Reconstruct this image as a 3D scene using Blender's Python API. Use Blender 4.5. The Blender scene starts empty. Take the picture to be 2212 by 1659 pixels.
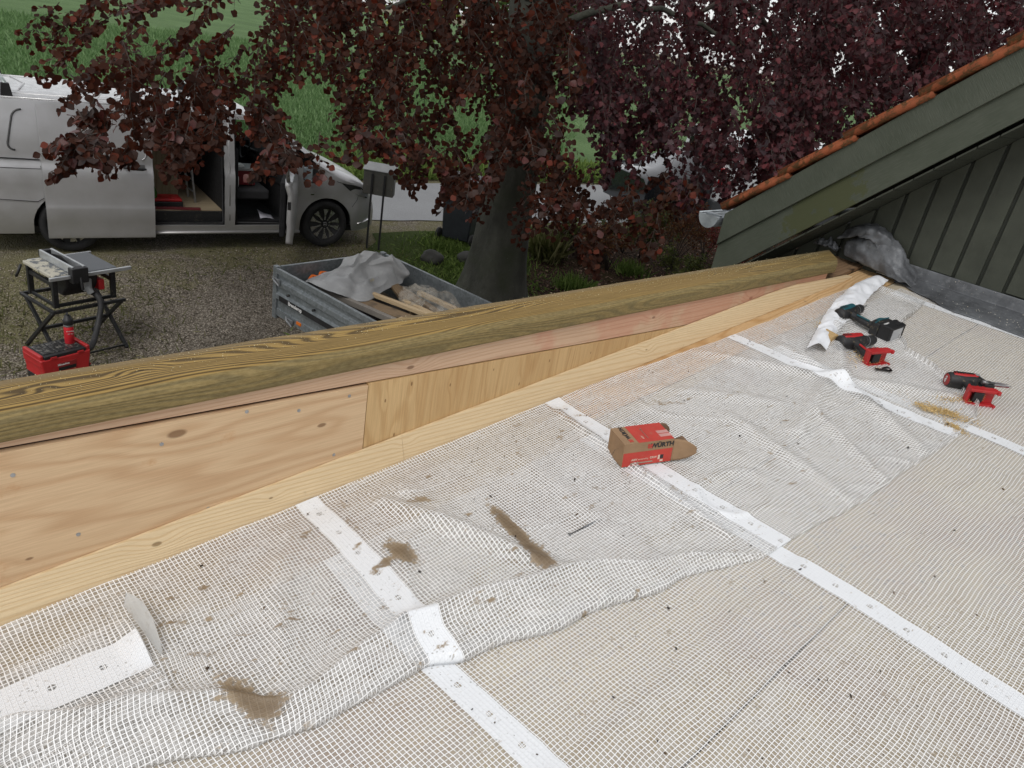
import bpy, bmesh, math, random
import numpy as np
from mathutils import Vector, Matrix, noise as mnoise
random.seed(7); rng = np.random.default_rng(7)
R = math.radians
sc = bpy.context.scene
COL = sc.collection
# ---------------------------------------------------------------- camera
HC = 3.35
cam = bpy.data.cameras.new('camera'); cam.sensor_width = 36; cam.lens = 36*1640/2212
cam.clip_start = .05; cam.clip_end = 900
co = bpy.data.objects.new('camera', cam); COL.objects.link(co)
_yaw, _pit, _rol = R(42.4), R(25.1), R(10.3)
_f = Vector((-math.sin(_yaw)*math.cos(_pit), math.cos(_yaw)*math.cos(_pit), -math.sin(_pit)))
_r = Vector((math.cos(_yaw), math.sin(_yaw), 0)); _u = _r.cross(_f)
_ur = _u*math.cos(_rol) - _r*math.sin(_rol)
_rr = _r*math.cos(_rol) + _u*math.sin(_rol)
co.matrix_world = Matrix(((_rr.x, _ur.x, -_f.x, 0), (_rr.y, _ur.y, -_f.y, 0), (_rr.z, _ur.z, -_f.z, HC), (0, 0, 0, 1)))
sc.camera = co
# ---------------------------------------------------------------- world and sun (overcast)
w = bpy.data.worlds.new('World'); sc.world = w; w.use_nodes = True
nt = w.node_tree; bgn = nt.nodes['Background']
sky = nt.nodes.new('ShaderNodeTexSky'); sky.sky_type = 'NISHITA'; sky.sun_disc = False
sky.sun_elevation = R(52); sky.sun_rotation = R(150); sky.air_density = 1.0; sky.dust_density = 1.5; sky.ozone_density = 1.0
hs = nt.nodes.new('ShaderNodeHueSaturation'); hs.inputs['Saturation'].default_value = .38
nt.links.new(sky.outputs[0], hs.inputs['Color'])
cl = nt.nodes.new('ShaderNodeMix'); cl.data_type = 'RGBA'; cl.inputs[0].default_value = .6; cl.inputs[7].default_value = (6.95, 6.9, 6.9, 1)   # closed cloud cover
nt.links.new(hs.outputs[0], cl.inputs[6]); nt.links.new(cl.outputs[2], bgn.inputs[0])
bgn.inputs[1].default_value = .13
sun = bpy.data.lights.new('sun', 'SUN'); sun.energy = .9; sun.angle = R(22); sun.color = (1, .97, .93)
so = bpy.data.objects.new('sun', sun); COL.objects.link(so)
_az = R(150); _el = R(52)
_sd = Vector((math.sin(_az)*math.cos(_el), math.cos(_az)*math.cos(_el), math.sin(_el)))
so.rotation_euler = _sd.to_track_quat('Z', 'Y').to_euler()
vs = sc.view_settings; vs.view_transform = 'Standard'; vs.look = 'None'; vs.gamma = 1; vs.use_curve_mapping = False
vs.exposure = .22
sc.cycles.transparent_max_bounces = 24; sc.cycles.max_bounces = 7

# ---------------------------------------------------------------- helpers
def tag(o, label=None, cat=None, group=None, kind=None):
    if label: o['label'] = label
    if cat: o['category'] = cat
    if group: o['group'] = group
    if kind: o['kind'] = kind
    return o
def thing(name, label, cat, loc=(0, 0, 0), rotz=0, group=None):
    o = bpy.data.objects.new(name, None); COL.objects.link(o)
    o.location = loc; o.rotation_euler = (0, 0, rotz); o.empty_display_size = .1
    return tag(o, label, cat, group)
class MB:
    def __init__(s): s.v = []; s.f = []
    def add(s, V, F):
        n = len(s.v); s.v += [tuple(p) for p in V]; s.f += [tuple(i+n for i in f) for f in F]; return s
    def box(s, c, d, M=None):
        x, y, z = [a/2 for a in d]
        V = [Vector((a*x, b*y, e*z)) for a in (-1, 1) for b in (-1, 1) for e in (-1, 1)]
        if M is not None: V = [M @ p for p in V]
        c = Vector(c); V = [p+c for p in V]
        return s.add(V, [(0, 1, 3, 2), (4, 6, 7, 5), (0, 4, 5, 1), (2, 3, 7, 6), (0, 2, 6, 4), (1, 5, 7, 3)])
    def b2(s, a, b, M=None):
        return s.box([(p+q)/2 for p, q in zip(a, b)], [abs(p-q) for p, q in zip(a, b)], M)
    def tube(s, P, r, n=8, cap=True, flat=1.0):
        P = [Vector(p) for p in P]
        if not hasattr(r, '__len__'): r = [r]*len(P)
        V = []; up = None
        for i, p in enumerate(P):
            d = (P[min(i+1, len(P)-1)] - P[max(i-1, 0)]).normalized()
            if up is None:
                up = Vector((0, 0, 1)) if abs(d.z) < .9 else Vector((1, 0, 0))
            a = d.cross(up).normalized(); up = a.cross(d).normalized()
            for k in range(n):
                t = 2*math.pi*k/n + math.pi/n
                V.append(p + (a*math.cos(t) + up*math.sin(t)*flat)*r[i])
        F = [(i*n+k, i*n+(k+1) % n, (i+1)*n+(k+1) % n, (i+1)*n+k) for i in range(len(P)-1) for k in range(n)]
        if cap: F += [tuple(range(n))[::-1], tuple((len(P)-1)*n+k for k in range(n))]
        return s.add(V, F)
    def prism(s, poly, a, b, plane='xy'):
        n = len(poly)
        def m(p, h):
            if plane == 'xy': return (p[0], p[1], h)
            if plane == 'xz': return (p[0], h, p[1])
            return (h, p[0], p[1])
        V = [m(p, a) for p in poly] + [m(p, b) for p in poly]
        F = [tuple(range(n)), tuple(range(2*n-1, n-1, -1))] + [(i, i+n, (i+1) % n+n, (i+1) % n) for i in range(n)]
        return s.add(V, F)
    def lathe(s, prof, c=(0, 0, 0), axis='z', n=24, M=None):
        V = []
        for r_, h in prof:
            for k in range(n):
                t = 2*math.pi*k/n; a, b = r_*math.cos(t), r_*math.sin(t)
                p = Vector((a, b, h)) if axis == 'z' else Vector((a, h, b)) if axis == 'y' else Vector((h, a, b))
                if M is not None: p = M @ p
                V.append(p+Vector(c))
        m = len(prof)
        F = [(i*n+k, i*n+(k+1) % n, (i+1)*n+(k+1) % n, (i+1)*n+k) for i in range(m-1) for k in range(n)]
        F += [tuple(range(n))[::-1], tuple((m-1)*n+k for k in range(n))]
        return s.add(V, F)
    def grid(s, fn, nu, nv):
        V = [fn(i/(nu-1), j/(nv-1)) for j in range(nv) for i in range(nu)]
        return s.add(V, [(j*nu+i, j*nu+i+1, (j+1)*nu+i+1, (j+1)*nu+i) for j in range(nv-1) for i in range(nu-1)])
    def mesh(s, name, mat, smooth=False):
        me = bpy.data.meshes.new(name); me.from_pydata(s.v, [], s.f); me.update()
        bm = bmesh.new(); bm.from_mesh(me); bmesh.ops.recalc_face_normals(bm, faces=bm.faces); bm.to_mesh(me); bm.free()
        if mat: me.materials.append(mat)
        if smooth: me.shade_smooth()
        return me
    def build(s, name, mat, parent=None, smooth=False, bev=0, solid=0, sub=0, seg=2):
        o = bpy.data.objects.new(name, s.mesh(name, mat, smooth)); COL.objects.link(o)
        if parent: o.parent = parent
        if solid:
            m = o.modifiers.new('s', 'SOLIDIFY'); m.thickness = solid; m.offset = -1
        if bev:
            m = o.modifiers.new('b', 'BEVEL'); m.width = bev; m.segments = seg; m.limit_method = 'ANGLE'; m.angle_limit = R(40)
            if not smooth:
                o.data.shade_smooth(); m.harden_normals = True
        if sub:
            m = o.modifiers.new('d', 'SUBSURF'); m.levels = m.render_levels = sub
        return o
def inst(name, me, parent, loc=(0, 0, 0), rot=None, scale=None):
    o = bpy.data.objects.new(name, me); COL.objects.link(o); o.parent = parent; o.location = loc
    if rot is not None: o.rotation_euler = rot
    if scale is not None: o.scale = scale
    return o
def text(s, size, M, mat, parent, name='lettering', ext=.0004, align='CENTER', bold=0, squash=1):
    c = bpy.data.curves.new('t', 'FONT'); c.body = s; c.size = size; c.extrude = ext; c.align_x = align; c.align_y = 'CENTER'; c.offset = bold
    c.resolution_u = 3
    o = bpy.data.objects.new('t', c); COL.objects.link(o)
    bpy.context.view_layer.update()
    me = bpy.data.meshes.new_from_object(o.evaluated_get(bpy.context.evaluated_depsgraph_get()))
    bpy.data.objects.remove(o); me.name = name; me.materials.clear(); me.materials.append(mat)
    o = bpy.data.objects.new(name, me); COL.objects.link(o); o.parent = parent; o.matrix_local = M @ Matrix.Diagonal((squash, 1, 1, 1))
    return o
def frame(o, x, y):
    x = Vector(x).normalized(); y = Vector(y); y = (y - x*y.dot(x)).normalized(); z = x.cross(y)
    return Matrix(((x.x, y.x, z.x, o[0]), (x.y, y.y, z.y, o[1]), (x.z, y.z, z.z, o[2]), (0, 0, 0, 1)))

# ---------------------------------------------------------------- node helper
class NT:
    def __init__(s, name):
        s.m = bpy.data.materials.new(name); s.m.use_nodes = True; s.t = s.m.node_tree
        s.p = s.t.nodes['Principled BSDF']
        s.tc = s.n('ShaderNodeTexCoord')
    def n(s, t, **k):
        x = s.t.nodes.new(t)
        for a, b in k.items(): setattr(x, a, b)
        return x
    def put(s, sock, v):
        if hasattr(v, 'is_linked') or hasattr(v, 'links'): s.t.links.new(v, sock)
        else: sock.default_value = v
    def math(s, op, a, b=0.0, c=0.0, clamp=False):
        x = s.n('ShaderNodeMath', operation=op); x.use_clamp = clamp
        s.put(x.inputs[0], a); s.put(x.inputs[1], b); s.put(x.inputs[2], c); return x.outputs[0]
    def vm(s, op, a, b=(0, 0, 0), out=0):
        x = s.n('ShaderNodeVectorMath', operation=op); s.put(x.inputs[0], a); s.put(x.inputs[1], b); return x.outputs[out]
    def length(s, a):
        x = s.n('ShaderNodeVectorMath', operation='LENGTH'); s.put(x.inputs[0], a); return x.outputs['Value']
    def sep(s, v):
        x = s.n('ShaderNodeSeparateXYZ'); s.put(x.inputs[0], v); return x.outputs
    def comb(s, a, b, c=0.0):
        x = s.n('ShaderNodeCombineXYZ'); s.put(x.inputs[0], a); s.put(x.inputs[1], b); s.put(x.inputs[2], c); return x.outputs[0]
    def noise(s, v, scale, det=4, rough=.55, dist=0, out=0):
        x = s.n('ShaderNodeTexNoise'); s.put(x.inputs['Vector'], v); x.inputs['Scale'].default_value = scale
        x.inputs['Detail'].default_value = det; x.inputs['Roughness'].default_value = rough; x.inputs['Distortion'].default_value = dist
        return x.outputs[out]
    def voro(s, v, scale, feat='F1', out='Distance', rnd=1):
        x = s.n('ShaderNodeTexVoronoi', feature=feat); s.put(x.inputs['Vector'], v); x.inputs['Scale'].default_value = scale
        x.inputs['Randomness'].default_value = rnd
        return x.outputs[out]
    def mapr(s, v, a, b, c=0.0, d=1.0, smooth=False):
        x = s.n('ShaderNodeMapRange'); x.interpolation_type = 'SMOOTHSTEP' if smooth else 'LINEAR'
        s.put(x.inputs[0], v); x.inputs[1].default_value = a; x.inputs[2].default_value = b
        s.put(x.inputs[3], c); s.put(x.inputs[4], d); return x.outputs[0]
    def mix(s, f, a, b, bt='MIX'):
        x = s.n('ShaderNodeMix', data_type='RGBA', blend_type=bt)
        s.put(x.inputs[0], f)
        for i, v in ((6, a), (7, b)):
            if isinstance(v, tuple): v = (*v, 1) if len(v) == 3 else v
            s.put(x.inputs[i], v)
        return x.outputs[2]
    def bump(s, h, strength=.3, dist=.01, nrm=None):
        x = s.n('ShaderNodeBump'); x.inputs['Strength'].default_value = strength; x.inputs['Distance'].default_value = dist
        s.put(x.inputs['Height'], h)
        if nrm is not None: s.put(x.inputs['Normal'], nrm)
        s.put(s.p.inputs['Normal'], x.outputs[0]); return x.outputs[0]
    def set(s, **k):
        names = dict(color='Base Color', rough='Roughness', metal='Metallic', spec='Specular IOR Level', alpha='Alpha', trans='Transmission Weight',
                     coat='Coat Weight', coatr='Coat Roughness', sss='Subsurface Weight', ior='IOR')
        for a, v in k.items():
            if isinstance(v, tuple) and len(v) == 3: v = (*v, 1)
            s.put(s.p.inputs[names[a]], v)
        return s
def plain(name, col, rough=.5, metal=0, var=.15, scale=8, dirt=0, dcol=(.25, .2, .14), bump=.0, bscale=60, coat=0, spec=.5, det=4, coord='Object'):
    """painted / plastic / metal surface with uneven tone, dust and fine relief"""
    N = NT(name); P = N.tc.outputs[coord]
    nn = N.noise(P, scale, det)
    c = N.mix(N.mapr(nn, .3, .7), tuple(x*(1-var) for x in col), tuple(min(1, x*(1+var)) for x in col))
    if dirt:
        d = N.mapr(N.noise(P, scale*3.1, 6, .7), .62-dirt*.25, .75, 0, .8)
        c = N.mix(d, c, dcol)
    N.set(color=c, rough=N.mapr(N.noise(P, scale*2.3, 3), .3, .7, max(.02, rough-.08), min(1, rough+.1)), metal=metal, coat=coat, spec=spec)
    if bump: N.bump(N.noise(P, bscale, 4), bump, .004)
    return N.m
def wood(name, light, dark, along='y', rings=60, amp=1.2, stretch=14, knots=(), fib=.25, rough=.6, line=.55, stain=None, ns=1.0, bumpd=.0012, tint=None, sharp=(.45, .95), across=None, seed=0.0, coord='Object', extra=None, greys=0):
    N = NT(name); P = N.vm('ADD', N.tc.outputs[coord], (seed, seed*.7, seed*1.3)); x, y, z = N.sep(P)
    a, b, c = dict(x=(x, y, z), y=(y, x, z), z=(z, x, y))[along]
    if across == 'z': b, c = c, b
    s_ = N.comb(b, N.math('DIVIDE', a, stretch), c)
    low = N.noise(s_, 5*ns, 2, .5)
    h = N.math('ADD', N.math('MULTIPLY', b, rings), N.math('MULTIPLY', low, rings*.12*amp))
    kd = None
    for k in knots:
        dv = N.vm('SUBTRACT', N.tc.outputs[coord], tuple(k[:3]))
        dx, dy, dz = N.sep(dv); e = dict(x=(dx, dy, dz), y=(dy, dx, dz), z=(dz, dx, dy))[along]
        dist = N.length(N.comb(N.math('MULTIPLY', e[0], .45), e[1], e[2]))
        h = N.math('ADD', h, N.math('MULTIPLY', N.mapr(dist, 0, k[3]*5, 1, 0, True), rings*k[3]*2.2))
        core = N.mapr(dist, k[3]*.45, k[3]*.75, 1, 0, True)
        kd = core if kd is None else N.math('MAXIMUM', kd, core)
    pp = N.math('PINGPONG', h, .5)
    ln = N.mapr(N.math('MULTIPLY', pp, 2), sharp[0], sharp[1], 0, 1, True)
    f_ = N.noise(N.comb(N.math('MULTIPLY', b, 260), N.math('MULTIPLY', a, 6), N.math('MULTIPLY', c, 260)), 1, 5, .65)
    f2 = N.noise(s_, 3, 4, .6)
    col = N.mix(N.math('MULTIPLY', ln, line), light, dark)
    col = N.mix(N.mapr(f_, .35, .7, 0, fib), col, tuple(q*.55 for q in dark))
    col = N.mix(N.mapr(f2, .4, .65, 0, .35), col, tuple(q*.86 for q in dark) if not tint else tint)
    if kd is not None: col = N.mix(N.math('MULTIPLY', kd, .85), col, tuple(q*.45 for q in dark))
    if stain:
        sm = N.mapr(N.noise(P, stain[1], 5, .6), stain[2], stain[2]+.14, 0, stain[3], True); col = N.mix(sm, col, stain[0])
    if extra: col = extra(N, P, col)
    N.set(color=col, rough=N.mapr(f_, .3, .7, rough-.08, rough+.12), spec=.3)
    N.bump(N.math('SUBTRACT', f_, N.math('MULTIPLY', ln, .6)), .5, bumpd)
    return N.m
def glass(name, tint=(.7, .78, .78), gl=.12, rough=.02):
    m = bpy.data.materials.new(name); m.use_nodes = True; t = m.node_tree; t.nodes.clear()
    o = t.nodes.new('ShaderNodeOutputMaterial'); mx = t.nodes.new('ShaderNodeMixShader'); a = t.nodes.new('ShaderNodeBsdfTransparent'); b = t.nodes.new('ShaderNodeBsdfGlossy')
    a.inputs[0].default_value = (*tint, 1); b.inputs['Roughness'].default_value = rough
    fr = t.nodes.new('ShaderNodeFresnel'); fr.inputs[0].default_value = 1.5
    ad = t.nodes.new('ShaderNodeMath'); ad.operation = 'ADD'; ad.inputs[1].default_value = gl
    t.links.new(fr.outputs[0], ad.inputs[0]); t.links.new(ad.outputs[0], mx.inputs[0]); t.links.new(a.outputs[0], mx.inputs[1]); t.links.new(b.outputs[0], mx.inputs[2]); t.links.new(mx.outputs[0], o.inputs[0])
    return m
BLK = plain('black_plastic', (.012, .012, .013), .5, var=.3, dirt=.12, dcol=(.06, .055, .05), bump=.15, bscale=200)
RUB = plain('rubber', (.016, .016, .017), .75, var=.3, dirt=.2, dcol=(.05, .045, .04), bump=.3, bscale=120)
DARK = plain('dark_metal', (.02, .021, .022), .45, metal=.3, dirt=.25, dcol=(.12, .1, .08), bump=.1)
STEEL = plain('steel', (.42, .43, .44), .35, metal=.9, var=.2, scale=30)
RED = plain('red_plastic', (.42, .018, .02), .42, var=.12, dirt=.1, dcol=(.3, .14, .11))
WHITE = plain('white_plastic', (.7, .7, .68), .45)
def DZ(y): return 1.825 + .098*y

# ================================================================= GROUND
def ground_mat():
    N = NT('gravel_ground'); P = N.tc.outputs['Object']
    c1 = N.voro(P, 55, out='Color'); d1 = N.voro(P, 55); d2 = N.voro(P, 21)
    v = N.math('MULTIPLY', N.sep(c1)[0], 1)
    st = N.mix(v, (.14, .118, .092), (.58, .52, .43))
    st = N.mix(N.mapr(d1, .25, .6, 0, .7), st, (.05, .04, .03))
    st = N.mix(N.mapr(N.noise(P, 1.3, 5), .35, .7, 0, .45), st, (.10, .085, .062))
    x, y, z = N.sep(P)
    far = N.mapr(x, -7.4, -9.2, 0, .22)
    moss = N.noise(P, .9, 6, .62)
    m2 = N.noise(P, 14, 4, .7)
    mm = N.mapr(N.math('ADD', N.math('ADD', moss, N.math('MULTIPLY', m2, .25)), N.math('ADD', far, N.mapr(y, 1.9, 3.6, .05, -.08))), .66, .84, 0, .62, True)
    mc = N.mix(N.noise(P, 30, 3), (.07, .075, .025), (.24, .22, .09))
    c = N.mix(mm, st, mc)
    N.set(color=c, rough=.95, spec=.15)
    N.bump(N.math('SUBTRACT', m2, d1), .9, .02)
    return N.m
def litter_mat():
    N = NT('leaf_litter'); P = N.tc.outputs['Object']
    c1 = N.voro(P, 34, out='Color'); d1 = N.voro(P, 34)
    c = N.mix(N.sep(c1)[0], (.028, .017, .011), (.17, .10, .065))
    c = N.mix(N.mapr(d1, .2, .6, 0, .8), c, (.012, .009, .006))
    c = N.mix(N.mapr(N.noise(P, 1.1, 5), .52, .66, 0, .75, True), c, (.055, .045, .018))
    N.set(color=c, rough=.95, spec=.1); N.bump(N.math('SUBTRACT', N.noise(P, 25, 4), d1), .9, .03)
    return N.m
def grass_mat(a, b, s=6):
    N = NT('grass_soil'); P = N.tc.outputs['Object']
    n1 = N.noise(N.vm('MULTIPLY', P, (1, 1.6, 1)), s, 8, .75); n2 = N.noise(P, .35, 4)
    c = N.mix(N.mapr(n1, .3, .7), a, b); c = N.mix(N.mapr(n2, .35, .65, 0, .4), c, tuple(q*.6 for q in a))
    N.set(color=c, rough=.9, spec=.1); N.bump(n1, .8, .08); return N.m
def road_mat():
    N = NT('asphalt'); P = N.tc.outputs['Object']
    n = N.noise(P, 120, 4, .7); n2 = N.noise(P, .7, 5)
    c = N.mix(N.mapr(n, .3, .7), (.17, .175, .18), (.34, .345, .35)); c = N.mix(N.mapr(n2, .4, .7, 0, .4), c, (.16, .16, .16))
    N.set(color=c, rough=.75, spec=.4); N.bump(n, .5, .006); return N.m
def sheet(name, poly, z, mat, res=0, zf=None):
    if not res:
        m = MB(); m.add([(p[0], p[1], z) for p in poly], [tuple(range(len(poly)))])
    else:
        (x0, y0), (x1, y1) = poly; m = MB()
        def fn(u, v):
            x = x0+(x1-x0)*u; y = y0+(y1-y0)*v; return (x, y, zf(x, y))
        m.grid(fn, res, res)
    return tag(m.build(name, mat, smooth=bool(res)), kind='structure')
sheet('ground', ((-400, -300), (400, 500)), 0, ground_mat(), 201, lambda x, y: -.01 if x > -200 else -.01)
def wob(pts, z, n=7, a=.22):   # subdivides and roughens an outline
    out = []
    for i in range(len(pts)):
        p, q = pts[i], pts[(i+1) % len(pts)]
        L = math.dist(p, q); k = max(1, min(60, int(L/.35)))
        for j in range(k):
            t = j/k; x = p[0]+(q[0]-p[0])*t; y = p[1]+(q[1]-p[1])*t
            d = mnoise.noise((x*1.3, y*1.3, z*99)); out.append((x+d*a, y+d*a*.8))
    return out
ROAD0, ROAD1 = -12.55, -10.35
sheet('road', wob([(-10.9, -60), (-10.75, 6), (-10.45, 8.2), (-9.9, 10.3), (-9.35, 14), (-8.3, 22), (-2, 60), (-8, 62), (-12.6, 24), (-12.45, 16), (-12.95, 10), (-13.1, -60)], 0, a=.1), .004, road_mat())
def fieldz(x, y):
    d = max(0, -x-15.0)
    return min(.25, d*.08) + .0
FIELD_M = grass_mat((.075, .13, .05), (.15, .235, .10), 9)
sheet('field', ((-190, -110), (-13.2, 190)), 0, FIELD_M, 161, lambda x, y: fieldz(x, y)+.03*mnoise.noise((x*.3, y*.3, 0))+.012)
VERGE_M = grass_mat((.08, .115, .025), (.2, .27, .07), 14)
sheet('verge', wob([(-13.45, -30), (-13.3, 10), (-12.7, 16), (-12.8, 24), (-8, 62), (-20, 62), (-15, 20), (-14.7, 8), (-14.5, -30)], 1, a=.15), .03, VERGE_M)
sheet('lawn', wob([(-9.9, 6.9), (-9.7, 9.6), (-8.2, 9.4), (-6.9, 7.4), (-6.4, 5.6), (-7.2, 5.4), (-8.4, 6.1)], 2), .004, grass_mat((.03, .05, .01), (.09, .12, .03), 14))
sheet('planting_bed', wob([(-9.7, 9.6), (-9.2, 13.9), (-8.0, 20), (-1, 22), (-2.2, 6), (-4.0, 5.2), (-5.6, 5.6), (-6.4, 6.8), (-8.2, 8.9)], 3), .008, litter_mat())

# ----- scattered small pieces as real geometry (numpy)
def scatter(name, pts, verts, faces, scl, mat, parent=None, tilt=.5, yaw=None, up=None, kind='stuff', attr=None):
    """many copies of a small template joined into one object"""
    n = len(pts); verts = np.asarray(verts, float); m = len(verts)
    yaw = rng.uniform(0, 2*np.pi, n) if yaw is None else yaw
    tx, ty = rng.normal(0, tilt, n), rng.normal(0, tilt, n)
    cz, sz = np.cos(yaw), np.sin(yaw); cx, sx = np.cos(tx), np.sin(tx); cy, sy = np.cos(ty), np.sin(ty)
    Rz = np.zeros((n, 3, 3)); Rz[:, 0, 0] = cz; Rz[:, 0, 1] = -sz; Rz[:, 1, 0] = sz; Rz[:, 1, 1] = cz; Rz[:, 2, 2] = 1
    Rx = np.zeros((n, 3, 3)); Rx[:, 0, 0] = 1; Rx[:, 1, 1] = cx; Rx[:, 1, 2] = -sx; Rx[:, 2, 1] = sx; Rx[:, 2, 2] = cx
    Ry = np.zeros((n, 3, 3)); Ry[:, 1, 1] = 1; Ry[:, 0, 0] = cy; Ry[:, 0, 2] = sy; Ry[:, 2, 0] = -sy; Ry[:, 2, 2] = cy
    M = Rz @ Rx @ Ry
    scl = np.asarray(scl, float)
    if scl.ndim == 1: scl = scl[:, None]*np.ones(3)
    V = np.einsum('nij,nkj->nki', M, verts[None]*scl[:, None, :]) + np.asarray(pts)[:, None, :]
    return rawmesh(name, V.reshape(-1, 3), faces, n, m, mat, parent, kind)
def rawmesh(name, V, faces, n, m, mat, parent, kind):
    lt = np.array([len(f) for f in faces]); li = np.concatenate([np.array(f) for f in faces])
    LI = (li[None, :] + (np.arange(n)*m)[:, None]).ravel(); LT = np.tile(lt, n); LS = np.concatenate([[0], np.cumsum(LT)[:-1]])
    me = bpy.data.meshes.new(name)
    me.vertices.add(len(V)); me.vertices.foreach_set('co', V.astype(np.float32).ravel())
    me.loops.add(len(LI)); me.loops.foreach_set('vertex_index', LI.astype(np.int32))
    me.polygons.add(len(LT)); me.polygons.foreach_set('loop_start', LS.astype(np.int32)); me.polygons.foreach_set('loop_total', LT.astype(np.int32))
    me.update(calc_edges=True); me.validate()
    if mat: me.materials.append(mat)
    o = bpy.data.objects.new(name, me); COL.objects.link(o)
    if parent: o.parent = parent
    if kind: o['kind'] = kind
    return o
def island(name, cols, rough=.6, trans=0, spec=.3, extra=None, bumpy=0):
    """colour chosen per loose piece from a ramp"""
    N = NT(name); g = N.n('ShaderNodeNewGeometry'); r = N.n('ShaderNodeValToRGB')
    N.put(r.inputs[0], g.outputs['Random Per Island']); e = r.color_ramp.elements
    for i, (p, c) in enumerate(cols):
        el = e[i] if i < 2 else e.new(p)
        el.position = p; el.color = (*c, 1)
    c = r.outputs[0]
    N.set(color=c, rough=rough, spec=spec)
    if trans:
        t = N.n('ShaderNodeBsdfTranslucent'); N.put(t.inputs[0], N.mix(.5, c, extra or (.3, .05, .03))); mx = N.n('ShaderNodeMixShader'); mx.inputs[0].default_value = trans
        out = [q for q in N.t.nodes if q.type == 'OUTPUT_MATERIAL'][0]
        N.t.links.new(N.p.outputs[0], mx.inputs[1]); N.t.links.new(t.outputs[0], mx.inputs[2]); N.t.links.new(mx.outputs[0], out.inputs[0])
    return N.m
OCT_V = [(1, 0, 0), (-1, 0, 0), (0, .8, 0), (0, -.8, 0), (0, 0, .55), (0, 0, -.5)]
OCT_F = [(0, 2, 4), (2, 1, 4), (1, 3, 4), (3, 0, 4), (2, 0, 5), (1, 2, 5), (3, 1, 5), (0, 3, 5)]
STONE_M = island('pebbles', [(0, (.06, .05, .038)), (1, (.5, .44, .36)), (.35, (.15, .125, .095)), (.7, (.27, .23, .18)), (.93, (.38, .33, .27))], .8)
n = 26000
px_ = rng.uniform(-9.6, -4.5, n); py_ = rng.uniform(.6, 7.0, n)
keep = ~((px_ > -8.6) & (py_ > 5.6)) & ~((px_ < -8.6) & (py_ > 6.6)); px_, py_ = px_[keep], py_[keep]
scatter('gravel', np.c_[px_, py_, np.full(len(px_), .0)], OCT_V, OCT_F, rng.uniform(.004, .0135, len(px_)), STONE_M)
BL_V = [(-.04, 0, 0), (.04, 0, 0), (.03, .12, .55), (.0, .4, 1)]; BL_F = [(0, 1, 2, 3)]
GR_M = island('grass_blades', [(0, (.06, .09, .02)), (1, (.24, .32, .09)), (.5, (.12, .18, .045))], .7, .3, .15, (.1, .2, .03))
GD_M = island('dry_grass_blades', [(0, (.05, .06, .015)), (1, (.24, .22, .11)), (.5, (.1, .11, .035))], .7, .2, .15, (.15, .15, .05))
WH_M = island('crop_blades', [(0, (.08, .145, .055)), (1, (.22, .33, .155)), (.5, (.14, .23, .095))], .65, .3, .2, (.1, .25, .05))
n = 110000
dd = rng.uniform(0, 1, n)**1.7*26; fx = -14.2-dd*.95; fy = rng.uniform(-2, 16, n)+rng.uniform(0, 1, n)*dd*1.2
scatter('crop_blades', np.c_[fx, fy, [fieldz(a, b)+.01 for a, b in zip(fx, fy)]], BL_V, BL_F, np.c_[rng.uniform(.2, .42, n), rng.uniform(.15, .35, n), rng.uniform(.12, .22, n)]*(1+dd/30)[:, None], WH_M, tilt=.3)
n = 16000; fy = rng.uniform(-3, 24, n); fx = -13.15-rng.uniform(0, 1, n)**1.2*1.9
fx = np.where(fy > 10, fx + (np.minimum(fy, 16)-10)*.1, fx)
scatter('verge_grass', np.c_[fx, fy, np.full(n, .02)], BL_V, BL_F, np.c_[rng.uniform(.2, .4, n), rng.uniform(.2, .5, n), rng.uniform(.12, .3, n)], GR_M, tilt=.35)
n = 9000; a_ = rng.uniform(0, 1, n); fx = -9.7+a_*3.2; fy = 9.2-a_*3.2+rng.normal(0, .75, n)
scatter('lawn_grass', np.c_[fx, fy, np.zeros(n)], BL_V, BL_F, np.c_[rng.uniform(.12, .25, n), rng.uniform(.1, .3, n), rng.uniform(.03, .08, n)], GR_M, tilt=.6)
n = 2600; c_ = rng.normal(0, 1, (n, 2)); cc = np.array([(-7.9, 1.2), (-7.6, 2.3), (-8.3, 1.8), (-7.0, 1.9), (-8.6, 3.0), (-6.9, 1.2), (-9.0, 4.3), (-8.8, 6.1)])[rng.integers(0, 8, n)]
scatter('weed_grass', np.c_[cc+c_*(.42, .4), np.zeros(n)], BL_V, BL_F, np.c_[rng.uniform(.06, .14, n), rng.uniform(.1, .35, n), rng.uniform(.012, .045, n)], GD_M, tilt=.8)
LIT_V = [(-.5, 0, 0), (0, .32, .06), (.5, 0, 0), (0, -.32, .1)]; LIT_F = [(0, 1, 2, 3)]
LIT_M = island('fallen_leaves', [(0, (.03, .018, .012)), (1, (.3, .2, .15)), (.5, (.09, .05, .03)), (.8, (.17, .1, .07))], .7)
n = 13000; fx = rng.uniform(-9.4, -2.4, n); fy = rng.uniform(6.2, 15, n); k_ = fx > -8.8+(10-fy)*.7; fx, fy = fx[k_], fy[k_]
scatter('leaf_litter', np.c_[fx, fy, np.full(len(fx), .02)], LIT_V, LIT_F, rng.uniform(.02, .065, len(fx)), LIT_M, tilt=.4)

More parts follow.
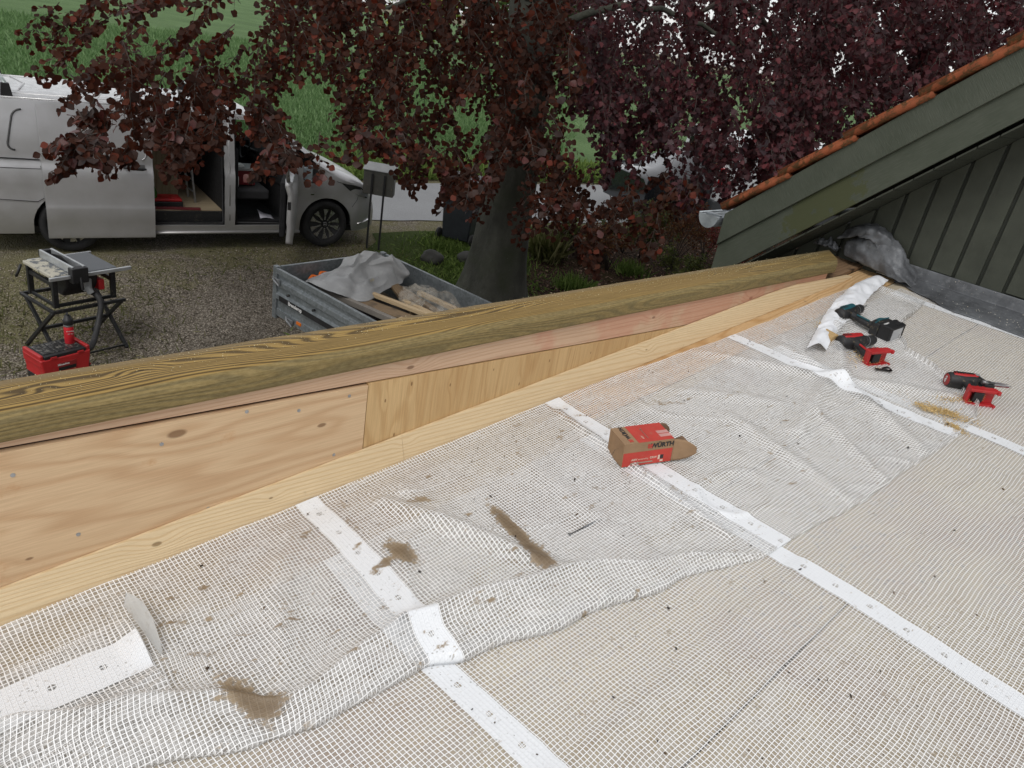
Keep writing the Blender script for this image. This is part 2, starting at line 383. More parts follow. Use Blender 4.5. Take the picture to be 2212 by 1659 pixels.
# ================================================================= FLAT ROOF
roof = thing('flat_roof', 'low flat roof under repair, of bare plywood with a timber parapet along its edge', 'roof', (-1.7, 1.5, 1.7))
def P_(o):  # keep world coordinates while parented
    o.parent = roof; o.matrix_parent_inverse = Matrix.Translation((1.7, -1.5, -1.7)); return o
PLY = wood('deck_plywood', (.57, .50, .375), (.42, .34, .24), 'y', rings=22, amp=3.4, stretch=9, line=.5, fib=.3, sharp=(.3, 1), ns=.9, stain=((.22, .17, .13), 5, .60, .55),
           extra=lambda N, P, c: N.mix(N.mapr(N.noise(P, 60, 3, .6), .66, .72, 0, .6), N.mix(N.mapr(N.noise(P, 1.7, 5, .6), .46, .62, 0, .75), c, (.40, .315, .265)), (.20, .15, .12)))
PLYA = wood('deck_plywood_orange', (.66, .45, .24), (.44, .24, .09), 'y', rings=26, amp=3.6, stretch=7, line=.65, fib=.3, sharp=(.3, 1), seed=3.3,
            stain=((.07, .045, .03), 9, .64, .7))
def tilt_box(x0, y0, x1, y1, t=.018, top=0.0):
    m = MB(); V = [(x, y, DZ(y)+top-h) for x in (x0, x1) for y in (y0, y1) for h in (0, t)]
    return m.add(V, [(0, 1, 3, 2), (4, 6, 7, 5), (0, 4, 5, 1), (2, 3, 7, 6), (0, 2, 6, 4), (1, 5, 7, 3)])
G = .0035
for (a, b, c, d, mt) in [(-1.75, -2.2, -.42-G, 2.07, PLY), (-.42+G, -2.2, .80, 2.07, PLY), (.80+2*G, -2.2, 3.4, 2.07, PLY),
                     (-1.75, 2.07+2*G, -1.52, 4.98, PLYA), (-1.52+2*G, 2.07+2*G, -.96, 4.98, PLY), (-.96+2*G, 2.07+2*G, .26, 4.93, PLY), (.26+2*G, 2.07+2*G, 3.4, 4.93, PLY)]:
    P_(tilt_box(a, b, c, d).build('plywood_sheet', mt, bev=.001, seg=1))
wl = MB().b2((-1.86, -2.2, 0), (-1.76, 4.5, 1.58)); wl.b2((-1.76, -2.2, 0), (3.4, -2.1, 1.58)); wl.b2((3.3, -2.1, 0), (3.4, 4.5, 1.58))
P_(wl.build('wall', plain('render_wall', (.30, .29, .26), .9, bump=.3)))
CAPM = wood('treated_timber', (.42, .275, .085), (.06, .036, .013), 'y', rings=105, amp=2.1, stretch=12, line=.95, fib=.55, sharp=(.30, .85), ns=1.25, bumpd=.003, rough=.7,
            knots=[(-1.83, .62, 2.405, .009), (-1.80, 1.65, 2.405, .006), (-1.85, 3.35, 2.405, .009), (-1.82, .40, 2.405, .005)], tint=(.33, .225, .085),
            extra=lambda N, P, c: N.mix(N.mapr(N.sep(P)[0], -1.7535, -1.7505, 0, .72), N.mix(N.mapr(N.sep(P)[1], 3.0, 4.4, 0, .5), N.mix(N.mapr(N.sep(P)[0], -1.862, -1.89, 0, .55, True), c, (.20, .155, .095)), (.12, .10, .045)),
                                        N.mix(N.mapr(N.noise(N.vm('MULTIPLY', P, (60, 14, 60)), 3, 6, .75), .32, .72), (.135, .105, .042), (.31, .25, .12))))
# parapet cap: chamfered profile swept along y, skew cut at the far end
prof = [(-1.905, 2.345), (-1.908, 2.398), (-1.902, 2.407), (-1.765, 2.411), (-1.757, 2.408), (-1.752, 2.405), (-1.736, 2.392), (-1.7335, 2.386), (-1.733, 2.345), (-1.736, 2.338)]
m = MB(); ys = np.linspace(-1.6, 4.5, 62); V = []
for i, y in enumerate(ys):
    for (x, z) in prof:
        yy = y + ((x+1.735)*-1.35 if i == len(ys)-1 else 0)
        V.append((x+.0015*mnoise.noise((y*3, z*20, x*9)), yy+.02*(i == len(ys)-1), z+.0015*mnoise.noise((y*4, x*15, 2))))
k = len(prof)
m.add(V, [(i*k+j, i*k+(j+1) % k, (i+1)*k+(j+1) % k, (i+1)*k+j) for i in range(len(ys)-1) for j in range(k)] + [tuple(range(k)), tuple((len(ys)-1)*k+j for j in range(k))])
P_(m.build('parapet_cap', CAPM))
# pine fascia strip under the cap (its lower edge drops towards the house)
PINE_P = wood('pink_pine', (.66, .46, .31), (.50, .29, .17), 'y', rings=75, amp=2.0, stretch=16, line=.5, across='z', seed=1.7, knots=[(-1.745, 1.42, 2.30, .012), (-1.745, 3.6, 2.28, .014), (-1.745, 2.75, 2.29, .01)],
              extra=lambda N, P, c: N.mix(N.mapr(N.math('ADD', N.mapr(N.sep(P)[1], 2.6, 3.4, -.4, .12), N.noise(P, 4, 4)), .5, .62, 0, .32, True), c, (.55, .17, .11)))
m = MB(); zb = lambda y: 2.325-.0385*max(0, y-.1)
V = []
for y in np.linspace(-1.6, 4.46, 30):
    V += [(-1.748, y, zb(y)), (-1.748, y, 2.3375), (-1.80, y, 2.3375), (-1.80, y, zb(y))]
m.add(V, [(i*4+j, i*4+(j+1) % 4, i*4+4+(j+1) % 4, i*4+4+j) for i in range(29) for j in range(4)] + [(0, 1, 2, 3), (116, 117, 118, 119)])
P_(m.build('fascia_strip', PINE_P, bev=.0015))
kn = [(-1.745, .67, 2.255, .019), (-1.745, 1.10, 2.17, .012), (-1.745, .93, 2.29, .008), (-1.745, .31, 2.0, .008), (-1.745, .42, 2.25, .004), (-1.745, .72, 2.02, .004)]
PL1 = wood('plywood_panel', (.72, .52, .32), (.50, .28, .14), 'y', rings=17, amp=4.2, stretch=8, line=.5, across='z', knots=kn, ns=1.3, sharp=(.2, 1), fib=.3, tint=(.62, .43, .25), stain=((.52, .24, .09), 9, .62, .55))
PL2 = wood('plywood_panel_upright', (.68, .47, .235), (.46, .25, .09), 'z', rings=46, amp=2.2, stretch=9, line=.36, across='y', ns=1.3, fib=.35, seed=0,
           knots=[(-1.745, 1.43, 2.24, .006), (-1.745, 1.6, 2.2, .005), (-1.745, 1.33, 2.2, .005), (-1.745, 1.95, 2.13, .005), (-1.745, 2.1, 2.2, .005), (-1.745, 1.38, 2.06, .005), (-1.745, 1.62, 2.06, .005), (-1.745, 2.35, 2.19, .004), (-1.745, 1.8, 2.22, .004)])
def panel(y0, y1, x, mat, gap, hole=None):
    m = MB(); V = []; ys = np.linspace(y0, y1, 14)
    for y in ys:
        t = zb(y)-gap; b = min(DZ(y)+.02, t-.001)
        V += [(x, y, b), (x, y, t), (x-.018, y, t), (x-.018, y, b)]
    m.add(V, [(i*4+j, i*4+(j+1) % 4, i*4+4+(j+1) % 4, i*4+4+j) for i in range(13) for j in range(4)] + [(0, 1, 2, 3), (52, 53, 54, 55)])
    return P_(m.build('plywood_panel', mat, bev=.001, seg=1))
panel(-1.6, 1.257, -1.742, PL1, .009); panel(1.260, 4.2, -1.7445, PL2, .004)
P_(MB().b2((-1.80, -1.6, 1.75), (-1.768, 4.4, 2.30)).build('backing_board', plain('dark_gap_board', (.10, .05, .035), .8)))
# batten in the corner between deck and upstand
BAT = wood('pine_batten', (.76, .60, .375), (.58, .385, .19), 'y', rings=80, amp=1.3, stretch=26, line=.5, seed=5.1, across='z',
           knots=[(-1.72, .60, 1.94, .010), (-1.72, .93, 1.975, .006), (-1.72, 1.42, 2.03, .006), (-1.72, 2.72, 2.15, .008)], stain=((.22, .15, .09), 11, .66, .5))
def bar(y0, y1, x0, x1, h0, h1, mat, name, off=0.0, sl=0.0, zmax=9.0):
    m = MB(); ys = np.linspace(y0, y1, 16); V = []
    for y in ys:
        zt = min(DZ(y)+(h1 if y < 4.0 else h1+(.010-h1)*min(1, (y-4.0)/.72))+off, zmax); zt = max(zt, DZ(y)+h0+off+.002); k = (zt-DZ(y)-h0-off)/(h1-h0)
        V += [(x0, y, DZ(y)+h0+off), (x1, y, DZ(y)+h0+off), (x1-sl*k, y, zt), (x0, y, zt)]
    m.add(V, [(i*4+j, i*4+(j+1) % 4, i*4+4+(j+1) % 4, i*4+4+j) for i in range(15) for j in range(4)] + [(0, 1, 2, 3), (60, 61, 62, 63)])
    return P_(m.build(name, mat, bev=.0012))
bar(-1.6, 1.405, -1.741, -1.703, .001, .094, BAT, 'edge_batten', 0, .031); bar(1.4065, 4.74, -1.7435, -1.7045, .001, .092, BAT, 'edge_batten', 0, .031, 2.3365)
screws = MB()
for (y, z) in [(.30, 2.245), (.63, 2.235), (.86, 2.275), (1.19, 2.25), (1.02, 2.24), (.42, 2.03), (1.15, 2.05), (.75, 1.99)]:
    screws.lathe([(.0055, -.0008), (.0055, .0006), (.002, .0009)], (-1.7415, y, z), 'x', 10)
P_(tag(screws.build('screw_heads', STEEL), kind='stuff'))
# white board edge and dark damp end piece near the house
bar(4.985, 5.0, -1.80, -1.20, 0.004, .02, plain('white_trim', (.62, .61, .57), .6, dirt=.3), 'white_trim', .0)
P_(tilt_box(-2.05, 4.50, -1.752, 4.995, .02, .022).build('plywood_sheet', wood('damp_plywood', (.34, .22, .13), (.13, .075, .04), 'y', rings=26, amp=3, stretch=8, line=.5, stain=((.03, .02, .014), 7, .5, .85)), bev=.001, seg=1))

# ================================================================= HOUSE WITH GABLE
house = thing('gabled_house', 'dark green boarded house gable with red tiled roof edge beside the flat roof', 'house', (-1.4, 5, 0))
def H_(o): o.parent = house; o.matrix_parent_inverse = Matrix.Translation((1.4, -5, 0)); return o
GRN = NTm = None
def green(name, along):
    N = NT(name); P = N.tc.outputs['Object']
    v = N.vm('MULTIPLY', P, (260, 60, 12) if along == 'z' else (60, 60, 60)); f = N.noise(v, 1, 5, .7)
    n2 = N.noise(P, 6, 5, .65)
    c = N.mix(N.mapr(n2, .35, .7), (.036, .040, .030), (.055, .061, .046)); c = N.mix(N.mapr(f, .4, .75, 0, .35), c, (.075, .082, .062))
    sp = N.voro(P, 38); c = N.mix(N.mapr(sp, .05, .035, 0, .5), c, (.16, .16, .13))
    N.set(color=c, rough=N.mapr(f, .3, .7, .45, .7), spec=.35); N.bump(f, .55, .0015); return N.m
GW = green('dark_green_boards', 'z')
def greenv(name, rib):
    N = NT(name); P = N.tc.outputs['Object']; x, y, z = N.sep(P)
    sl = N.math('SUBTRACT', N.math('MULTIPLY', x, .741), N.math('MULTIPLY', z, -.671))   # runs up the rake
    ac = N.math('SUBTRACT', N.math('MULTIPLY', z, .741), N.math('MULTIPLY', x, .671))
    f = N.noise(N.comb(N.math('MULTIPLY', sl, 230 if rib else 12), N.math('MULTIPLY', ac, 14 if rib else 200), 0), 1, 4, .6)
    n2 = N.noise(P, 5, 5, .65)
    c = N.mix(N.mapr(n2, .35, .7), (.047, .056, .038), (.064, .073, .053)); c = N.mix(N.mapr(f, .45, .8, 0, .4), c, (.11, .12, .095))
    if not rib:
        al = N.math('ADD', N.mapr(N.math('ABSOLUTE', N.math('SUBTRACT', x, -1.95)), .1, .45, .12, -.3), n2)
        c = N.mix(N.mapr(al, .52, .56, 0, .8, True), c, (.050, .056, .018))
    sp = N.voro(P, 24); c = N.mix(N.mapr(sp, .035, .02, 0, .6), c, (.2, .2, .17))
    N.set(color=c, rough=.5, spec=.4); N.bump(f, .8, .003 if rib else .001); return N.m
soff = lambda x: 2.824+.921*(x+1.644)      # soffit line on the wall
step = .1385; x = -1.5095-step*8; i = 0
while x < 1.6:
    x0, x1 = x+.0035, x+step-.0035-.0135
    zt0, zt1 = soff(x0)+.004, soff(x1)+.004
    zbm = 2.43 + .004*((i*37) % 5-2)
    if x1 < -1.62: zbm = 2.16
    if zt0 > zbm+.02:
        m = MB(); m.add([(xx, yy, zz) for (xx, zz) in ((x0, zbm), (x1, zbm), (x1, zt1), (x0, zt0)) for yy in (4.978+.0012*((i*7) % 3), 5.0)],
                        [(0, 2, 4, 6), (1, 7, 5, 3), (0, 1, 3, 2), (2, 3, 5, 4), (4, 5, 7, 6), (6, 7, 1, 0)])
        H_(m.build('wall_board', GW, bev=.0025))
    x += step; i += 1
# backing wall behind the boards, and the body of the house
bk = MB(); bk.prism([(-2.42, 0), (3.2, 0), (3.2, soff(1.9)), (1.9, soff(1.9)), (-2.42, soff(-2.42))], 5.0, 10.5, 'xz'); H_(bk.build('wall', plain('wall_behind_boards', (.03, .034, .026), .8)))
# soffit boards under the overhang
k = 0; s0 = -2.52
while s0 < 1.2:
    w_ = .1055*.0 + .082
    a, b = s0+.002, s0+w_-.003
    m = MB(); V = [(xx, yy, soff(xx)+hh) for xx in (a, b) for yy in (4.628, 4.999) for hh in (.006, .02)]
    m.add(V, [(0, 1, 3, 2), (4, 6, 7, 5), (0, 4, 5, 1), (2, 3, 7, 6), (0, 2, 6, 4), (1, 5, 7, 3)])
    H_(m.build('soffit_board', GW, bev=.002)); s0 += w_; k += 1
# verge boards
VT = lambda x: 2.453+.905*(x+2.581); VM = lambda x: 2.247+.9*(x+2.572); VL = lambda x: 2.184+.928*(x+2.378)
def vboard(top, bot, y0, y1, mat):
    m = MB(); xs = (-2.583, 1.0)
    m.add([(x, y, f(x)) for x in xs for f in (bot, top) for y in (y0, y1)], [(0, 1, 3, 2), (4, 6, 7, 5), (0, 4, 5, 1), (2, 3, 7, 6), (0, 2, 6, 4), (1, 5, 7, 3)])
    return H_(m.build('verge_board', mat, bev=.003))
vboard(lambda x: VT(x), lambda x: VM(x)+.003, 4.585, 4.607, greenv('verge_paint_ribbed', True))
vboard(lambda x: VM(x)+.03, lambda x: VL(x), 4.6075, 4.628, greenv('verge_paint', False))
# pantiles
TILE_M = NT('clay_tile'); N = TILE_M; P = N.tc.outputs['Object']; oi = N.n('ShaderNodeObjectInfo')
c = N.mix(N.mapr(N.noise(P, 9, 5, .65), .35, .7), (.17, .048, .020), (.33, .095, .04)); c = N.mix(N.mapr(N.noise(P, 24, 5, .7), .46, .60, 0, .85, True), c, (.045, .035, .012))
c = N.mix(N.math('MULTIPLY', oi.outputs['Random'], .3), c, (.14, .05, .025)); N.set(color=c, rough=.8, spec=.2); N.bump(N.noise(P, 60, 5), .5, .004); TILE_M = N.m
def tile_mesh():
    nu = 13; m = MB(); V = []
    for e in (0, 1):
        for i in range(nu):
            t = i/(nu-1); yy = t*.235
            if t < .62: z = .008-.012*math.sin(t/.62*math.pi)*.9
            else: z = .008+.052*math.sin((t-.62)/.38*math.pi)
            if t < .07: z += .024*(1-t/.07)
            for h in (0, .017): V.append((e*.50, yy, z+h))
    F = []
    for i in range(nu-1):
        a = i*2; b = a+nu*2
        F += [(a+1, a+3, b+3, b+1), (a, b, b+2, a+2), (a, a+2, a+3, a+1), (b, b+1, b+3, b+2)]
    F += [(0, 1, nu*2+1, nu*2), (nu*2-2, nu*4-2, nu*4-1, nu*2-1)]
    m.add(V, F); me = m.mesh('roof_tile', TILE_M, True); return me
tm = tile_mesh(); ang = math.atan(.905)
edge_me = MB(); edge_me.tube([(0, 0, 0), (.004, 0, 0), (.25, 0, .001), (.494, 0, 0), (.50, 0, 0)], [.014, .0205, .0205, .0205, .014], 10)
edge_me = edge_me.mesh('tile_nib', TILE_M, True)
for r_ in range(11):
    for c_ in range(7):
        o = inst('roof_tile', tm, None, (-2.60+.322*r_-.0*c_, 4.57+.225*c_, VT(-2.60+.322*r_)+.034), (0, -(ang-.070), 0)); o.scale.z = 1.0
        o.rotation_euler.y += .004*((r_*5+c_*3) % 5-2); H_(o)
        if c_ == 0:
            e = inst('tile_rim', edge_me, o, (0, .006, .018))
# roof body above the tiles' underlay
m = MB(); m.add([(x, y, VT(x)+h) for x in (-2.58, 1.6) for y in (4.63, 10.4) for h in (-.03, .012)], [(0, 1, 3, 2), (4, 6, 7, 5), (0, 4, 5, 1), (2, 3, 7, 6), (0, 2, 6, 4), (1, 5, 7, 3)])
H_(m.build('roof', plain('underlay', (.05, .03, .02), .8)))
# gutter
ZN = plain('zinc_gutter', (.33, .36, .38), .42, metal=.55, var=.25, scale=14, dirt=.2, dcol=(.2, .2, .18))
m = MB(); gx, gz, gr = -2.705, 2.408, .073; V = []
for yy in (4.60, 10.3):
    for k in range(13):
        t = math.pi+math.pi*k/12; V.append((gx+gr*math.cos(t), yy, gz+gr*1.15*math.sin(t)))
m.add(V, [(k, k+1, 14+k, 13+k) for k in range(12)]); g = H_(m.build('gutter', ZN, solid=.003, smooth=True))
m = MB(); m.add([(gx+gr*1.04*math.cos(math.pi+math.pi*k/12), 4.598, gz+gr*1.19*math.sin(math.pi+math.pi*k/12)) for k in range(13)], [tuple(range(13))])
c = m.build('end_cap', ZN, solid=.003); c.parent = g
m = MB(); m.tube([(gx-gr, 4.6, gz), (gx-gr, 10.3, gz)], .007, 8); c = m.build('rim', ZN, smooth=True); c.parent = g
m = MB(); m.b2((gx-.06, 4.66, gz-.005), (gx+.12, 4.69, gz+.008)); m.b2((gx+.05, 4.66, gz-.04), (gx+.066, 4.69, gz+.01)); c = m.build('bracket', ZN, bev=.002); c.parent = g

# ================================================================= LEAD FLASHING
LEAD = NT('lead_sheet'); N = LEAD; P = N.tc.outputs['Object']
c = N.mix(N.mapr(N.noise(P, 5, 6, .65), .35, .7), (.07, .073, .078), (.17, .18, .192)); c = N.mix(N.mapr(N.noise(P, 22, 6, .75), .52, .72, 0, .6), c, (.26, .27, .28))
c = N.mix(N.mapr(N.voro(P, 60), .10, .06, 0, .7), c, (.36, .34, .3))
N.set(color=c, rough=N.mapr(N.noise(P, 12, 5), .3, .7, .42, .7), metal=.35, spec=.5); N.bump(N.noise(P, 16, 5, .6), .5, .012); LEAD = N.m
lead = thing('lead_flashing', 'grey lead flashing along the foot of the green gable, one end peeled up', 'flashing', (-1.0, 4.9, 2.28))
def L_(o): o.parent = lead; o.matrix_parent_inverse = Matrix.Translation((1.0, -4.9, -2.28)); return o
def apron(u, v):
    x = -1.52+u*4.9; wv = .010*mnoise.noise((x*9, 0, 0))+.016*mnoise.noise((x*3.5, 3, 0))
    if v < .42:
        t = v/.42; y = 4.974-.006*t; z = 2.432-(2.432-(DZ(4.97)+.045))*t
    else:
        t = (v-.42)/.58; y0 = 4.90-.17*min(1, max(0, (x+1.45)/.35)) if x < 0 else 4.73
        y = 4.968+(y0-4.968)*t + wv*1.6*t*t; z = DZ(y)+.045*max(0, 1-t)**1.6+.008+ .006*abs(mnoise.noise((x*11, t*2, 5)))*t + (.014*max(0, mnoise.noise((x*6, 8, 5))))*t*t
    return (x, y + .004*mnoise.noise((x*4, v*3, 1)), z)
L_(MB().grid(apron, 330, 26).build('apron', LEAD, smooth=True, solid=.0022))
def catmull(P, t):
    n = len(P)-1; s = min(n-1e-6, max(0, t*n)); i = int(s); f = s-i
    p = [np.array(P[max(0, min(n, i+k))], float) for k in (-1, 0, 1, 2)]
    return .5*((2*p[1])+(-p[0]+p[2])*f+(2*p[0]-5*p[1]+4*p[2]-p[3])*f*f+(-p[0]+3*p[1]-3*p[2]+p[3])*f**3)
# rows from the front (low) edge to the rear (high) edge, each running from the apron towards the parapet
rows = [[(-1.40, 4.90, 2.325), (-1.47, 4.86, 2.335), (-1.56, 4.86, 2.345), (-1.66, 4.87, 2.355), (-1.76, 4.88, 2.365), (-1.86, 4.90, 2.375)],
        [(-1.40, 4.93, 2.335), (-1.49, 4.86, 2.380), (-1.585, 4.85, 2.425), (-1.68, 4.86, 2.445), (-1.78, 4.87, 2.44), (-1.88, 4.90, 2.43)],
        [(-1.405, 4.955, 2.35), (-1.49, 4.89, 2.425), (-1.59, 4.88, 2.495), (-1.69, 4.885, 2.525), (-1.78, 4.89, 2.505), (-1.87, 4.91, 2.465)],
        [(-1.41, 4.972, 2.37), (-1.485, 4.935, 2.45), (-1.57, 4.93, 2.535), (-1.665, 4.925, 2.56), (-1.76, 4.925, 2.54), (-1.85, 4.93, 2.49)]]
def curl(u, v):
    pts = [catmull(r_, u) for r_ in rows]; p = catmull(pts, v)
    p = p + np.array([mnoise.noise((u*9, v*4, 0)), mnoise.noise((u*9, v*4, 4)), mnoise.noise((u*12, v*5, 9))])*(.011, .012, .010)
    if v > .97: p = p+np.array([0, 0, .012*mnoise.noise((u*26, 0, 1))])
    return tuple(p)
L_(MB().grid(curl, 60, 24).build('peeled_curl', LEAD, smooth=True, solid=.0022))
rows2 = [[(-1.60, 4.93, 2.54), (-1.66, 4.955, 2.575), (-1.73, 4.96, 2.60), (-1.80, 4.955, 2.595), (-1.88, 4.95, 2.55)],
         [(-1.59, 4.91, 2.50), (-1.64, 4.88, 2.56), (-1.71, 4.87, 2.585), (-1.80, 4.87, 2.575), (-1.90, 4.90, 2.53)],
         [(-1.66, 4.87, 2.47), (-1.70, 4.855, 2.51), (-1.76, 4.85, 2.52), (-1.82, 4.86, 2.51), (-1.93, 4.88, 2.46)]]
L_(MB().grid(lambda u, v: tuple(catmull([catmull(r_, u) for r_ in rows2], v)+np.array([mnoise.noise((u*8, v*4, 2)), mnoise.noise((u*8, v*4, 6)), mnoise.noise((u*9, v*6, 3))])*.012), 40, 18).build('fold', LEAD, smooth=True, solid=.0022))
L_(MB().grid(lambda u, v: (-1.91-.15*u+.01*mnoise.noise((u*9, v*6, 0)), 4.86+.09*v+.02*mnoise.noise((u*8, v*6, 3)), 2.40+.035*math.sin(v*3)*math.sin(u*3.1)+.03*mnoise.noise((u*7, v*7, 7))), 26, 16).build('torn_scrap', LEAD, smooth=True, solid=.0022))

# ================================================================= PLASTIC SHEETS
def sheet_mat(name, bands_v, bands_u=(), film=.30, seed=0.0, milkk=1.0, tone=(.93, .93, .92)):
    N = NT(name); uv = N.tc.outputs['UV']; O = N.tc.outputs['Object']
    wv = N.vm('MULTIPLY', N.vm('SUBTRACT', N.noise(N.vm('ADD', uv, (seed, seed, 0)), 2.6, 3, .5, out=1), (.5, .5, .5)), (.035, .035, 0))
    wv2 = N.vm('MULTIPLY', N.vm('SUBTRACT', N.noise(uv, 14, 2, .5, out=1), (.5, .5, .5)), (.0055, .0055, 0))
    q = N.vm('ADD', N.vm('ADD', uv, wv), wv2); u, v, _ = N.sep(q)
    def thr(s, pitch, wd):
        f = N.math('ABSOLUTE', N.math('SUBTRACT', N.math('FRACT', N.math('DIVIDE', s, pitch)), .5))
        return N.mapr(f, .5-wd/2-.05, .5-wd/2+.02, 0, 1)
    tu, tv = thr(u, .0113, .16), thr(v, .0109, .20)
    th = N.math('MAXIMUM', tu, tv)
    wn = N.n('ShaderNodeTexWhiteNoise', noise_dimensions='2D'); N.put(wn.inputs['Vector'], N.comb(N.math('FLOOR', N.math('DIVIDE', u, .0113)), N.math('FLOOR', N.math('DIVIDE', v, .0109))))
    cell = wn.outputs['Value']
    band = None; ring = None
    for (s, o_, lst) in ((v, u, bands_v), (u, v, bands_u)):
        for b in lst:
            bw = .060 if lst is bands_u else .0365
            d = N.math('ABSOLUTE', N.math('SUBTRACT', s, b)); x = N.mapr(d, bw+.001, bw-.001, 0, 1)
            band = x if band is None else N.math('MAXIMUM', band, x)
            oo = N.math('SUBTRACT', N.math('MULTIPLY', N.math('FRACT', N.math('DIVIDE', o_, .105)), .105), .0525)
            rr = N.length(N.comb(oo, N.math('SUBTRACT', s, b))); hole = N.mapr(rr, .0092, .0078, 0, 1)
            cross = N.math('MINIMUM', N.math('ABSOLUTE', oo), d); hole = N.math('MULTIPLY', hole, N.mapr(cross, .0008, .0014, 0, 1))
            ring = hole if ring is None else N.math('MAXIMUM', ring, hole)
    band = N.math('MULTIPLY', band, N.math('SUBTRACT', 1, ring))
    at = N.n('ShaderNodeAttribute', attribute_name='dirt').outputs['Fac']
    n1 = N.noise(uv, 26, 6, .7); n0 = N.noise(N.vm('MULTIPLY', uv, (1, .6, 1)), 9, 5, .65)
    sp = N.mapr(N.noise(N.vm('MULTIPLY', uv, (1, .5, 1)), 60, 4, .65), .60, .68, 0, .8, True)
    dirt = N.mapr(N.math('ADD', at, N.math('MULTIPLY', N.math('SUBTRACT', N.noise(N.vm('MULTIPLY', uv, (1.3, .8, 1)), 48, 6, .75), .5), 2.0)), .36, .70, 0, 1, True)
    specks = N.mapr(N.noise(N.vm('ADD', uv, (7, 3, 1)), 95, 3, .6), .715, .74, 0, .9)
    clump = N.mapr(n0, .43, .60, 0, 1)
    grime = N.math('MULTIPLY', sp, clump)
    drop = N.mapr(N.voro(N.vm('ADD', q, (seed, 1, 0)), 60), .25, .12, 0, .35)
    drop = N.math('MULTIPLY', N.mapr(N.noise(uv, 7, 3), .42, .6), N.mapr(N.voro(N.vm('ADD', q, (seed, 1, 0)), 75), .22, .16, 0, .8))
    milk = N.mapr(N.noise(N.vm('MULTIPLY', uv, (1.6, .8, 1)), 7, 6, .7), .45, .66, 0, .36)      # film lying close or clear of what is below
    fa = N.math('ADD', film, N.math('ADD', N.math('MULTIPLY', milk, milkk), N.math('MULTIPLY', N.mapr(cell, 0, 1, -.5, .5), .24)), clamp=True)
    al = N.math('MAXIMUM', N.math('MULTIPLY', th, .97), fa, clamp=True)
    al = N.math('MAXIMUM', al, N.math('MULTIPLY', band, .93)); al = N.math('MAXIMUM', al, N.math('MULTIPLY', dirt, .86))
    al = N.math('MAXIMUM', al, N.math('MULTIPLY', grime, .7)); al = N.math('MAXIMUM', al, specks)
    c = N.mix(th, N.mix(cell, (.50, .49, .47), (.66, .65, .63)), tone); c = N.mix(N.math('MULTIPLY', band, N.math('SUBTRACT', 1, N.math('MULTIPLY', tv, .0))), c, (.86, .88, .90))
    c = N.mix(N.math('MULTIPLY', N.math('MULTIPLY', band, drop), 1), c, (.42, .42, .41))
    c = N.mix(N.math('MULTIPLY', drop, N.math('SUBTRACT', 1, band)), c, (.52, .50, .46)); c = N.mix(grime, c, (.36, .28, .18)); c = N.mix(N.math('MULTIPLY', dirt, .88), c, N.mix(N.mapr(N.noise(uv, 12, 5), .35, .65), (.20, .125, .05), (.36, .26, .14)))
    c = N.mix(N.mapr(at, .55, 1.0, 0, .55), c, (.10, .06, .025)); c = N.mix(specks, c, (.05, .04, .035))
    N.set(color=c, rough=N.mapr(th, 0, 1, .34, .5), alpha=al, spec=.45)
    N.bump(N.math('ADD', N.math('MULTIPLY', th, .8), N.math('MULTIPLY', N.noise(q, 70, 3, .6), .5)), .55, .0022)
    return N.m
def cloth(name, xs, pos, uvf, mat, dirtf=None, parent=None):
    nu, nv = xs; uu, vv = np.meshgrid(np.linspace(0, 1, nu), np.linspace(0, 1, nv))
    Pp = [pos(a, b) for a, b in zip(uu.ravel(), vv.ravel())]; Uv = np.array([uvf(a, b, p) for a, b, p in zip(uu.ravel(), vv.ravel(), Pp)])
    m = MB(); m.v = Pp; m.f = [(j*nu+i, j*nu+i+1, (j+1)*nu+i+1, (j+1)*nu+i) for j in range(nv-1) for i in range(nu-1)]
    me = bpy.data.meshes.new(name); me.from_pydata(m.v, [], m.f); me.update(); me.materials.append(mat); me.shade_smooth()
    ul = me.uv_layers.new(name='UVMap'); idx = np.empty(len(me.loops), np.int32); me.loops.foreach_get('vertex_index', idx)
    ul.data.foreach_set('uv', Uv[idx].astype(np.float32).ravel())
    at = me.attributes.new('dirt', 'FLOAT', 'POINT')
    if dirtf: at.data.foreach_set('value', np.array([dirtf(u_, p) for u_, p in zip(Uv, Pp)], np.float32))
    o = bpy.data.objects.new(name, me); COL.objects.link(o)
    if parent: o.parent = parent
    return o
def seg(px, py, a, b):
    ax, ay = a; bx, by = b; dx, dy = bx-ax, by-ay; t = max(0, min(1, ((px-ax)*dx+(py-ay)*dy)/(dx*dx+dy*dy)))
    return math.hypot(px-ax-dx*t, py-ay-dy*t), t
RIDGES = [((-1.56, 1.22), (-.92, 1.50), .026, .035), ((-1.60, 1.30), (-1.20, 1.36), .014, .06), ((-1.66, 2.075), (-.80, 1.985), .020, .022), ((-1.08, 3.33), (-1.62, 3.02), .022, .04),
          ((-1.08, 3.33), (-.60, 3.05), .024, .045), ((-1.10, 3.36), (-1.38, 3.85), .045, .05), ((-1.38, 3.85), (-1.55, 4.6), .035, .06), ((-1.06, 3.36), (-.72, 3.62), .026, .05),
          ((-1.12, 3.30), (-.98, 2.75), .03, .05), ((-1.2, 2.62), (-.66, 2.5), .018, .045), ((-1.0, 2.95), (-.62, 2.72), .02, .03), ((-1.3, 4.55), (-1.05, 4.05), .026, .06), ((-1.5, .85), (-1.1, .66), .012, .05),
          ((-1.5, 1.75), (-.9, 1.70), .008, .05), ((-1.15, 2.9), (-1.55, 2.55), .014, .05), ((-1.62, 4.72), (-1.2, 4.62), .02, .04), ((-1.16, 3.34), (-1.42, 3.42), .028, .035)]
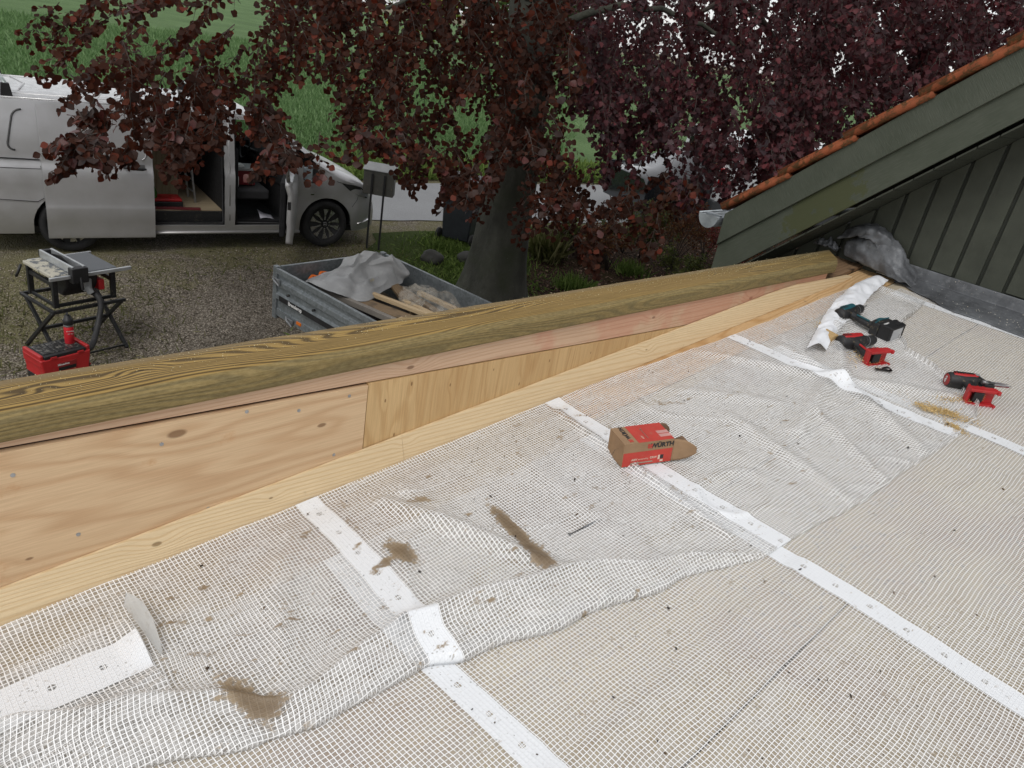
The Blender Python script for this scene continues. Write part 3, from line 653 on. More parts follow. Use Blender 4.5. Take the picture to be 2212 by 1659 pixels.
def fold_h(x, y):
    h = .0035*(1+mnoise.noise((x*3.2, y*3.2, 1)))+.006*max(0, mnoise.noise((x*2.2+y*1.4, y*1.1, 7)))
    h += .0028*abs(mnoise.noise((x*11+y*3, y*6, 3)))
    c = abs(mnoise.noise((x*2.3+y*.9+3, y*1.5-x, 4))); h += .010*max(0, 1-c/.05)*max(0, mnoise.noise((x*1.5, y*1.5, 11))+.25)
    c = abs(mnoise.noise((x*4.1-y*2, y*2.6+x, 8))); h += .006*max(0, 1-c/.045)*max(0, mnoise.noise((x*2, y*2, 15))+.3)
    for a, b, hh, ww in RIDGES:
        if abs(y-(a[1]+b[1])/2) > abs(a[1]-b[1])/2+ww*3.2: continue
        d, t = seg(x, y, a, b)
        if d < ww*3: h += hh*math.exp(-(d/ww)**2*1.6)*(.6+.4*math.sin(math.pi*min(1, t*1.15+.05)))
    return h
def lerp_tab(tab, y):
    if y <= tab[0][0]: return tab[0][1]
    for (a, p), (b, q) in zip(tab, tab[1:]):
        if y <= b:
            t = (y-a)/(b-a); t = t*t*(3-2*t); return p+(q-p)*t
    return tab[-1][1]
EDGE = [(-1.6, -1.36), (.0, -1.30), (.137, -1.27), (.344, -1.13), (.554, -1.035), (.69, -.995), (.94, -.98), (1.05, -.93), (1.36, -.85), (1.67, -.775), (2.06, -.665), (2.66, -.605), (3.27, -.571), (3.50, -.572), (3.62, -.60), (3.73, -.70), (3.83, -.86), (3.94, -1.05), (4.13, -1.18), (4.4, -1.22), (4.80, -1.26)]
CREST = [(-1.6, .10), (.1, .13), (.344, .20), (.51, .19), (.63, .10), (.70, .10), (.883, .14), (1.04, .185), (1.242, .19), (1.50, .165), (1.75, .085), (2.05, .006), (6, .004)]
CRH = [(-1.6, .05), (.35, .06), (.62, .04), (.85, .065), (1.05, .07), (1.25, .075), (1.5, .06), (1.75, .03), (2.05, .006), (3.3, .010), (3.7, .03), (4.2, .03), (4.8, .012)]
SE = [(-2, -1.701), (2.1, -1.699), (2.5, -1.69), (2.85, -1.672), (3.4, -1.645), (3.75, -1.635), (4.2, -1.635), (4.6, -1.625), (4.70, -1.60), (4.78, -1.55)]
FP = .30    # share of the surface used by the rolled edge
def up_pos(u, v):
    y = -1.0+v*5.76; xe = lerp_tab(EDGE, y)+.006*mnoise.noise((y*9, 0, 0)); wf = lerp_tab(CREST, y); hf = lerp_tab(CRH, y)
    xi = xe-wf; x0 = lerp_tab(SE, y)+.004*mnoise.noise((y*4, 1, 0))
    if u < 1-FP:
        t = u/(1-FP); x = x0+(xi-x0)*t
        z = DZ(y)+.004+fold_h(x, y)*min(1, max(.1, (x+1.70)*12)) + .012*max(0, 1-(x+1.703)*22)
        z += hf*.25*max(0, 1-(xi-x)/.05)**2*(wf > .02)
    else:
        t = (u-(1-FP))/FP
        cr = .45*mnoise.noise((y*6, t*2, 0))+.55*(.5-abs(mnoise.noise((y*9+t*3, t*2, 4)))*2)*(.4+max(0, mnoise.noise((y*2.5, 9, 9))))
        if t < .72:
            s = t/.72; x = xi+wf*(s+.05*cr*math.sin(math.pi*s)); z = DZ(y)+.006+hf*(.25+.75*math.sin(s/.24*math.pi/2) if s < .24 else (1-.62*(s-.24)/.64 if s < .88 else .38*math.cos((s-.88)/.12*math.pi/2*.96)**.6))
            z += hf*.28*cr*math.sin(math.pi*s) + fold_h(xi, y)*.3
        else:
            s = (t-.72)/.28; x = xe-wf*.32*s; z = DZ(y)+.0045+hf*.06*math.sin(math.pi*s)
    return (x, y, z)
def up_uv(u, v, p):
    y = p[1]; xe = lerp_tab(EDGE, y); wf = lerp_tab(CREST, y); xi = xe-wf
    if u < 1-FP: uu = p[0]
    else: uu = xi+(u-(1-FP))/FP*wf*1.75
    return (uu, y+.012*math.sin(uu*5)+.02*(uu > xi)*min(1, (uu-xi)*8))
STAINS = [(-1.22, 1.465, .15, .026, -8, 1.15), (-1.10, 1.442, .09, .034, -10, 1.2), (-1.34, 1.135, .075, .038, 8, 1.0), (-1.335, 1.07, .02, .06, 15, .85), (-1.49, 1.31, .05, .022, 70, .75), (-1.15, .575, .10, .036, 8, 1.2), (-1.10, .60, .05, .05, 0, 1.0),
          (-1.53, 1.09, .05, .022, 0, .55), (-1.62, 1.12, .04, .02, 30, .55), (-1.02, 1.14, .03, .02, 0, .5), (-1.33, .78, .05, .02, 40, .5), (-1.42, .62, .04, .018, 30, .55), (-1.34, .56, .045, .016, 60, .6), (-1.2, .98, .02, .03, 0, .5),
          (-1.5, 1.75, .03, .02, 0, .5), (-1.42, 2.5, .10, .03, 60, .55), (-1.5, 1.95, .035, .03, 0, .5), (-1.2, 1.85, .03, .02, 0, .45), (-1.25, 2.45, .05, .015, 70, .5), (-1.05, 2.05, .08, .012, -15, .6), (-1.3, 2.75, .1, .02, 75, .5)]
_g = np.random.default_rng(21)
for _k in range(190):
    STAINS.append((_g.uniform(-1.66, -.80), _g.uniform(.45, 3.0), _g.uniform(.004, .012), _g.uniform(.006, .040)**1.0, _g.uniform(-40, 20), _g.uniform(.35, .8)))
STAINS.sort(key=lambda q: q[1])
def stain_f(uv, p):
    b = 0
    for (x, y, a, c_, g, s) in STAINS:
        dx, dy = p[0]-x, p[1]-y
        if abs(dy) > .25 or abs(dx) > .3 or abs(dy) > 3*max(a, c_): continue
        g = R(g); e = ((dx*math.cos(g)+dy*math.sin(g))/a)**2+((-dx*math.sin(g)+dy*math.cos(g))/c_)**2
        b = max(b, s*math.exp(-e*.9))
    return b
o = cloth('scaffold_sheet', (150, 620), up_pos, up_uv, sheet_mat('reinforced_film_upper', (1.03, 2.10, 3.30), film=.20), stain_f)
tag(o, 'stained mesh-reinforced plastic sheet with brown puddles, lying along the parapet, its near edge rolled up', 'plastic sheet')
def lo_pos(u, v):
    x = -1.45+u*4.6; y = -1.2+v*6.05
    if y > 4.62: x = max(x, -1.45)
    h = .002+.0045*(1+mnoise.noise((x*2.1+5, y*2.1, 1)))+.004*max(0, mnoise.noise((x*1.6-y*1.2, y*1.4, 9)))+.0018*abs(mnoise.noise((x*9, y*5+x*4, 3)))
    h = min(h, .012) if x < -.55 else h
    k = .35 if (x < -.6) else 1
    return (x, y, DZ(y)+.0015+h*k)
def lo_st(uv, p):
    b = 0
    for (x, y, a, c_, s) in [(-.25, 3.0, .05, .03, .45), (.2, 2.5, .06, .04, .45), (-.4, 1.5, .03, .03, .4), (-.1, 1.9, .05, .03, .35), (-.62, 2.9, .03, .04, .4)]:
        b = max(b, s*math.exp(-((p[0]-x)/a)**2-((p[1]-y)/c_)**2))
    return b
o = cloth('scaffold_sheet', (210, 280), lo_pos, lambda u, v, p: (p[0], p[1]+.012*math.sin(p[0]*4)), sheet_mat('reinforced_film_lower', (-.1, .985, 2.045, 3.40, 4.74), film=.17, seed=4.0, milkk=.35), lo_st)
tag(o, 'cleaner mesh-reinforced plastic sheet lying flat on the plywood deck, with white bands', 'plastic sheet')
m = MB(); bp = [(-1.575, 4.80, .03), (-1.53, 4.45, .055), (-1.47, 4.15, .05), (-1.42, 3.92, .035), (-1.36, 3.70, .045), (-1.30, 3.50, .04)]
def bpos(u, v):
    p = catmull(bp, v); wd_ = .043+.014*math.sin(v*5); x = p[0]+(u-.5)*2*wd_; y = p[1]+(u-.5)*.09
    return (x, y, DZ(y)+p[2]*(.35+.65*math.sin(math.pi*min(1, max(0, u*.9+.1))))+.026*(.5-abs(mnoise.noise((x*14, y*8, 3)))*2)*.8+.010)
m.grid(bpos, 26, 90); BANDM = plain('woven_band', (.80, .82, .85), .5, var=.06, dirt=.15, dcol=(.5, .46, .38), bump=.4, bscale=150); bd = m.build('loose_band', BANDM, smooth=True); bd.parent = o
# short overlapping end piece at the lower left
def of_pos(u, v):
    y = -1.0+v*1.475; ye = y
    wdt = .31+.05*mnoise.noise((y*2, 5, 0)); x = -1.545+u*wdt + .03*max(0, (y-.2)/.3)*(u-.3)
    h = .009+.003*mnoise.noise((x*6, y*3, 2))
    if u > .55: h += .035*math.sin((u-.55)/.45*math.pi)*(.6+.5*mnoise.noise((y*4, 2, 2)))+ .004*math.sin(x*160+y*30)*(u > .6)
    zz = DZ(y)+h+.008
    if v > .955:
        t = (v-.955)/.045
        zz += .022*t*(math.sin(min(1, u*1.9)*math.pi) if u < .53 else 0); y -= .018*t
    return (x, y, zz)
o = cloth('scaffold_sheet', (56, 190), of_pos, lambda u, v, p: (p[0]+1.467+.02*mnoise.noise((p[1]*3, 0, 0)), p[1]), sheet_mat('reinforced_film_end', (), (0.035, ), film=.22, seed=9.0))
tag(o, 'short reinforced sheet end with one white band and a torn flap standing up', 'plastic sheet')
m = MB(); m.grid(lambda u, v: (-1.60+.205*u+.012*v, .470+.018*v*math.sin(u*3)+.012*u, DZ(.47)+.012+(.040*(1-u)**.5*(u > .02)+.030)*v*(.75+.25*math.sin(u*5))), 30, 14)
FLAP = plain('milky_film', (.62, .63, .62), .4, var=.06, dirt=.15, dcol=(.35, .32, .27)); FLAP.node_tree.nodes['Principled BSDF'].inputs['Alpha'].default_value = .82
fl = m.build('torn_flap', FLAP, smooth=True); fl.parent = o

# ================================================================= VAN
VT_, VN_ = Vector((.15704, .98759, 0)), Vector((.98759, -.15704, 0))
van = thing('parked_van', 'silver grey panel van with sliding door and front door standing open on the gravel drive', 'van', (-9.879, 2.618, 0), math.atan2(.98759, .15704))
# local axes: x forward from the rear hub, y away from the camera (near side at y=0), z up
PAINT = NT('silver_paint'); N = PAINT; P = N.tc.outputs['Object']
c = N.mix(N.mapr(N.noise(P, 3, 4), .35, .7), (.50, .50, .50), (.58, .58, .59)); c = N.mix(N.mapr(N.sep(P)[2], .2, .75, .35, 0), c, (.17, .155, .13))
N.set(color=c, rough=N.mapr(N.noise(P, 7, 5), .3, .7, .32, .44), metal=.55, coat=.35); PAINT = N.m
ROOFP = NT('wet_roof_paint'); N = ROOFP; P = N.tc.outputs['Object']
N.set(color=N.mix(N.mapr(N.noise(P, 9, 6, .7), .4, .65), (.34, .34, .34), (.5, .5, .5)), rough=N.mapr(N.noise(P, 14, 6, .7), .35, .6, .12, .4), metal=.6, coat=.4); ROOFP = N.m
VGL = glass('window_glass'); VGD = plain('tinted_glass', (.006, .007, .008), .08, var=.1)
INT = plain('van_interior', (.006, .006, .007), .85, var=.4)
def Wz(z):
    T = [(.18, .925), (.30, .95), (.56, .968), (.62, .955), (.80, .960), (.97, .964), (1.02, .950), (1.08, .925), (1.16, .93), (1.45, .895), (1.70, .845), (1.77, .825), (1.81, .79)]
    if z <= T[0][0]: return T[0][1]
    for (a, p), (b, q) in zip(T, T[1:]):
        if z <= b: return p+(q-p)*(z-a)/(b-a)
    return T[-1][1]
def TL(s):   # height of the upper side edge along the van
    T = [(-1.05, 1.715), (1.2, 1.73), (2.0, 1.728), (2.2, 1.705), (2.5, 1.56), (2.8, 1.36), (3.05, 1.175), (3.2, 1.09), (3.4, .99), (3.65, .91), (3.8, .84), (3.92, .72), (4.02, .60), (4.08, .45)]
    if s <= T[0][0]: return T[0][1]
    for (a, p), (b, q) in zip(T, T[1:]):
        if s <= b: return p+(q-p)*(s-a)/(b-a)
    return T[-1][1]
def ZB(s):
    z = .235
    for h in (0.02, 3.2):
        d = abs(s-h)
        if d < .385: z = max(z, .335+math.sqrt(.385**2-d*d))
    if s > 3.6: z = max(z, .22+.1*max(0, s-3.75))
    return z
ST = sorted(set([round(a, 3) for a in list(np.linspace(-1.0, -.42, 6))+list(.02+.385*np.cos(np.linspace(math.pi, 0, 19)))+list(np.linspace(.45, 1.80, 8))+[1.80, 1.865, 1.93]+list(np.linspace(1.93, 2.66, 9))
         + list(3.2+.385*np.cos(np.linspace(math.pi, 0, 21)))+[2.74, 3.62, 3.7, 3.78, 3.86, 3.93, 3.99, 4.04, 4.075]]))
ZR = [0, .33, .56, .63, .80, .97, 1.03, 1.09, 1.16, 1.42, 1.68, 1.77]
def station(s):
    T = TL(s); zb_ = ZB(s); hw_s = 1-.35*max(0, (s-3.45)/.63)**2.4 - .03*max(0, (-.6-s)/.4)**2
    out = []
    for i, z in enumerate(ZR):
        if i == 0: z = zb_
        z = max(z, zb_+.003*i); z = min(z, T-.004*(11-i))
        out.append((Wz(z)*hw_s, z))
    k = max(0, min(1, (2.6-s)/.5)); k = .35+.65*k
    b = out[-1][0]
    k = 1+1.3*max(0, min(1, (s-2.1)/.9))
    for f, dz in ((.965, .018), (.90, .032), (.72, .042), (.4, .048), (0, .051)): out.append((b*f, T+dz*k))
    if s > 2 and s < 3.1:
        pass
    return out
SEC = [station(s) for s in ST]; NR = len(SEC[0])
parts = {k: MB() for k in ('body', 'roof', 'windshield', 'side_window', 'quarter_window', 'near_quarter', 'far_quarter')}
def classify(s, r, side):
    if side < 0:   # near side
        if .45 < s < 1.80 and 1 <= r < 10: return None
        if 1.93 < s < 2.66 and 1 <= r < 10: return None
        if 2.74 < s < 3.0 and 8 <= r < 10: return 'near_quarter'
    else:
        if 1.95 < s < 2.62 and 8 <= r < 10: return 'side_window'
        if 2.7 < s < 3.0 and 8 <= r < 10: return 'far_quarter'
    if r >= 12 and 2.42 < s < 3.08: return 'windshield'
    if r >= 11 and s < 2.42: return 'roof'
    return 'body'
for side in (-1, 1):
    for i in range(len(ST)-1):
        for r in range(NR-1):
            kq = classify((ST[i]+ST[i+1])/2, r, side)
            if kq is None: continue
            q = [(ST[i], SEC[i][r]), (ST[i+1], SEC[i+1][r]), (ST[i+1], SEC[i+1][r+1]), (ST[i], SEC[i][r+1])]
            parts[kq].add([(s, .965+side*p[0], p[1]) for s, p in q], [(0, 1, 2, 3)])
for i in (0, -1):   # tail and nose
    c = [(ST[i], .965-p[0], p[1]) for p in SEC[i]]+[(ST[i], .965+p[0], p[1]) for p in SEC[i][::-1][1:]]
    parts['body'].add(c, [tuple(range(len(c)))])
def weld(m, name, mat, parent, smooth=True, solid=0, d=.0004):
    o = m.build(name, mat, parent, smooth=smooth)
    bm = bmesh.new(); bm.from_mesh(o.data); bmesh.ops.remove_doubles(bm, verts=bm.verts, dist=d); bmesh.ops.recalc_face_normals(bm, faces=bm.faces); bm.to_mesh(o.data); bm.free()
    if solid:
        q = o.modifiers.new('s', 'SOLIDIFY'); q.thickness = solid; q.offset = -1
    e = o.modifiers.new('e', 'EDGE_SPLIT'); e.split_angle = R(28); return o
weld(parts['body'], 'body', PAINT, van, solid=.018); weld(parts['roof'], 'roof', ROOFP, van)
weld(parts['windshield'], 'windshield', VGL, van); weld(parts['side_window'], 'window', VGL, van); weld(parts['near_quarter'], 'window', VGD, van); weld(parts['far_quarter'], 'window', VGD, van)
# roof ribs and gutter rails
rb = MB()
for y in (.30, .42, 1.5, 1.62): rb.tube([(-.98, y, 1.752), (.8, y, 1.765), (2.05, y, 1.762)], .010, 6)
for s in (-.35, .25, .85, 1.45): rb.tube([(s, .45, 1.768), (s+.1, .965, 1.776), (s, 1.48, 1.768)], .011, 6)
rb.build('roof_rib', PAINT, van, smooth=True)
MB().tube([(-1, .148, 1.728), (.5, .148, 1.74), (2.05, .150, 1.738), (2.3, .165, 1.665), (2.6, .175, 1.52), (3.02, .19, 1.22)], .010, 6).build('gutter_rail', plain('alu_rail', (.5, .5, .5), .3, metal=.8), van, smooth=True)
for s in (-.48, 1.69):
    rbar = MB(); rbar.tube([(s, .18, 1.865), (s-.02, .35, 1.90), (s-.05, .965, 1.915), (s-.02, 1.6, 1.90), (s, 1.75, 1.865)], .022, 8, flat=.5)
    rbo = rbar.build('roof_bar', plain('alu_bar', (.3, .34, .33), .35, metal=.6), van, smooth=True)
    for yy in (.19, 1.74):
        f_ = MB(); f_.prism([(s-.06, 1.73), (s+.06, 1.73), (s+.035, 1.875), (s-.045, 1.875)], yy-.035, yy+.035, 'xz'); q = f_.build('foot', BLK, rbo, bev=.008)
# underbody, arches, interior
MB().b2((-.9, .12, .22), (3.7, 1.82, .30)).build('underbody', BLK, van)
m = MB()
for h in (.02, 3.2):
    P = [(h+.39*math.cos(t), .335+.39*math.sin(t)) for t in np.linspace(0, math.pi, 19)]
    n0 = len(m.v); m.add([(a, y, b) for y in (.03, .42) for a, b in P], [(k, k+1, 20+k, 19+k) for k in range(18)]); m.add([(a, .42, b) for a, b in P], [tuple(range(19))])
m.build('wheel_arch', BLK, van, solid=.004)
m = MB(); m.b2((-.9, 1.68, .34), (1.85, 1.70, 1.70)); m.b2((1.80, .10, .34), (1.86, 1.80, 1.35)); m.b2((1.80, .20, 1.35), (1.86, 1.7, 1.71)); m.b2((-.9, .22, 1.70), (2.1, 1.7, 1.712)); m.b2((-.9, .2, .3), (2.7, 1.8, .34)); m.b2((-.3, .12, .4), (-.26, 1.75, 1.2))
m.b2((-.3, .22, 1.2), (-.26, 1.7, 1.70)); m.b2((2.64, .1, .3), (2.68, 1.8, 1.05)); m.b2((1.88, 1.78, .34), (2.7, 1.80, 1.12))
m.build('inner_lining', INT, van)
m = MB(); m.b2((.3, .14, .47), (1.80, 1.70, .50)); fl = m.build('cargo_floor', wood('cargo_floor_ply', (.40, .33, .22), (.25, .19, .12), 'x', rings=20, amp=2, fib=.3), van)
m = MB(); m.b2((.4, .10, .36), (1.80, .14, .49)); m.b2((.4, .045, .30), (1.80, .12, .36)); m.build('door_step', DARK, van, bev=.006)
m = MB(); m.tube([(.45, .05, .33), (1.76, .05, .33), (1.79, .052, .37), (1.79, .14, 1.66), (1.74, .155, 1.70), (.45, .155, 1.71)], .014, 6); m.tube([(1.96, .05, .36), (2.6, .05, .345), (2.65, .055, .42), (2.65, .07, 1.05), (2.63, .095, 1.33), (2.42, .14, 1.56), (2.2, .155, 1.68), (1.96, .155, 1.68), (1.945, .10, 1.1), (1.96, .05, .36)], .013, 6)
m.build('door_seal', BLK, van, smooth=True)
m = MB(); m.tube([(1.862, .03, .40), (1.862, .035, .95), (1.862, .055, 1.12), (1.865, .115, 1.66)], [.03, .034, .026, .024], 8, flat=.45); m.build('pillar_trim', plain('silver_trim', (.36, .36, .36), .35, metal=.6), van, smooth=True)
m = MB(); m.b2((1.83, .012, .72), (1.872, .03, .80)); m.build('door_striker', BLK, van)
m = MB(); m.b2((1.842, .017, .60), (1.872, .026, .70)); m.build('tyre_label', WHITE, van)
# cab: dashboard, steering wheel, seat
m = MB(); m.prism([(2.62, .80), (2.62, 1.02), (2.70, 1.12), (3.0, 1.10), (3.02, .80)], .15, 1.78, 'xz'); m.build('dashboard', INT, van, bev=.03)
m = MB(); m.tube([(2.46+.05*math.cos(t)*1.0, 1.36+.18*math.cos(t)*0+.18*math.sin(t), 1.12+.17*math.cos(t)) for t in np.linspace(0, 2*math.pi, 25)], .013, 6, cap=False)
m.tube([(2.44, 1.36, 1.11), (2.62, 1.36, 1.03)], .03, 8); m.tube([(2.44, 1.2, 1.12), (2.44, 1.52, 1.12)], .012, 6); m.build('steering_wheel', BLK, van, smooth=True)
for y0 in (.22, 1.18):
    m = MB(); m.b2((1.96, y0, .62), (2.46, y0+.48, .76)); m.b2((1.90, y0, .70), (2.04, y0+.48, 1.30)); m.b2((1.90, y0+.12, 1.33), (2.0, y0+.36, 1.50)); m.build('seat', plain('seat_cloth', (.022, .022, .024), .9), van, bev=.035)
# sliding door, slid back outside the body
def side_panel(s0, s1, out, name, z0=.20, z1=1.70):
    ss = np.linspace(s0, s1, 20); zz = np.array([z0, z0+.025, z0+.05, .40, .55, .585, .62, .75, .90, .99, 1.025, 1.06, 1.10, 1.14, 1.16, 1.3, 1.45, 1.56, 1.63, 1.65, 1.68, z1])
    m = MB(); V = []
    for z in zz:
        for s in ss:
            e = .010 if (z < z0+.03) else 0; V.append((s + (.0), .965-Wz(z)-out-e + .02*max(0, (s-s1+.08)/.08)**2*0, z))
    k = len(ss); m.add(V, [(j*k+i, j*k+i+1, (j+1)*k+i+1, (j+1)*k+i) for j in range(len(zz)-1) for i in range(k-1)])
    return weld(m, name, PAINT, van, solid=.045)
sd = side_panel(-.23, .93, .085, 'sliding_door')
def rr(s0, s1, z0, z1, r, out, n=6, sk=0.0):
    P = []
    for cx, cz, a0 in ((s1-r, z1-r, 0), (s0+r, z1-r, 90), (s0+r, z0+r, 180), (s1-r, z0+r, 270)):
        for k in range(n+1):
            t = R(a0+90*k/n); x = cx+r*math.cos(t); z = cz+r*math.sin(t); x += sk*(z-z0)/(z1-z0)*(x < (s0+s1)/2); P.append((x, .965-Wz(z)-out, z))
    return P
TR1 = plain('pressed_edge_highlight', (.42, .42, .42), .25, metal=.8)  # highlight along the door's pressed edge, put into a paler strip colour
p = rr(-.3, .86, 1.15, 1.62, .07, .089); p = p[22:]+p[:9]
MB().tube([q for q in p if q[0] > -.21], .009, 6).build('pressed_edge', TR1, sd, smooth=True)
p = rr(-.545, .2, 1.19, 1.62, .08, .004, sk=.10); p = [q for q in p if q[0] < -.2]
MB().tube(p, .011, 6).build('pressed_edge', plain('pressed_edge_shade', (.06, .06, .06), .5), van, smooth=True)  # shaded side of the rear pressing, drawn as a dark-coloured strip
m = MB(); m.add([(s, .965-Wz(1.06)-o_, z) for s in (.60, .84) for z in (1.02, 1.10) for o_ in (.086, .094)], [(0, 1, 3, 2), (4, 6, 7, 5), (0, 4, 5, 1), (2, 3, 7, 6), (0, 2, 6, 4), (1, 5, 7, 3)])
hd = m.build('handle_recess', plain('handle_recess_paint', (.2, .2, .2), .4, metal=.5), sd, bev=.003)
MB().tube([(.605, -.088, 1.066), (.66, -.118, 1.064), (.80, -.118, 1.055), (.845, -.088, 1.052)], [.012, .017, .017, .012], 8).build('handle', BLK, sd, smooth=True)
MB().tube([(-.98, .030, 1.105), (-.24, .030, 1.09)], .008, 5).build('slide_rail', BLK, van)
m = MB(); m.tube([(-.98, .004, 1.00), (-.24, .004, .995), (-.24, .004, 1.03)], .004, 4); m.tube([(-.98, .0, .66), (-.3, .0, .62), (-.235, .0, .66)], .004, 4); m.tube([(2.72, .003, .36), (2.715, .002, .8), (2.72, .03, 1.12)], .004, 4)
m.tube([(3.05, .055, 1.12), (3.15, .03, 1.03), (3.35, .0, .95), (3.5, .005, .92)], .004, 4); m.tube([(3.58, .0, .60), (3.66, .02, .70), (3.69, .05, .78)], .003, 4)
m.build('panel_gap', BLK, van)['kind'] = 'stuff'
MB().tube([(-.55, -.003, .63), (1.8, -.003, .60), (1.94, -.0, .6)], .003, 4)
m = MB(); m.tube([(.45, .03, .235), (2.82, .03, .235)], .035, 8, flat=.6); m.build('sill', PAINT, van, smooth=True)
# wheels
RIMS = plain('polished_alloy', (.5, .5, .5), .28, metal=.85, var=.1); RIMB = plain('black_alloy', (.01, .01, .011), .3)
def wheel(parent, s, y, r=.338, rr_=.225, n=10):
    e = bpy.data.objects.new('wheel', None)
    t = MB(); t.lathe([(rr_+.012, .02), (rr_+.02, 0), (r-.03, -.006), (r-.008, .015), (r, .05), (r, .20), (r-.01, .235), (rr_+.02, .245), (rr_+.01, .23)], (s, y, r), 'y', 48)
    wo = t.build('wheel', RUB, parent, smooth=True)
    d = MB(); d.lathe([(.01, .035), (.05, .025), (.06, .055), (rr_-.02, .06), (rr_+.002, .02), (rr_+.014, .012), (rr_+.014, .2), (.01, .2)], (s, y, r), 'y', 48); d.build('rim', RIMB, wo, smooth=False)
    q = MB()
    for k in range(n):
        a = 2*math.pi*(k+.5)/n; off = (.055 if k % 2 else -.055); a += off
        ci = .055; tw = a - off*1.6
        V = []
        for (rad, aa, hwid) in ((.06, tw, .008), (.13, (a+tw)/2, .010), (rr_-.012, a, .038)):
            cx, cz = rad*math.cos(aa), rad*math.sin(aa); tx, tz = -math.sin(aa), math.cos(aa)
            for sg in (-1, 1):
                for dp in (0, .018): V.append((s+cx+tx*hwid*sg, y+.014+dp, r+cz+tz*hwid*sg))
        F = [(0, 2, 6, 4), (4, 6, 10, 8), (0, 4, 5, 1), (4, 8, 9, 5), (2, 3, 7, 6), (6, 7, 11, 10), (8, 10, 11, 9), (0, 1, 3, 2)]
        q.add(V, F)
    q.build('spokes', RIMS, wo)
    h = MB(); h.lathe([(.001, .008), (.034, .010), (.038, .02), (.038, .06)], (s, y, r), 'y', 20); h.build('hub_cap', DARK, wo, smooth=True)
    h = MB(); h.tube([(s+.028*math.cos(t), y+.006, r+.028*math.sin(t)) for t in np.linspace(0, 2*math.pi, 17)], .0025, 5, cap=False)
    for k in range(3):
        t = R(90+120*k); h.tube([(s, y+.005, r), (s+.028*math.cos(t), y+.006, r+.028*math.sin(t))], [.005, .0015], 5)
    h.build('star_emblem', RIMS, wo, smooth=True)
    return wo
wheel(van, .02, .03); wheel(van, 3.2, .03)
for s in (.02, 3.2):
    w2 = MB(); w2.lathe([(.2, 1.68), (.338, 1.69), (.338, 1.88), (.22, 1.9)], (s, 0, .338), 'y', 32); w2.build('wheel', RUB, van, smooth=True)
# open front door: hinged at the front edge
dh = bpy.data.objects.new('front_door_frame', None)
th_ = R(67); hx, hy = 2.715, .005
dx, dy = -math.cos(th_), -math.sin(th_)            # from hinge to free end
nx, ny = -dy, dx                                       # outward face normal of the opened door points forward
def DP(a, o_, z): return (hx+dx*a+nx*-o_*-1*1.0, hy+dy*a+ny*o_, z)
zz = [.36, .385, .42, .56, .62, .80, .97, 1.03, 1.09, 1.15]
m = MB(); V = []
aa = np.linspace(0, 1.0, 12)
for z in zz:
    for a in aa: V.append(DP(a, (Wz(z)-.95)*1.0+.01*(a > .95), z))
k = len(aa); m.add(V, [(j*k+i, j*k+i+1, (j+1)*k+i+1, (j+1)*k+i) for j in range(len(zz)-1) for i in range(k-1)])
fd = weld(m, 'front_door', PAINT, van)
sm = fd.modifiers.new('s', 'SOLIDIFY'); sm.thickness = .085; sm.offset = 0
m = MB(); m.tube([DP(0.02, -.05, 1.15), DP(.1, -.055, 1.24), DP(.45, -.09, 1.52), DP(.66, -.105, 1.63), DP(.96, -.115, 1.66), DP(.99, -.06, 1.4), DP(1.0, -.02, 1.15)], .024, 8); m.tube([DP(.28, -.03, 1.15), DP(.29, -.075, 1.38)], .012, 6); m.build('window_frame', plain('silver_frame', (.33, .33, .33), .35, metal=.6), fd, smooth=True)
m = MB(); m.add([DP(.05, -.04, 1.14), DP(.98, -.03, 1.14), DP(.96, -.11, 1.65), DP(.68, -.1, 1.62), DP(.45, -.085, 1.5)], [(0, 1, 2, 3, 4)]); m.build('window', VGL, fd)
m = MB(); V = [DP(a, o_, z) for a in (.06, .94) for o_ in (-.05, -.12) for z in (.42, 1.12)]; m.add(V, [(0, 1, 3, 2), (4, 6, 7, 5), (0, 4, 5, 1), (2, 3, 7, 6), (0, 2, 6, 4), (1, 5, 7, 3)]); m.build('door_lining', INT, fd, bev=.02)
m = MB(); V = [DP(a, o_, z) for a in (1.0, 1.006) for o_ in (-.02, .02) for z in (.80, .90)]; m.add(V, [(0, 1, 3, 2), (4, 6, 7, 5), (0, 4, 5, 1), (2, 3, 7, 6), (0, 2, 6, 4), (1, 5, 7, 3)]); m.build('latch', BLK, fd, bev=.002)
# mirror on the door corner
mc = Vector((2.86, -.20, 1.10)); mh = MB(); fr_ = frame(mc, VN_*0+Vector((.35, -.94, 0)), Vector((0, 0, 1)))
MX = Matrix.Rotation(R(-62), 4, 'Z')
mh.box(mc, (.20, .10, .22), MX.to_3x3()); mo = mh.build('wing_mirror', BLK, van, bev=.03)
mg = MB(); mg.box(mc+MX.to_3x3() @ Vector((0, -.052, .0)), (.155, .004, .17), MX.to_3x3())
mir = plain('mirror_glass', (.6, .68, .7), .03, metal=1, var=.02); mg.build('mirror_glass', mir, mo, bev=.001)
ma = MB(); ma.tube([(2.90, .02, 1.10), (2.88, -.12, 1.06)], [.05, .04], 8); ma.build('mirror_arm', BLK, mo, smooth=True)
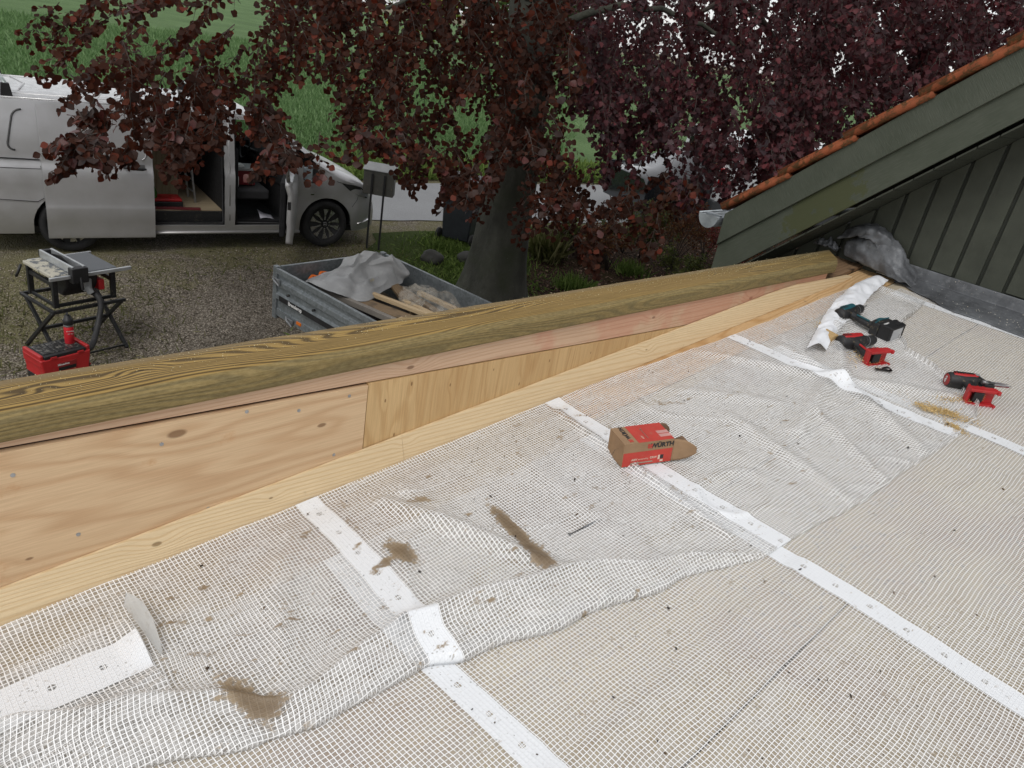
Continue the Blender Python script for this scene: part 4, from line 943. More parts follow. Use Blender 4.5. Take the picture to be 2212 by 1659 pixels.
# headlight, badge, lower lamp
def onside(s, z, o=.0):
    i = min(range(len(ST)), key=lambda k: abs(ST[k]-s)); P = SEC[i]; hw = P[0][0]
    for (a, za), (b, zb_) in zip(P, P[1:]):
        if za <= z <= zb_: hw = a+(b-a)*(z-za)/max(1e-6, zb_-za); break
    return (s, .965-hw-o, z)
m = MB(); m.add([onside(3.40, .935, .006), onside(3.55, .92, .006), onside(3.70, .885, .01), onside(3.86, .78, .012), onside(3.86, .70, .012), onside(3.7, .75, .01), onside(3.52, .84, .006)], [(0, 1, 2, 3, 4, 5, 6)])
hl = m.build('headlight', plain('headlamp_dark', (.03, .03, .03), .08, var=.3), van)
m = MB(); m.add([onside(3.70, .86, .016), onside(3.85, .78, .018), onside(3.86, .71, .018), onside(3.72, .78, .016)], [(0, 1, 2, 3)]); m.build('lamp_lens', plain('lamp_reflector', (.7, .72, .74), .06, metal=.5), hl)
m = MB(); m.tube([onside(3.70, .34, .004), onside(3.86, .36, .01), onside(3.93, .38, .012)], .014, 6); m.build('bumper_trim', plain('chrome', (.7, .7, .7), .1, metal=1), van, smooth=True)
m = MB(); m.box(onside(2.98, .77, .003), (.05, .005, .018)); m.build('badge', plain('chrome_badge', (.5, .5, .5), .15, metal=1), van)
# things carried in the van
def inv(name, label, cat, s, y, z=0):
    p = van.location + VT_*s - VN_*y; return thing(name, label, cat, (p.x, p.y, z), van.rotation_euler.z)
pl = inv('plywood_board', 'tall tan plywood board standing upright inside the open sliding door of the van', 'board', 1.0, .9, .5)
MB().b2((-.35, 0, 0), (.42, .02, 1.18)).build('board', wood('tan_ply', (.34, .29, .19), (.22, .17, .10), 'z', rings=14, amp=3, fib=.3), pl)
bl = inv('blanket', 'dark brown blanket hanging over the upright board in the van', 'blanket', 1.2, .86, .5)
m = MB(); m.grid(lambda u, v: (-.12+.32*u+.03*v, .015*math.sin(u*19)*(.4+v)-.01, 1.20-.62*v+.02*math.sin(u*5)), 30, 16); m.build('cloth', plain('brown_blanket', (.045, .03, .022), .95, bump=.5, bscale=90), bl, smooth=True, solid=.008)
org = inv('organiser_case', 'flat tool organiser case with red lid and black base on the van floor', 'tool case', 1.14, .25, .5)
MB().b2((-.2, 0, 0), (.2, .28, .07)).build('base', BLK, org, bev=.012)
m = MB(); m.b2((-.19, .01, .07), (.19, .27, .105)); lid = m.build('lid', RED, org, bev=.01)
for i in range(3): MB().b2((-.17+.12*i, .04, .105), (-.07+.12*i, .24, .111)).build('lid_panel', RED, lid, bev=.003)
MB().tube([(-.2, .05, .05), (-.25, .07, .055), (-.25, .21, .055), (-.2, .23, .05)], .011, 6).build('handle', BLK, org)
lv = inv('spirit_level', 'long dark red spirit level lying along the van door step', 'spirit level', .7, .16, .5)
MB().box((.2, .02, .014), (1.25, .05, .028), Matrix.Rotation(R(-3.5), 3, 'Z')).build('profile', plain('dark_red_alu', (.17, .03, .035), .4, metal=.3), lv, bev=.003)
ld = inv('step_ladder', 'short grey step ladder leaning inside the van against the bulkhead', 'ladder', 1.55, .5, .5)
m = MB(); m.tube([(0, 0, 0), (-.04, .02, .45)], .016, 6); ld1 = m.build('stile', STEEL, ld); m = MB(); m.tube([(-.02, .3, 0), (-.06, .32, .45)], .016, 6); m.build('stile', STEEL, ld)
for z in (.15, .3): MB().tube([(-.03, 0, z), (-.05, .31, z)], .01, 6).build('rung', STEEL, ld)
stk = MB(); stk.b2((1.79, .42, 1.22), (1.797, .52, 1.33)); so_ = stk.build('blue_sticker', plain('blue_print', (.02, .08, .42), .4), van)
m = MB(); m.b2((1.785, .41, 1.21), (1.789, .53, 1.34)); m.build('sticker_border', WHITE, so_)
cb = inv('cool_box', 'dark red cool box with grey lid on the passenger seat of the van', 'cool box', 2.2, .5, .77)
MB().b2((-.16, -.08, 0), (.12, .2, .20)).build('box', plain('dark_red_box', (.16, .01, .015), .5), cb, bev=.015); MB().b2((-.18, -.1, .20), (.15, .22, .235)).build('lid', plain('grey_lid', (.3, .31, .31), .5), cb, bev=.008)
pp = inv('paper_stack', 'white papers on the lid of the red cool box', 'papers', 2.1, .52, 1.008); MB().b2((-.08, -.06, 0), (.08, .1, .02)).build('paper', WHITE, pp)
pp = inv('milk_bottle', 'white plastic bottle beside the red cool box on the van seat', 'bottle', 2.03, .33, .77); MB().lathe([(.035, 0), (.04, .02), (.04, .13), (.015, .17), (.016, .19)], (0, 0, 0), 'z', 12).build('bottle', WHITE, pp, smooth=True)
pp = inv('paper_sheet', 'crumpled white paper lying in the footwell of the van', 'paper', 2.45, .25, .345)
m = MB(); m.grid(lambda u, v: (-.1+.2*u, .02+.16*v, .006+.012*math.sin(u*4+v*3)+.09*v*(1-u)), 10, 10); m.build('paper', plain('paper_white', (.5, .5, .56), .7), pp, smooth=True, solid=.001)
vb = inv('safety_vest', 'bright green bag edge behind the sliding door of the van', 'bag', .98, .35, .5); m = MB(); m.lathe([(.02, 0), (.08, .05), (.09, .16), (.05, .26), (.01, .28)], (-.02, 0, 0), 'z', 14); m.build('bag', plain('green_cloth', (.03, .12, .012), .8), vb, smooth=True)

# ================================================================= TRAILER
GALV = NT('galvanised_steel'); N = GALV; P = N.tc.outputs['Object']
c = N.mix(N.sep(N.voro(P, 45, out='Color'))[0], (.20, .225, .235), (.30, .33, .34)); c = N.mix(N.mapr(N.noise(P, 4, 6, .65), .4, .7, 0, .4), c, (.13, .14, .145))
N.set(color=c, rough=N.mapr(N.noise(P, 12, 4), .3, .7, .38, .58), metal=.55); GALV = N.m
TW, TLn, TZ0, TZ1 = 1.285, 2.6, .52, .95
tr = thing('box_trailer', 'galvanised steel box trailer loaded with waste wood and a grey cover', 'trailer', (-6.30, 3.385, 0), R(5.2))
def side(a0, b0, a1, b1, out, name, ribs=True):
    ln = math.hypot(a1-a0, b1-b0); ux, uy = (a1-a0)/ln, (b1-b0)/ln; ox, oy = uy*out, -ux*out
    prof = [(0, TZ1), (.030, TZ1), (.030, TZ1-.05), (.006, TZ1-.055), (.006, TZ1-.10), (.030, TZ1-.115), (.030, TZ1-.165), (.006, TZ1-.18), (.006, TZ1-.235), (.028, TZ1-.25), (.028, TZ1-.30), (.006, TZ1-.31), (.006, TZ0), (0, TZ0)]
    m = MB(); V = [(a+ox*h, b+oy*h, z) for (a, b) in ((a0, b0), (a1, b1)) for (h, z) in prof]; k = len(prof)
    m.add(V, [(j, (j+1) % k, k+(j+1) % k, k+j) for j in range(k)]+[tuple(range(k)), tuple(range(2*k-1, k-1, -1))])
    return m.build(name, GALV, tr, bev=.003)
s1 = side(.03, .006, TLn, .006, 1, 'side_panel'); side(TLn, TW-.006, .03, TW-.006, 1, 'side_panel'); side(.008, TW-.05, .008, .05, 1, 'tailgate'); side(TLn, .05, TLn, TW-.05, 1, 'front_panel')
for b in (-.02, TW-.02):
    m = MB(); m.b2((-.03, b, .44), (.03, b+.045, .96)); m.build('corner_post', GALV, tr, bev=.004)
m = MB(); m.b2((0, 0, .50), (TLn, TW, .53)); m.build('bed', plain('trailer_bed', (.12, .09, .06), .8, dirt=.3), tr)
m = MB(); m.b2((-.02, -.012, .475), (TLn, .03, .55)); m.build('chassis_rail', GALV, tr, bev=.004); m = MB(); m.b2((-.02, TW-.03, .44), (TLn, TW+.01, .50)); m.build('chassis_rail', GALV, tr, bev=.004)
m = MB(); m.b2((.10, -.0335, .652), (1.9, -.0285, .700)); dec = m.build('black_decal', BLK, tr)
text('Brenderup', .05, frame((.36, -.0345, .676), (1, 0, 0), (0, 0, 1)), WHITE, dec, 'lettering', .0005, bold=.0015)
m = MB(); m.b2((.37, -.022, .512), (.44, -.009, .540)); m.build('side_reflector', plain('orange_reflector', (.7, .16, .01), .3), tr, bev=.003)
for a in (.22, .62, 1.15, 1.7):
    m = MB(); m.lathe([(.012, -.028), (.012, -.005), (.006, -.003)], (a, 0, TZ1-.21), 'y', 12); m.build('hook_knob', DARK, tr, smooth=True)
for (a, b, z) in ((.06, -.045, .83), (.06, TW+.02, .83), (.28, -.04, .50)):
    m = MB(); m.b2((a-.035, b, z-.03), (a+.05, b+.018, z+.03)); m.tube([(a-.04, b-.01, z+.02), (a+.07, b-.015, z-.02)], .008, 6); m.tube([(a-.05, b-.0, z+.04), (a-.0, b-.02, z+.0)], .006, 6); m.build('latch', STEEL, tr, bev=.003)
for b in (-.16, TW+.01):
    m = MB(); m.lathe([(.15, 0), (.27, .0), (.29, .03), (.29, .13), (.15, .15)], (1.45, b, .29), 'y', 28); m.build('wheel', RUB, tr, smooth=True)
    m = MB(); m.tube([(1.10, b+.07, .30), (1.2, b+.07, .55), (1.45, b+.07, .62), (1.7, b+.07, .55), (1.80, b+.07, .30)], .09, 8, flat=.2); m.build('mudguard', BLK, tr, smooth=True)
# --- load
OLDW = wood('weathered_wood', (.27, .19, .11), (.12, .075, .04), 'x', rings=60, amp=2, fib=.5, stain=((.06, .045, .03), 8, .5, .6))
NEWW = wood('fresh_wood', (.55, .43, .27), (.40, .27, .14), 'x', rings=60, amp=1.6, fib=.3)
def plank(a, b, wd, th, mat, label, z=None):
    a, b = Vector(a), Vector(b); d = b-a; t = thing('plank', label, 'plank', (a+b)/2)
    t.rotation_euler = d.to_track_quat('X', 'Z').to_euler(); m = MB(); L = d.length/2
    e = .012
    m.add([(x + e*random.uniform(-1, 1)*(abs(x) == L), y, z_) for x in (-L, L) for y in (-wd/2, wd/2) for z_ in (-th/2, th/2)], [(0, 1, 3, 2), (4, 6, 7, 5), (0, 4, 5, 1), (2, 3, 7, 6), (0, 2, 6, 4), (1, 5, 7, 3)])
    m.build('board', mat, t, bev=.003); return t
plank((-5.75, 3.90, .88), (-4.40, 4.31, .88), .045, .04, NEWW, 'pale new batten lying on the old boards in the trailer, from under the grey cover')
plank((-5.75, 3.72, .85), (-4.40, 4.16, .85), .15, .03, OLDW, 'wide brown board in the trailer next to its near side')
plank((-5.85, 3.58, .87), (-4.40, 3.93, .86), .05, .05, plain('grey_timber', (.20, .18, .155), .8), 'grey weathered batten in the trailer along the near side')
plank((-5.95, 4.42, .86), (-5.10, 4.12, .84), .09, .03, OLDW, 'short dirty board lying crosswise in the trailer beside the clear plastic')
plank((-5.95, 4.40, .82), (-4.5, 4.33, .82), .12, .03, OLDW, 'brown board under the clear plastic in the trailer')
plank((-5.35, 4.17, .87), (-4.6, 4.25, .88), .05, .02, NEWW, 'thin pale lath in the trailer below the clear plastic')
plank((-5.50, 4.46, .86), (-4.6, 4.58, .86), .05, .04, NEWW, 'pale batten at the far side of the trailer under the plastic')
plank((-5.0, 3.86, .85), (-4.6, 4.0, .84), .09, .05, NEWW, 'short pale offcut on the boards at the near side of the trailer')
def blob(outline, top, nseg, nring, zfn, rough_a, seed, name, label, cat, mat, solid=.003, pmul=1):
    """crumpled cloth: fan of rings from a centre to an outline"""
    out = [np.array(p) for p in outline]; cx = np.mean(out, 0); cx[2] = top
    t = thing(name, label, cat, (cx[0], cx[1], .8)); m = MB()
    def fn(u, v):
        p = catmull(out+[out[0]], u); q = cx+(p-cx)*v; base = cx[2]+(p[2]-cx[2])*v**1.2
        nn = mnoise.noise((q[0]*5*pmul+seed, q[1]*5*pmul, seed)); rg = 1-abs(mnoise.noise((q[0]*4*pmul+seed, q[1]*4*pmul+q[0]*3, seed+3)))*2
        z = base + zfn(u, v) + rough_a*(.9*nn+.7*max(0, rg)**3)*(1-v**5)+ .004*mnoise.noise((q[0]*30, q[1]*30, 1))
        sk = .5*rough_a*math.sin(u*2*math.pi*9+seed)*v**3
        return (q[0]-cx[0]+sk*.6, q[1]-cx[1]+sk*.4, z-.8)
    m.grid(fn, nseg, nring); m.build(cat.replace(' ', '_')+'_fabric', mat, t, smooth=True, solid=solid); return t
TARP = NT('grey_pvc_cover'); N = TARP; P = N.tc.outputs['Object']
c = N.mix(N.mapr(N.noise(P, 5, 6, .65), .35, .7), (.26, .265, .265), (.36, .365, .365)); c = N.mix(N.mapr(N.noise(P, 26, 6, .7), .62, .7, 0, .5), c, (.16, .155, .14))
c = N.mix(N.mapr(N.noise(N.vm('ADD', P, (.37, .1, 0)), 3.1, 5, .7), .66, .70, 0, .7, True), c, (.50, .42, .2))
N.set(color=c, rough=.5, spec=.4); N.bump(N.noise(P, 22, 5), .35, .006); TARP = N.m
tarp_pts = [(-6.085, 3.558, .86), (-6.195, 3.862, .88), (-6.21, 4.045, .98), (-6.27, 4.167, 1.0), (-6.203, 4.277, 1.06), (-6.159, 4.381, 1.06), (-6.107, 4.437, 1.04), (-6.045, 4.538, .98), (-5.949, 4.549, 1.03), (-5.779, 4.51, .96), (-5.769, 4.501, .88), (-5.767, 4.391, .86), (-5.599, 4.127, .86), (-5.455, 3.781, .87), (-5.494, 3.698, .89), (-5.589, 3.537, .94), (-5.887, 3.50, .93)]
def tz(u, v):
    d = -.0
    return .07*math.exp(-((v-.55)/.3)**2)*max(0, math.sin((u-.18)*2*math.pi))
tt = blob(tarp_pts, 1.0, 110, 44, tz, .075, 3.0, 'trailer_cover', 'crumpled light grey tarpaulin cover heaped over the load of the trailer', 'cover', TARP)
FILM = NT('clear_film'); N = FILM; P = N.tc.outputs['Object']
N.set(color=(.45, .42, .36), rough=.14, spec=.6, alpha=N.mapr(N.noise(P, 13, 5, .7), .38, .72, .05, .40)); N.bump(N.noise(P, 15, 6, .6, 1.0), .9, .03); FILM = N.m
blob([(-5.484, 4.23, .92), (-5.481, 4.333, .93), (-5.395, 4.489, .94), (-5.194, 4.577, .93), (-4.9, 4.60, .86), (-4.90, 4.439, .84), (-5.179, 4.25, .86), (-5.151, 4.212, .84), (-5.278, 4.102, .86)], .97, 90, 34, lambda u, v: .03*math.sin(u*40)*v, .06, 8.0, 'plastic_film', 'clear crumpled plastic film lying on the boards in the trailer', 'film', FILM, .001, 1.4)
st_ = thing('ratchet_strap', 'orange strap curled beside the grey cover in the trailer corner', 'strap', (-6.24, 3.8, .6))
st_pts = [(.02, -.12, .21), (-.03, -.05, .24), (.0, .0, .23), (-.04, .05, .26), (-.02, .12, .25), (.03, .16, .24), (.04, .06, .26), (.0, -.02, .24), (.03, -.1, .23), (.06, -.02, .25), (.05, .1, .25)]
MB().tube([tuple(catmull(st_pts, t)) for t in np.linspace(0, 1, 60)], .016, 6, flat=.35).build('webbing', plain('orange_webbing', (.75, .16, .02), .7), st_, smooth=True)
bx = thing('rubble_sack', 'dark waste heaped under the boards in the trailer', 'waste', (-5.1, 4.0, .53)); m = MB()
m.grid(lambda u, v: (-1.1+2.3*u, -.5+1.0*v+.10*u, .16+.05*mnoise.noise((u*9, v*6, 2))-.12*(abs(2*v-1))**6), 40, 20); m.build('heap', plain('dark_waste', (.035, .028, .022), .9, bump=.8, bscale=30), bx, smooth=True)

# ================================================================= TABLE SAW, VACUUM, BOTTLE
saw = thing('table_saw', 'portable table saw with dusty grey top on a black folding stand', 'table saw', (-7.22, 1.88, 0), R(12))
SAWT = NT('saw_table_top'); N = SAWT; P = N.tc.outputs['Object']
nn = N.noise(P, 16, 6, .7); cov = N.mapr(N.math('ADD', nn, N.mapr(N.sep(P)[1], -.25, .05, .12, -.14)), .5, .58, 0, .9, True)
N.set(color=N.mix(cov, (.13, .14, .15), (.55, .52, .42)), rough=.6, metal=.3); N.bump(nn, .6, .004); SAWT = N.m
ALU = plain('aluminium_rail', (.48, .50, .51), .35, metal=.6, dirt=.12, dcol=(.4, .38, .3))
ZT = .80
# x: across (towards house), y: along the fence rails
m = MB(); m.b2((-.25, -.27, ZT-.03), (.235, -.035, ZT)); m.b2((-.25, -.028, ZT-.03), (.235, .30, ZT)); m.build('table_top', SAWT, saw, bev=.006)
m = MB(); m.b2((.24, -.30, ZT-.035), (.265, .42, ZT-.005)); m.build('front_rail', ALU, saw, bev=.003); m = MB(); m.b2((-.275, -.22, ZT-.035), (-.255, .34, ZT-.005)); m.build('rear_rail', ALU, saw, bev=.003)
m = MB(); m.b2((-.27, -.115, ZT+.002), (.27, -.095, ZT+.07)); m.b2((-.27, -.02, ZT+.002), (.27, .0, ZT+.07)); fe = m.build('rip_fence', ALU, saw, bev=.003); fe['kind'] = 'stuff'
m = MB(); m.b2((.225, -.13, ZT-.075), (.30, .01, ZT+.06)); m.tube([(.29, -.06, ZT-.02), (.32, -.06, ZT-.13)], .014, 6); m.build('fence_lock', BLK, saw, bev=.008)
m = MB(); m.b2((-.30, -.11, ZT), (-.255, .0, ZT+.06)); m.build('fence_end', BLK, saw, bev=.006)
m = MB(); m.prism([(-.2, ZT), (-.16, ZT+.06), (.0, ZT+.085), (.10, ZT+.05), (.14, ZT)], -.064, -.056, 'xz'); m.build('blade_guard', DARK, saw, bev=.002)
m = MB(); m.lathe([(.001, -.001), (.11, -.001), (.11, .001), (.001, .001)], (-.02, -.06, ZT-.03), 'y', 40); m.build('blade', STEEL, saw)
m = MB(); m.prism([(-.18, ZT-.03), (-.17, .62), (-.10, .56), (.12, .56), (.20, .66), (.21, ZT-.03)], -.14, .14, 'xz'); m.build('motor_housing', BLK, saw, bev=.02)
m = MB(); m.b2((-.22, .02, .58), (.02, .17, .70)); m.b2((.10, .13, .60), (.225, .185, .70)); m.build('red_housing', RED, saw, bev=.01)
m = MB(); m.b2((.205, -.01, .62), (.245, .06, .73)); m.tube([(.23, .02, .66), (.26, .04, .60)], .03, 8); m.build('dust_port', plain('grey_port', (.26, .27, .27), .5), saw, bev=.006)
fr = MB()
for (a, b) in ((-.21, -.24), (.20, -.24), (-.21, .27), (.20, .27)): fr.b2((a-.018, b-.022, .50), (a+.018, b+.022, ZT-.03))
fr.b2((-.21, -.255, .69), (.20, -.225, .725)); fr.b2((-.21, -.25, .50), (.20, -.23, .53)); fr.b2((-.21, .255, .66), (.2, .28, .70)); fr.b2((.185, -.24, .50), (.21, .27, .53)); fr.b2((-.215, -.24, .50), (-.19, .27, .53))
fr.build('base_frame', DARK, saw, bev=.005)
for b in (-.29, .32):
    for (a0, a1) in ((-.27, .26), (.27, -.26)):
        m = MB(); off = .016 if a0 < 0 else -.016; m.tube([(a0, b+off, .485), (a1, b+off, .0)], .021, 4); m.build('leg', DARK, saw, bev=.003)
m = MB()
for (a, z) in ((-.27, .49), (.27, .49), (0, .245)): m.tube([(a, -.31, z), (a, .34, z)], .02, 4)
m.tube([(.25, -.27, .03), (.25, .32, .03)], .012, 4); m.tube([(-.27, -.30, .49), (.27, -.30, .49)], .018, 4); m.build('stand_bars', DARK, saw, bev=.003)['kind'] = 'stuff'
m = MB(); m.tube([(-.24, -.29, ZT-.03), (-.24, -.32, .70), (-.26, -.33, .66)], .012, 6); m.build('crank', BLK, saw, smooth=True)
vac = thing('vacuum_toolbox', 'red and black box vacuum with black tray lid below the table saw', 'vacuum', (-6.50, 1.545, 0), R(14))
m = MB(); m.b2((-.135, -.185, .0), (.13, .185, .155)); m.build('tank', BLK, vac, bev=.015)
m = MB(); m.prism([(-.19, .15), (-.185, .19), (-.20, .29), (-.205, .325), (.205, .325), (.20, .29), (.185, .19), (.19, .15)], -.14, .138, 'yz')
m.build('body', RED, vac, bev=.012)
m = MB(); m.b2((-.125, -.17, .322), (.132, .17, .352)); lid = m.build('lid', BLK, vac, bev=.006)
m = MB()
for i in range(3):
    for q in ((-.10, -.155+i*.108, .352), ): m.b2(q, (q[0]+.19, q[1]+.095, .3585))
m.build('tray_ribs', plain('wet_black', (.03, .03, .03), .15, dirt=.5, dcol=(.35, .34, .3)), lid, bev=.003)
for y_ in (-.125, .095): MB().b2((.128, y_, .318), (.142, y_+.05, .338)).build('latch', RED, vac, bev=.003)
MB().b2((.136, -.075, .215), (.142, .075, .275)).build('label_plate', plain('dark_red_label', (.25, .02, .02), .5), vac, bev=.002)
MB().b2((.139, -.072, .207), (.1435, .07, .236)).build('data_label', BLK, vac)
text('Milwaukee', .022, frame((.1425, -.030, .258), (0, 1, 0), (0, 0, 1)), WHITE, vac, 'lettering', bold=.0006)
MB().b2((.139, -.035, .10), (.150, .045, .165)).build('front_latch', BLK, vac, bev=.006)
MB().b2((-.10, .185, .10), (.10, .215, .19)).build('side_bracket', BLK, vac, bev=.01); MB().b2((-.08, .19, .165), (.10, .222, .18)).build('red_clip', RED, vac, bev=.004)
for y_ in (-.2, .18): MB().b2((-.14, y_, .25), (.12, y_+.03, .36)).build('side_handle', RED, vac, bev=.01)
M_ = vac.matrix_basis; 
hz = [(-7.06, 1.97, .655), (-7.03, 1.99, .60), (-6.97, 2.02, .57), (-6.93, 2.03, .50), (-6.88, 1.99, .38), (-6.78, 1.92, .27), (-6.68, 1.85, .22), (-6.62, 1.76, .23)]
iv = (Matrix.Translation(vac.location) @ Matrix.Rotation(R(14), 4, 'Z')).inverted()
hp = [iv @ Vector(tuple(catmull(hz, t))) for t in np.linspace(0, 1, 90)]
MB().tube(hp, [.024+.0022*(i % 2) for i in range(90)], 10).build('hose', plain('black_hose', (.022, .022, .023), .6, dirt=.3, dcol=(.1, .09, .08)), vac, smooth=True)
bt = thing('drink_bottle', 'red insulated bottle with black cap standing on the box vacuum', 'bottle', (-6.535, 1.655, .358))
m = MB(); m.lathe([(.034, 0), (.037, .004), (.037, .15), (.036, .152)], (0, 0, 0), 'z', 28); m.build('body', plain('red_coat', (.52, .015, .025), .35), bt, smooth=True)
m = MB(); m.lathe([(.0368, .152), (.0368, .166), (.034, .17)], (0, 0, 0), 'z', 28); m.build('steel_ring', STEEL, bt, smooth=True)
m = MB(); m.lathe([(.036, .166), (.039, .17), (.039, .205), (.030, .222), (.026, .224), (.024, .245), (.012, .25)], (0, 0, 0), 'z', 24); m.tube([(-.028, 0, .20), (-.026, 0, .25), (0, 0, .268), (.018, 0, .25)], .008, 6); m.build('cap', BLK, bt, smooth=True)
for i, (z_, s_) in enumerate(((.118, .014), (.093, .008))):
    text(('Milwaukee', 'EVERY DAY')[i], s_, frame((.0376, .0, z_), (0, 1, 0), (0, 0, 1)), WHITE, bt, 'lettering', .0006)

# ================================================================= MAILBOX, BIN, ROCKS
mb_ = thing('mailbox', 'grey brown letterbox on two thin black posts beside the van', 'mailbox', (-9.22, 6.52, 0), R(45))
# local x along the road side, y away from camera
m = MB(); m.prism([(-.07, .80), (-.07, 1.14), (.10, 1.20), (.10, .80)], -.22, .22, 'yz'); m.build('box', plain('mailbox_paint', (.085, .083, .072), .5, dirt=.1), mb_, bev=.006)
m = MB(); m.add([(x, y, z+h) for x in (-.235, .235) for (y, z) in ((-.09, 1.14), (.13, 1.215)) for h in (0, .012)], [(0, 1, 3, 2), (4, 6, 7, 5), (0, 4, 5, 1), (2, 3, 7, 6), (0, 2, 6, 4), (1, 5, 7, 3)]); m.build('lid', plain('mailbox_lid', (.30, .31, .31), .35, dirt=.2), mb_, bev=.003)
for x_ in (-.09, .09): MB().tube([(x_, -.09, 0), (x_, -.09, 1.1)], .019, 4).build('post', BLK, mb_)
bn = thing('wheelie_bin', 'dark grey wheeled rubbish bin behind the trunk of the copper beech', 'bin', (-9.25, 8.22, 0), R(30))
BIN = plain('bin_plastic', (.022, .026, .032), .5, bump=.2); m = MB()
m.add([(a*s_, b*s_, z) for z, s_ in ((.05, .82), (.98, 1)) for a, b in ((-.28, -.30), (.28, -.30), (.28, .30), (-.28, .30))], [(0, 1, 2, 3), (4, 5, 6, 7), (0, 1, 5, 4), (1, 2, 6, 5), (2, 3, 7, 6), (3, 0, 4, 7)]); m.build('body', BIN, bn, bev=.03)
m = MB(); m.b2((-.30, -.33, .98), (.30, .34, 1.04)); m.build('lid', BIN, bn, bev=.02)
for x_ in (-.31, .26): m = MB(); m.lathe([(.01, 0), (.09, .0), (.10, .01), (.10, .05), (.01, .05)], (x_, -.24, .10), 'x', 20); m.build('wheel', RUB, bn, smooth=True)
MB().tube([(-.25, -.36, 1.0), (.25, -.36, 1.0)], .015, 8).build('handle', BIN, bn)
ROCK = plain('field_stone', (.045, .044, .040), .85, var=.4, scale=5, dirt=.4, dcol=(.03, .04, .015), bump=.6, bscale=14)
def rock(x, y, r, label, s=0):
    t = thing('boulder', label, 'stone', (x, y, 0)); bm = bmesh.new(); bmesh.ops.create_icosphere(bm, subdivisions=3, radius=1)
    for v in bm.verts:
        d = 1+.28*mnoise.noise(v.co*1.1+Vector((s, 0, 0)))+.1*mnoise.noise(v.co*3+Vector((0, s, 0))); v.co = Vector((v.co.x*r*d, v.co.y*r*d*.8, v.co.z*r*.62*d+r*.35))
    me = bpy.data.meshes.new('stone'); bm.to_mesh(me); bm.free(); me.shade_smooth(); me.materials.append(ROCK); o = bpy.data.objects.new('stone', me); COL.objects.link(o); o.parent = t
rock(-8.42, 7.0, .19, 'grey boulder in the grass just left of the beech trunk', 1); rock(-8.25, 7.55, .17, 'dark boulder in the shade beside the beech trunk', 4)
rock(-6.2, 6.15, .16, 'small mossy stone at the foot of the beech', 9)

# ================================================================= PARKED VEHICLES TO THE RIGHT
pv = thing('parked_white_van', 'white van with dark lower body seen from behind through the foliage', 'van', (-9.50, 15.2, 0), R(66))
WP = plain('white_car_paint', (.72, .74, .75), .25, coat=.6, var=.03); GRY = plain('grey_cladding', (.07, .075, .08), .5)
def loft(secs, mat, name, parent):
    m = MB(); k = len(secs[0][1]); V = [(x, y, z) for x, p in secs for y, z in p]
    m.add(V, [(i*k+j, i*k+(j+1) % k, (i+1)*k+(j+1) % k, (i+1)*k+j) for i in range(len(secs)-1) for j in range(k)]+[tuple(range(k)), tuple((len(secs)-1)*k+j for j in range(k))])
    return m.build(name, mat, parent, bev=.04, seg=3)
def bsec(w_, zt, zb_=.62, tum=.12): return [(-w_, zb_), (-w_-.0, 1.0), (-w_+tum, zt-.1), (-w_+tum+.12, zt), (w_-tum-.12, zt), (w_-tum, zt-.1), (w_, 1.0), (w_, zb_)]
bod = loft([(0, bsec(.88, 1.90)), (.1, bsec(.92, 2.0)), (3.2, bsec(.93, 2.02)), (3.9, bsec(.92, 1.6)), (4.3, bsec(.9, 1.2, tum=.05)), (5.0, bsec(.8, 1.0, tum=.04))], WP, 'body', pv)
loft([(-.05, [(-.86, .25), (-.9, .64), (.9, .64), (.86, .25)]), (5.05, [(-.8, .3), (-.82, .6), (.82, .6), (.8, .3)])], GRY, 'lower_cladding', pv)
for y_ in (-.9, .9):
    s_ = 1 if y_ > 0 else -1
    m = MB(); m.b2((-.02, y_-.07*s_, .95), (.1, y_+.015*s_, 1.32)); m.build('tail_light', plain('tail_red', (.6, .01, .02), .2), pv, bev=.02)
    for x_ in (.95, 4.1):
        wo = MB(); wo.lathe([(.2, 0), (.31, 0), (.335, .03), (.335, .2), (.2, .2)], (x_, -.96 if y_ < 0 else .76, .335), 'y', 32); wo = wo.build('wheel', RUB, pv, smooth=True)
        d = MB(); d.lathe([(.02, .03), (.21, .03), (.215, .01), (.22, .18)], (x_, -.965 if y_ < 0 else .765, .335), 'y', 24); d.build('rim', DARK, wo)
        q = MB()
        for k in range(8):
            a = 2*math.pi*k/8; q.tube([(x_, -.955, .335), (x_+.2*math.cos(a), -.96, .335+.2*math.sin(a))], [.03, .018], 4)
        if y_ < 0: q.build('spokes', RIMS, wo)
    m = MB(); m.b2((2.5, y_*1.0, 1.08), (3.5, y_*1.0+.01*s_, 1.6)); m.build('window', VGD, pv)
m = MB(); m.b2((-.03, -.6, 1.25), (.01, .6, 1.75)); m.build('rear_window', VGD, pv); m = MB(); m.b2((-.08, -.26, .72), (-.055, .26, .83)); m.build('number_plate', WHITE, pv)
pc = thing('parked_dark_car', 'dark car standing by the road left of the white van, hidden by leaves', 'car', (-10.2, 13.6, 0), R(72))
BC = plain('dark_car_paint', (.012, .014, .018), .15, coat=.8)
loft([(0, bsec(.80, .9, .25, .05)), (.2, bsec(.86, .95, .25, .06)), (.7, bsec(.87, 1.0, .25, .05)), (1.3, bsec(.87, 1.42, .25, .2)), (2.6, bsec(.87, 1.45, .25, .2)), (3.3, bsec(.87, 1.0, .25, .06)), (4.1, bsec(.82, .8, .25, .05))], BC, 'body', pc)
for x_ in (.8, 3.3):
    for y_ in (-.9, .72): m = MB(); m.lathe([(.05, 0), (.29, 0), (.31, .03), (.31, .18), (.05, .18)], (x_, y_, .31), 'y', 24); m.build('wheel', RUB, pc, smooth=True)
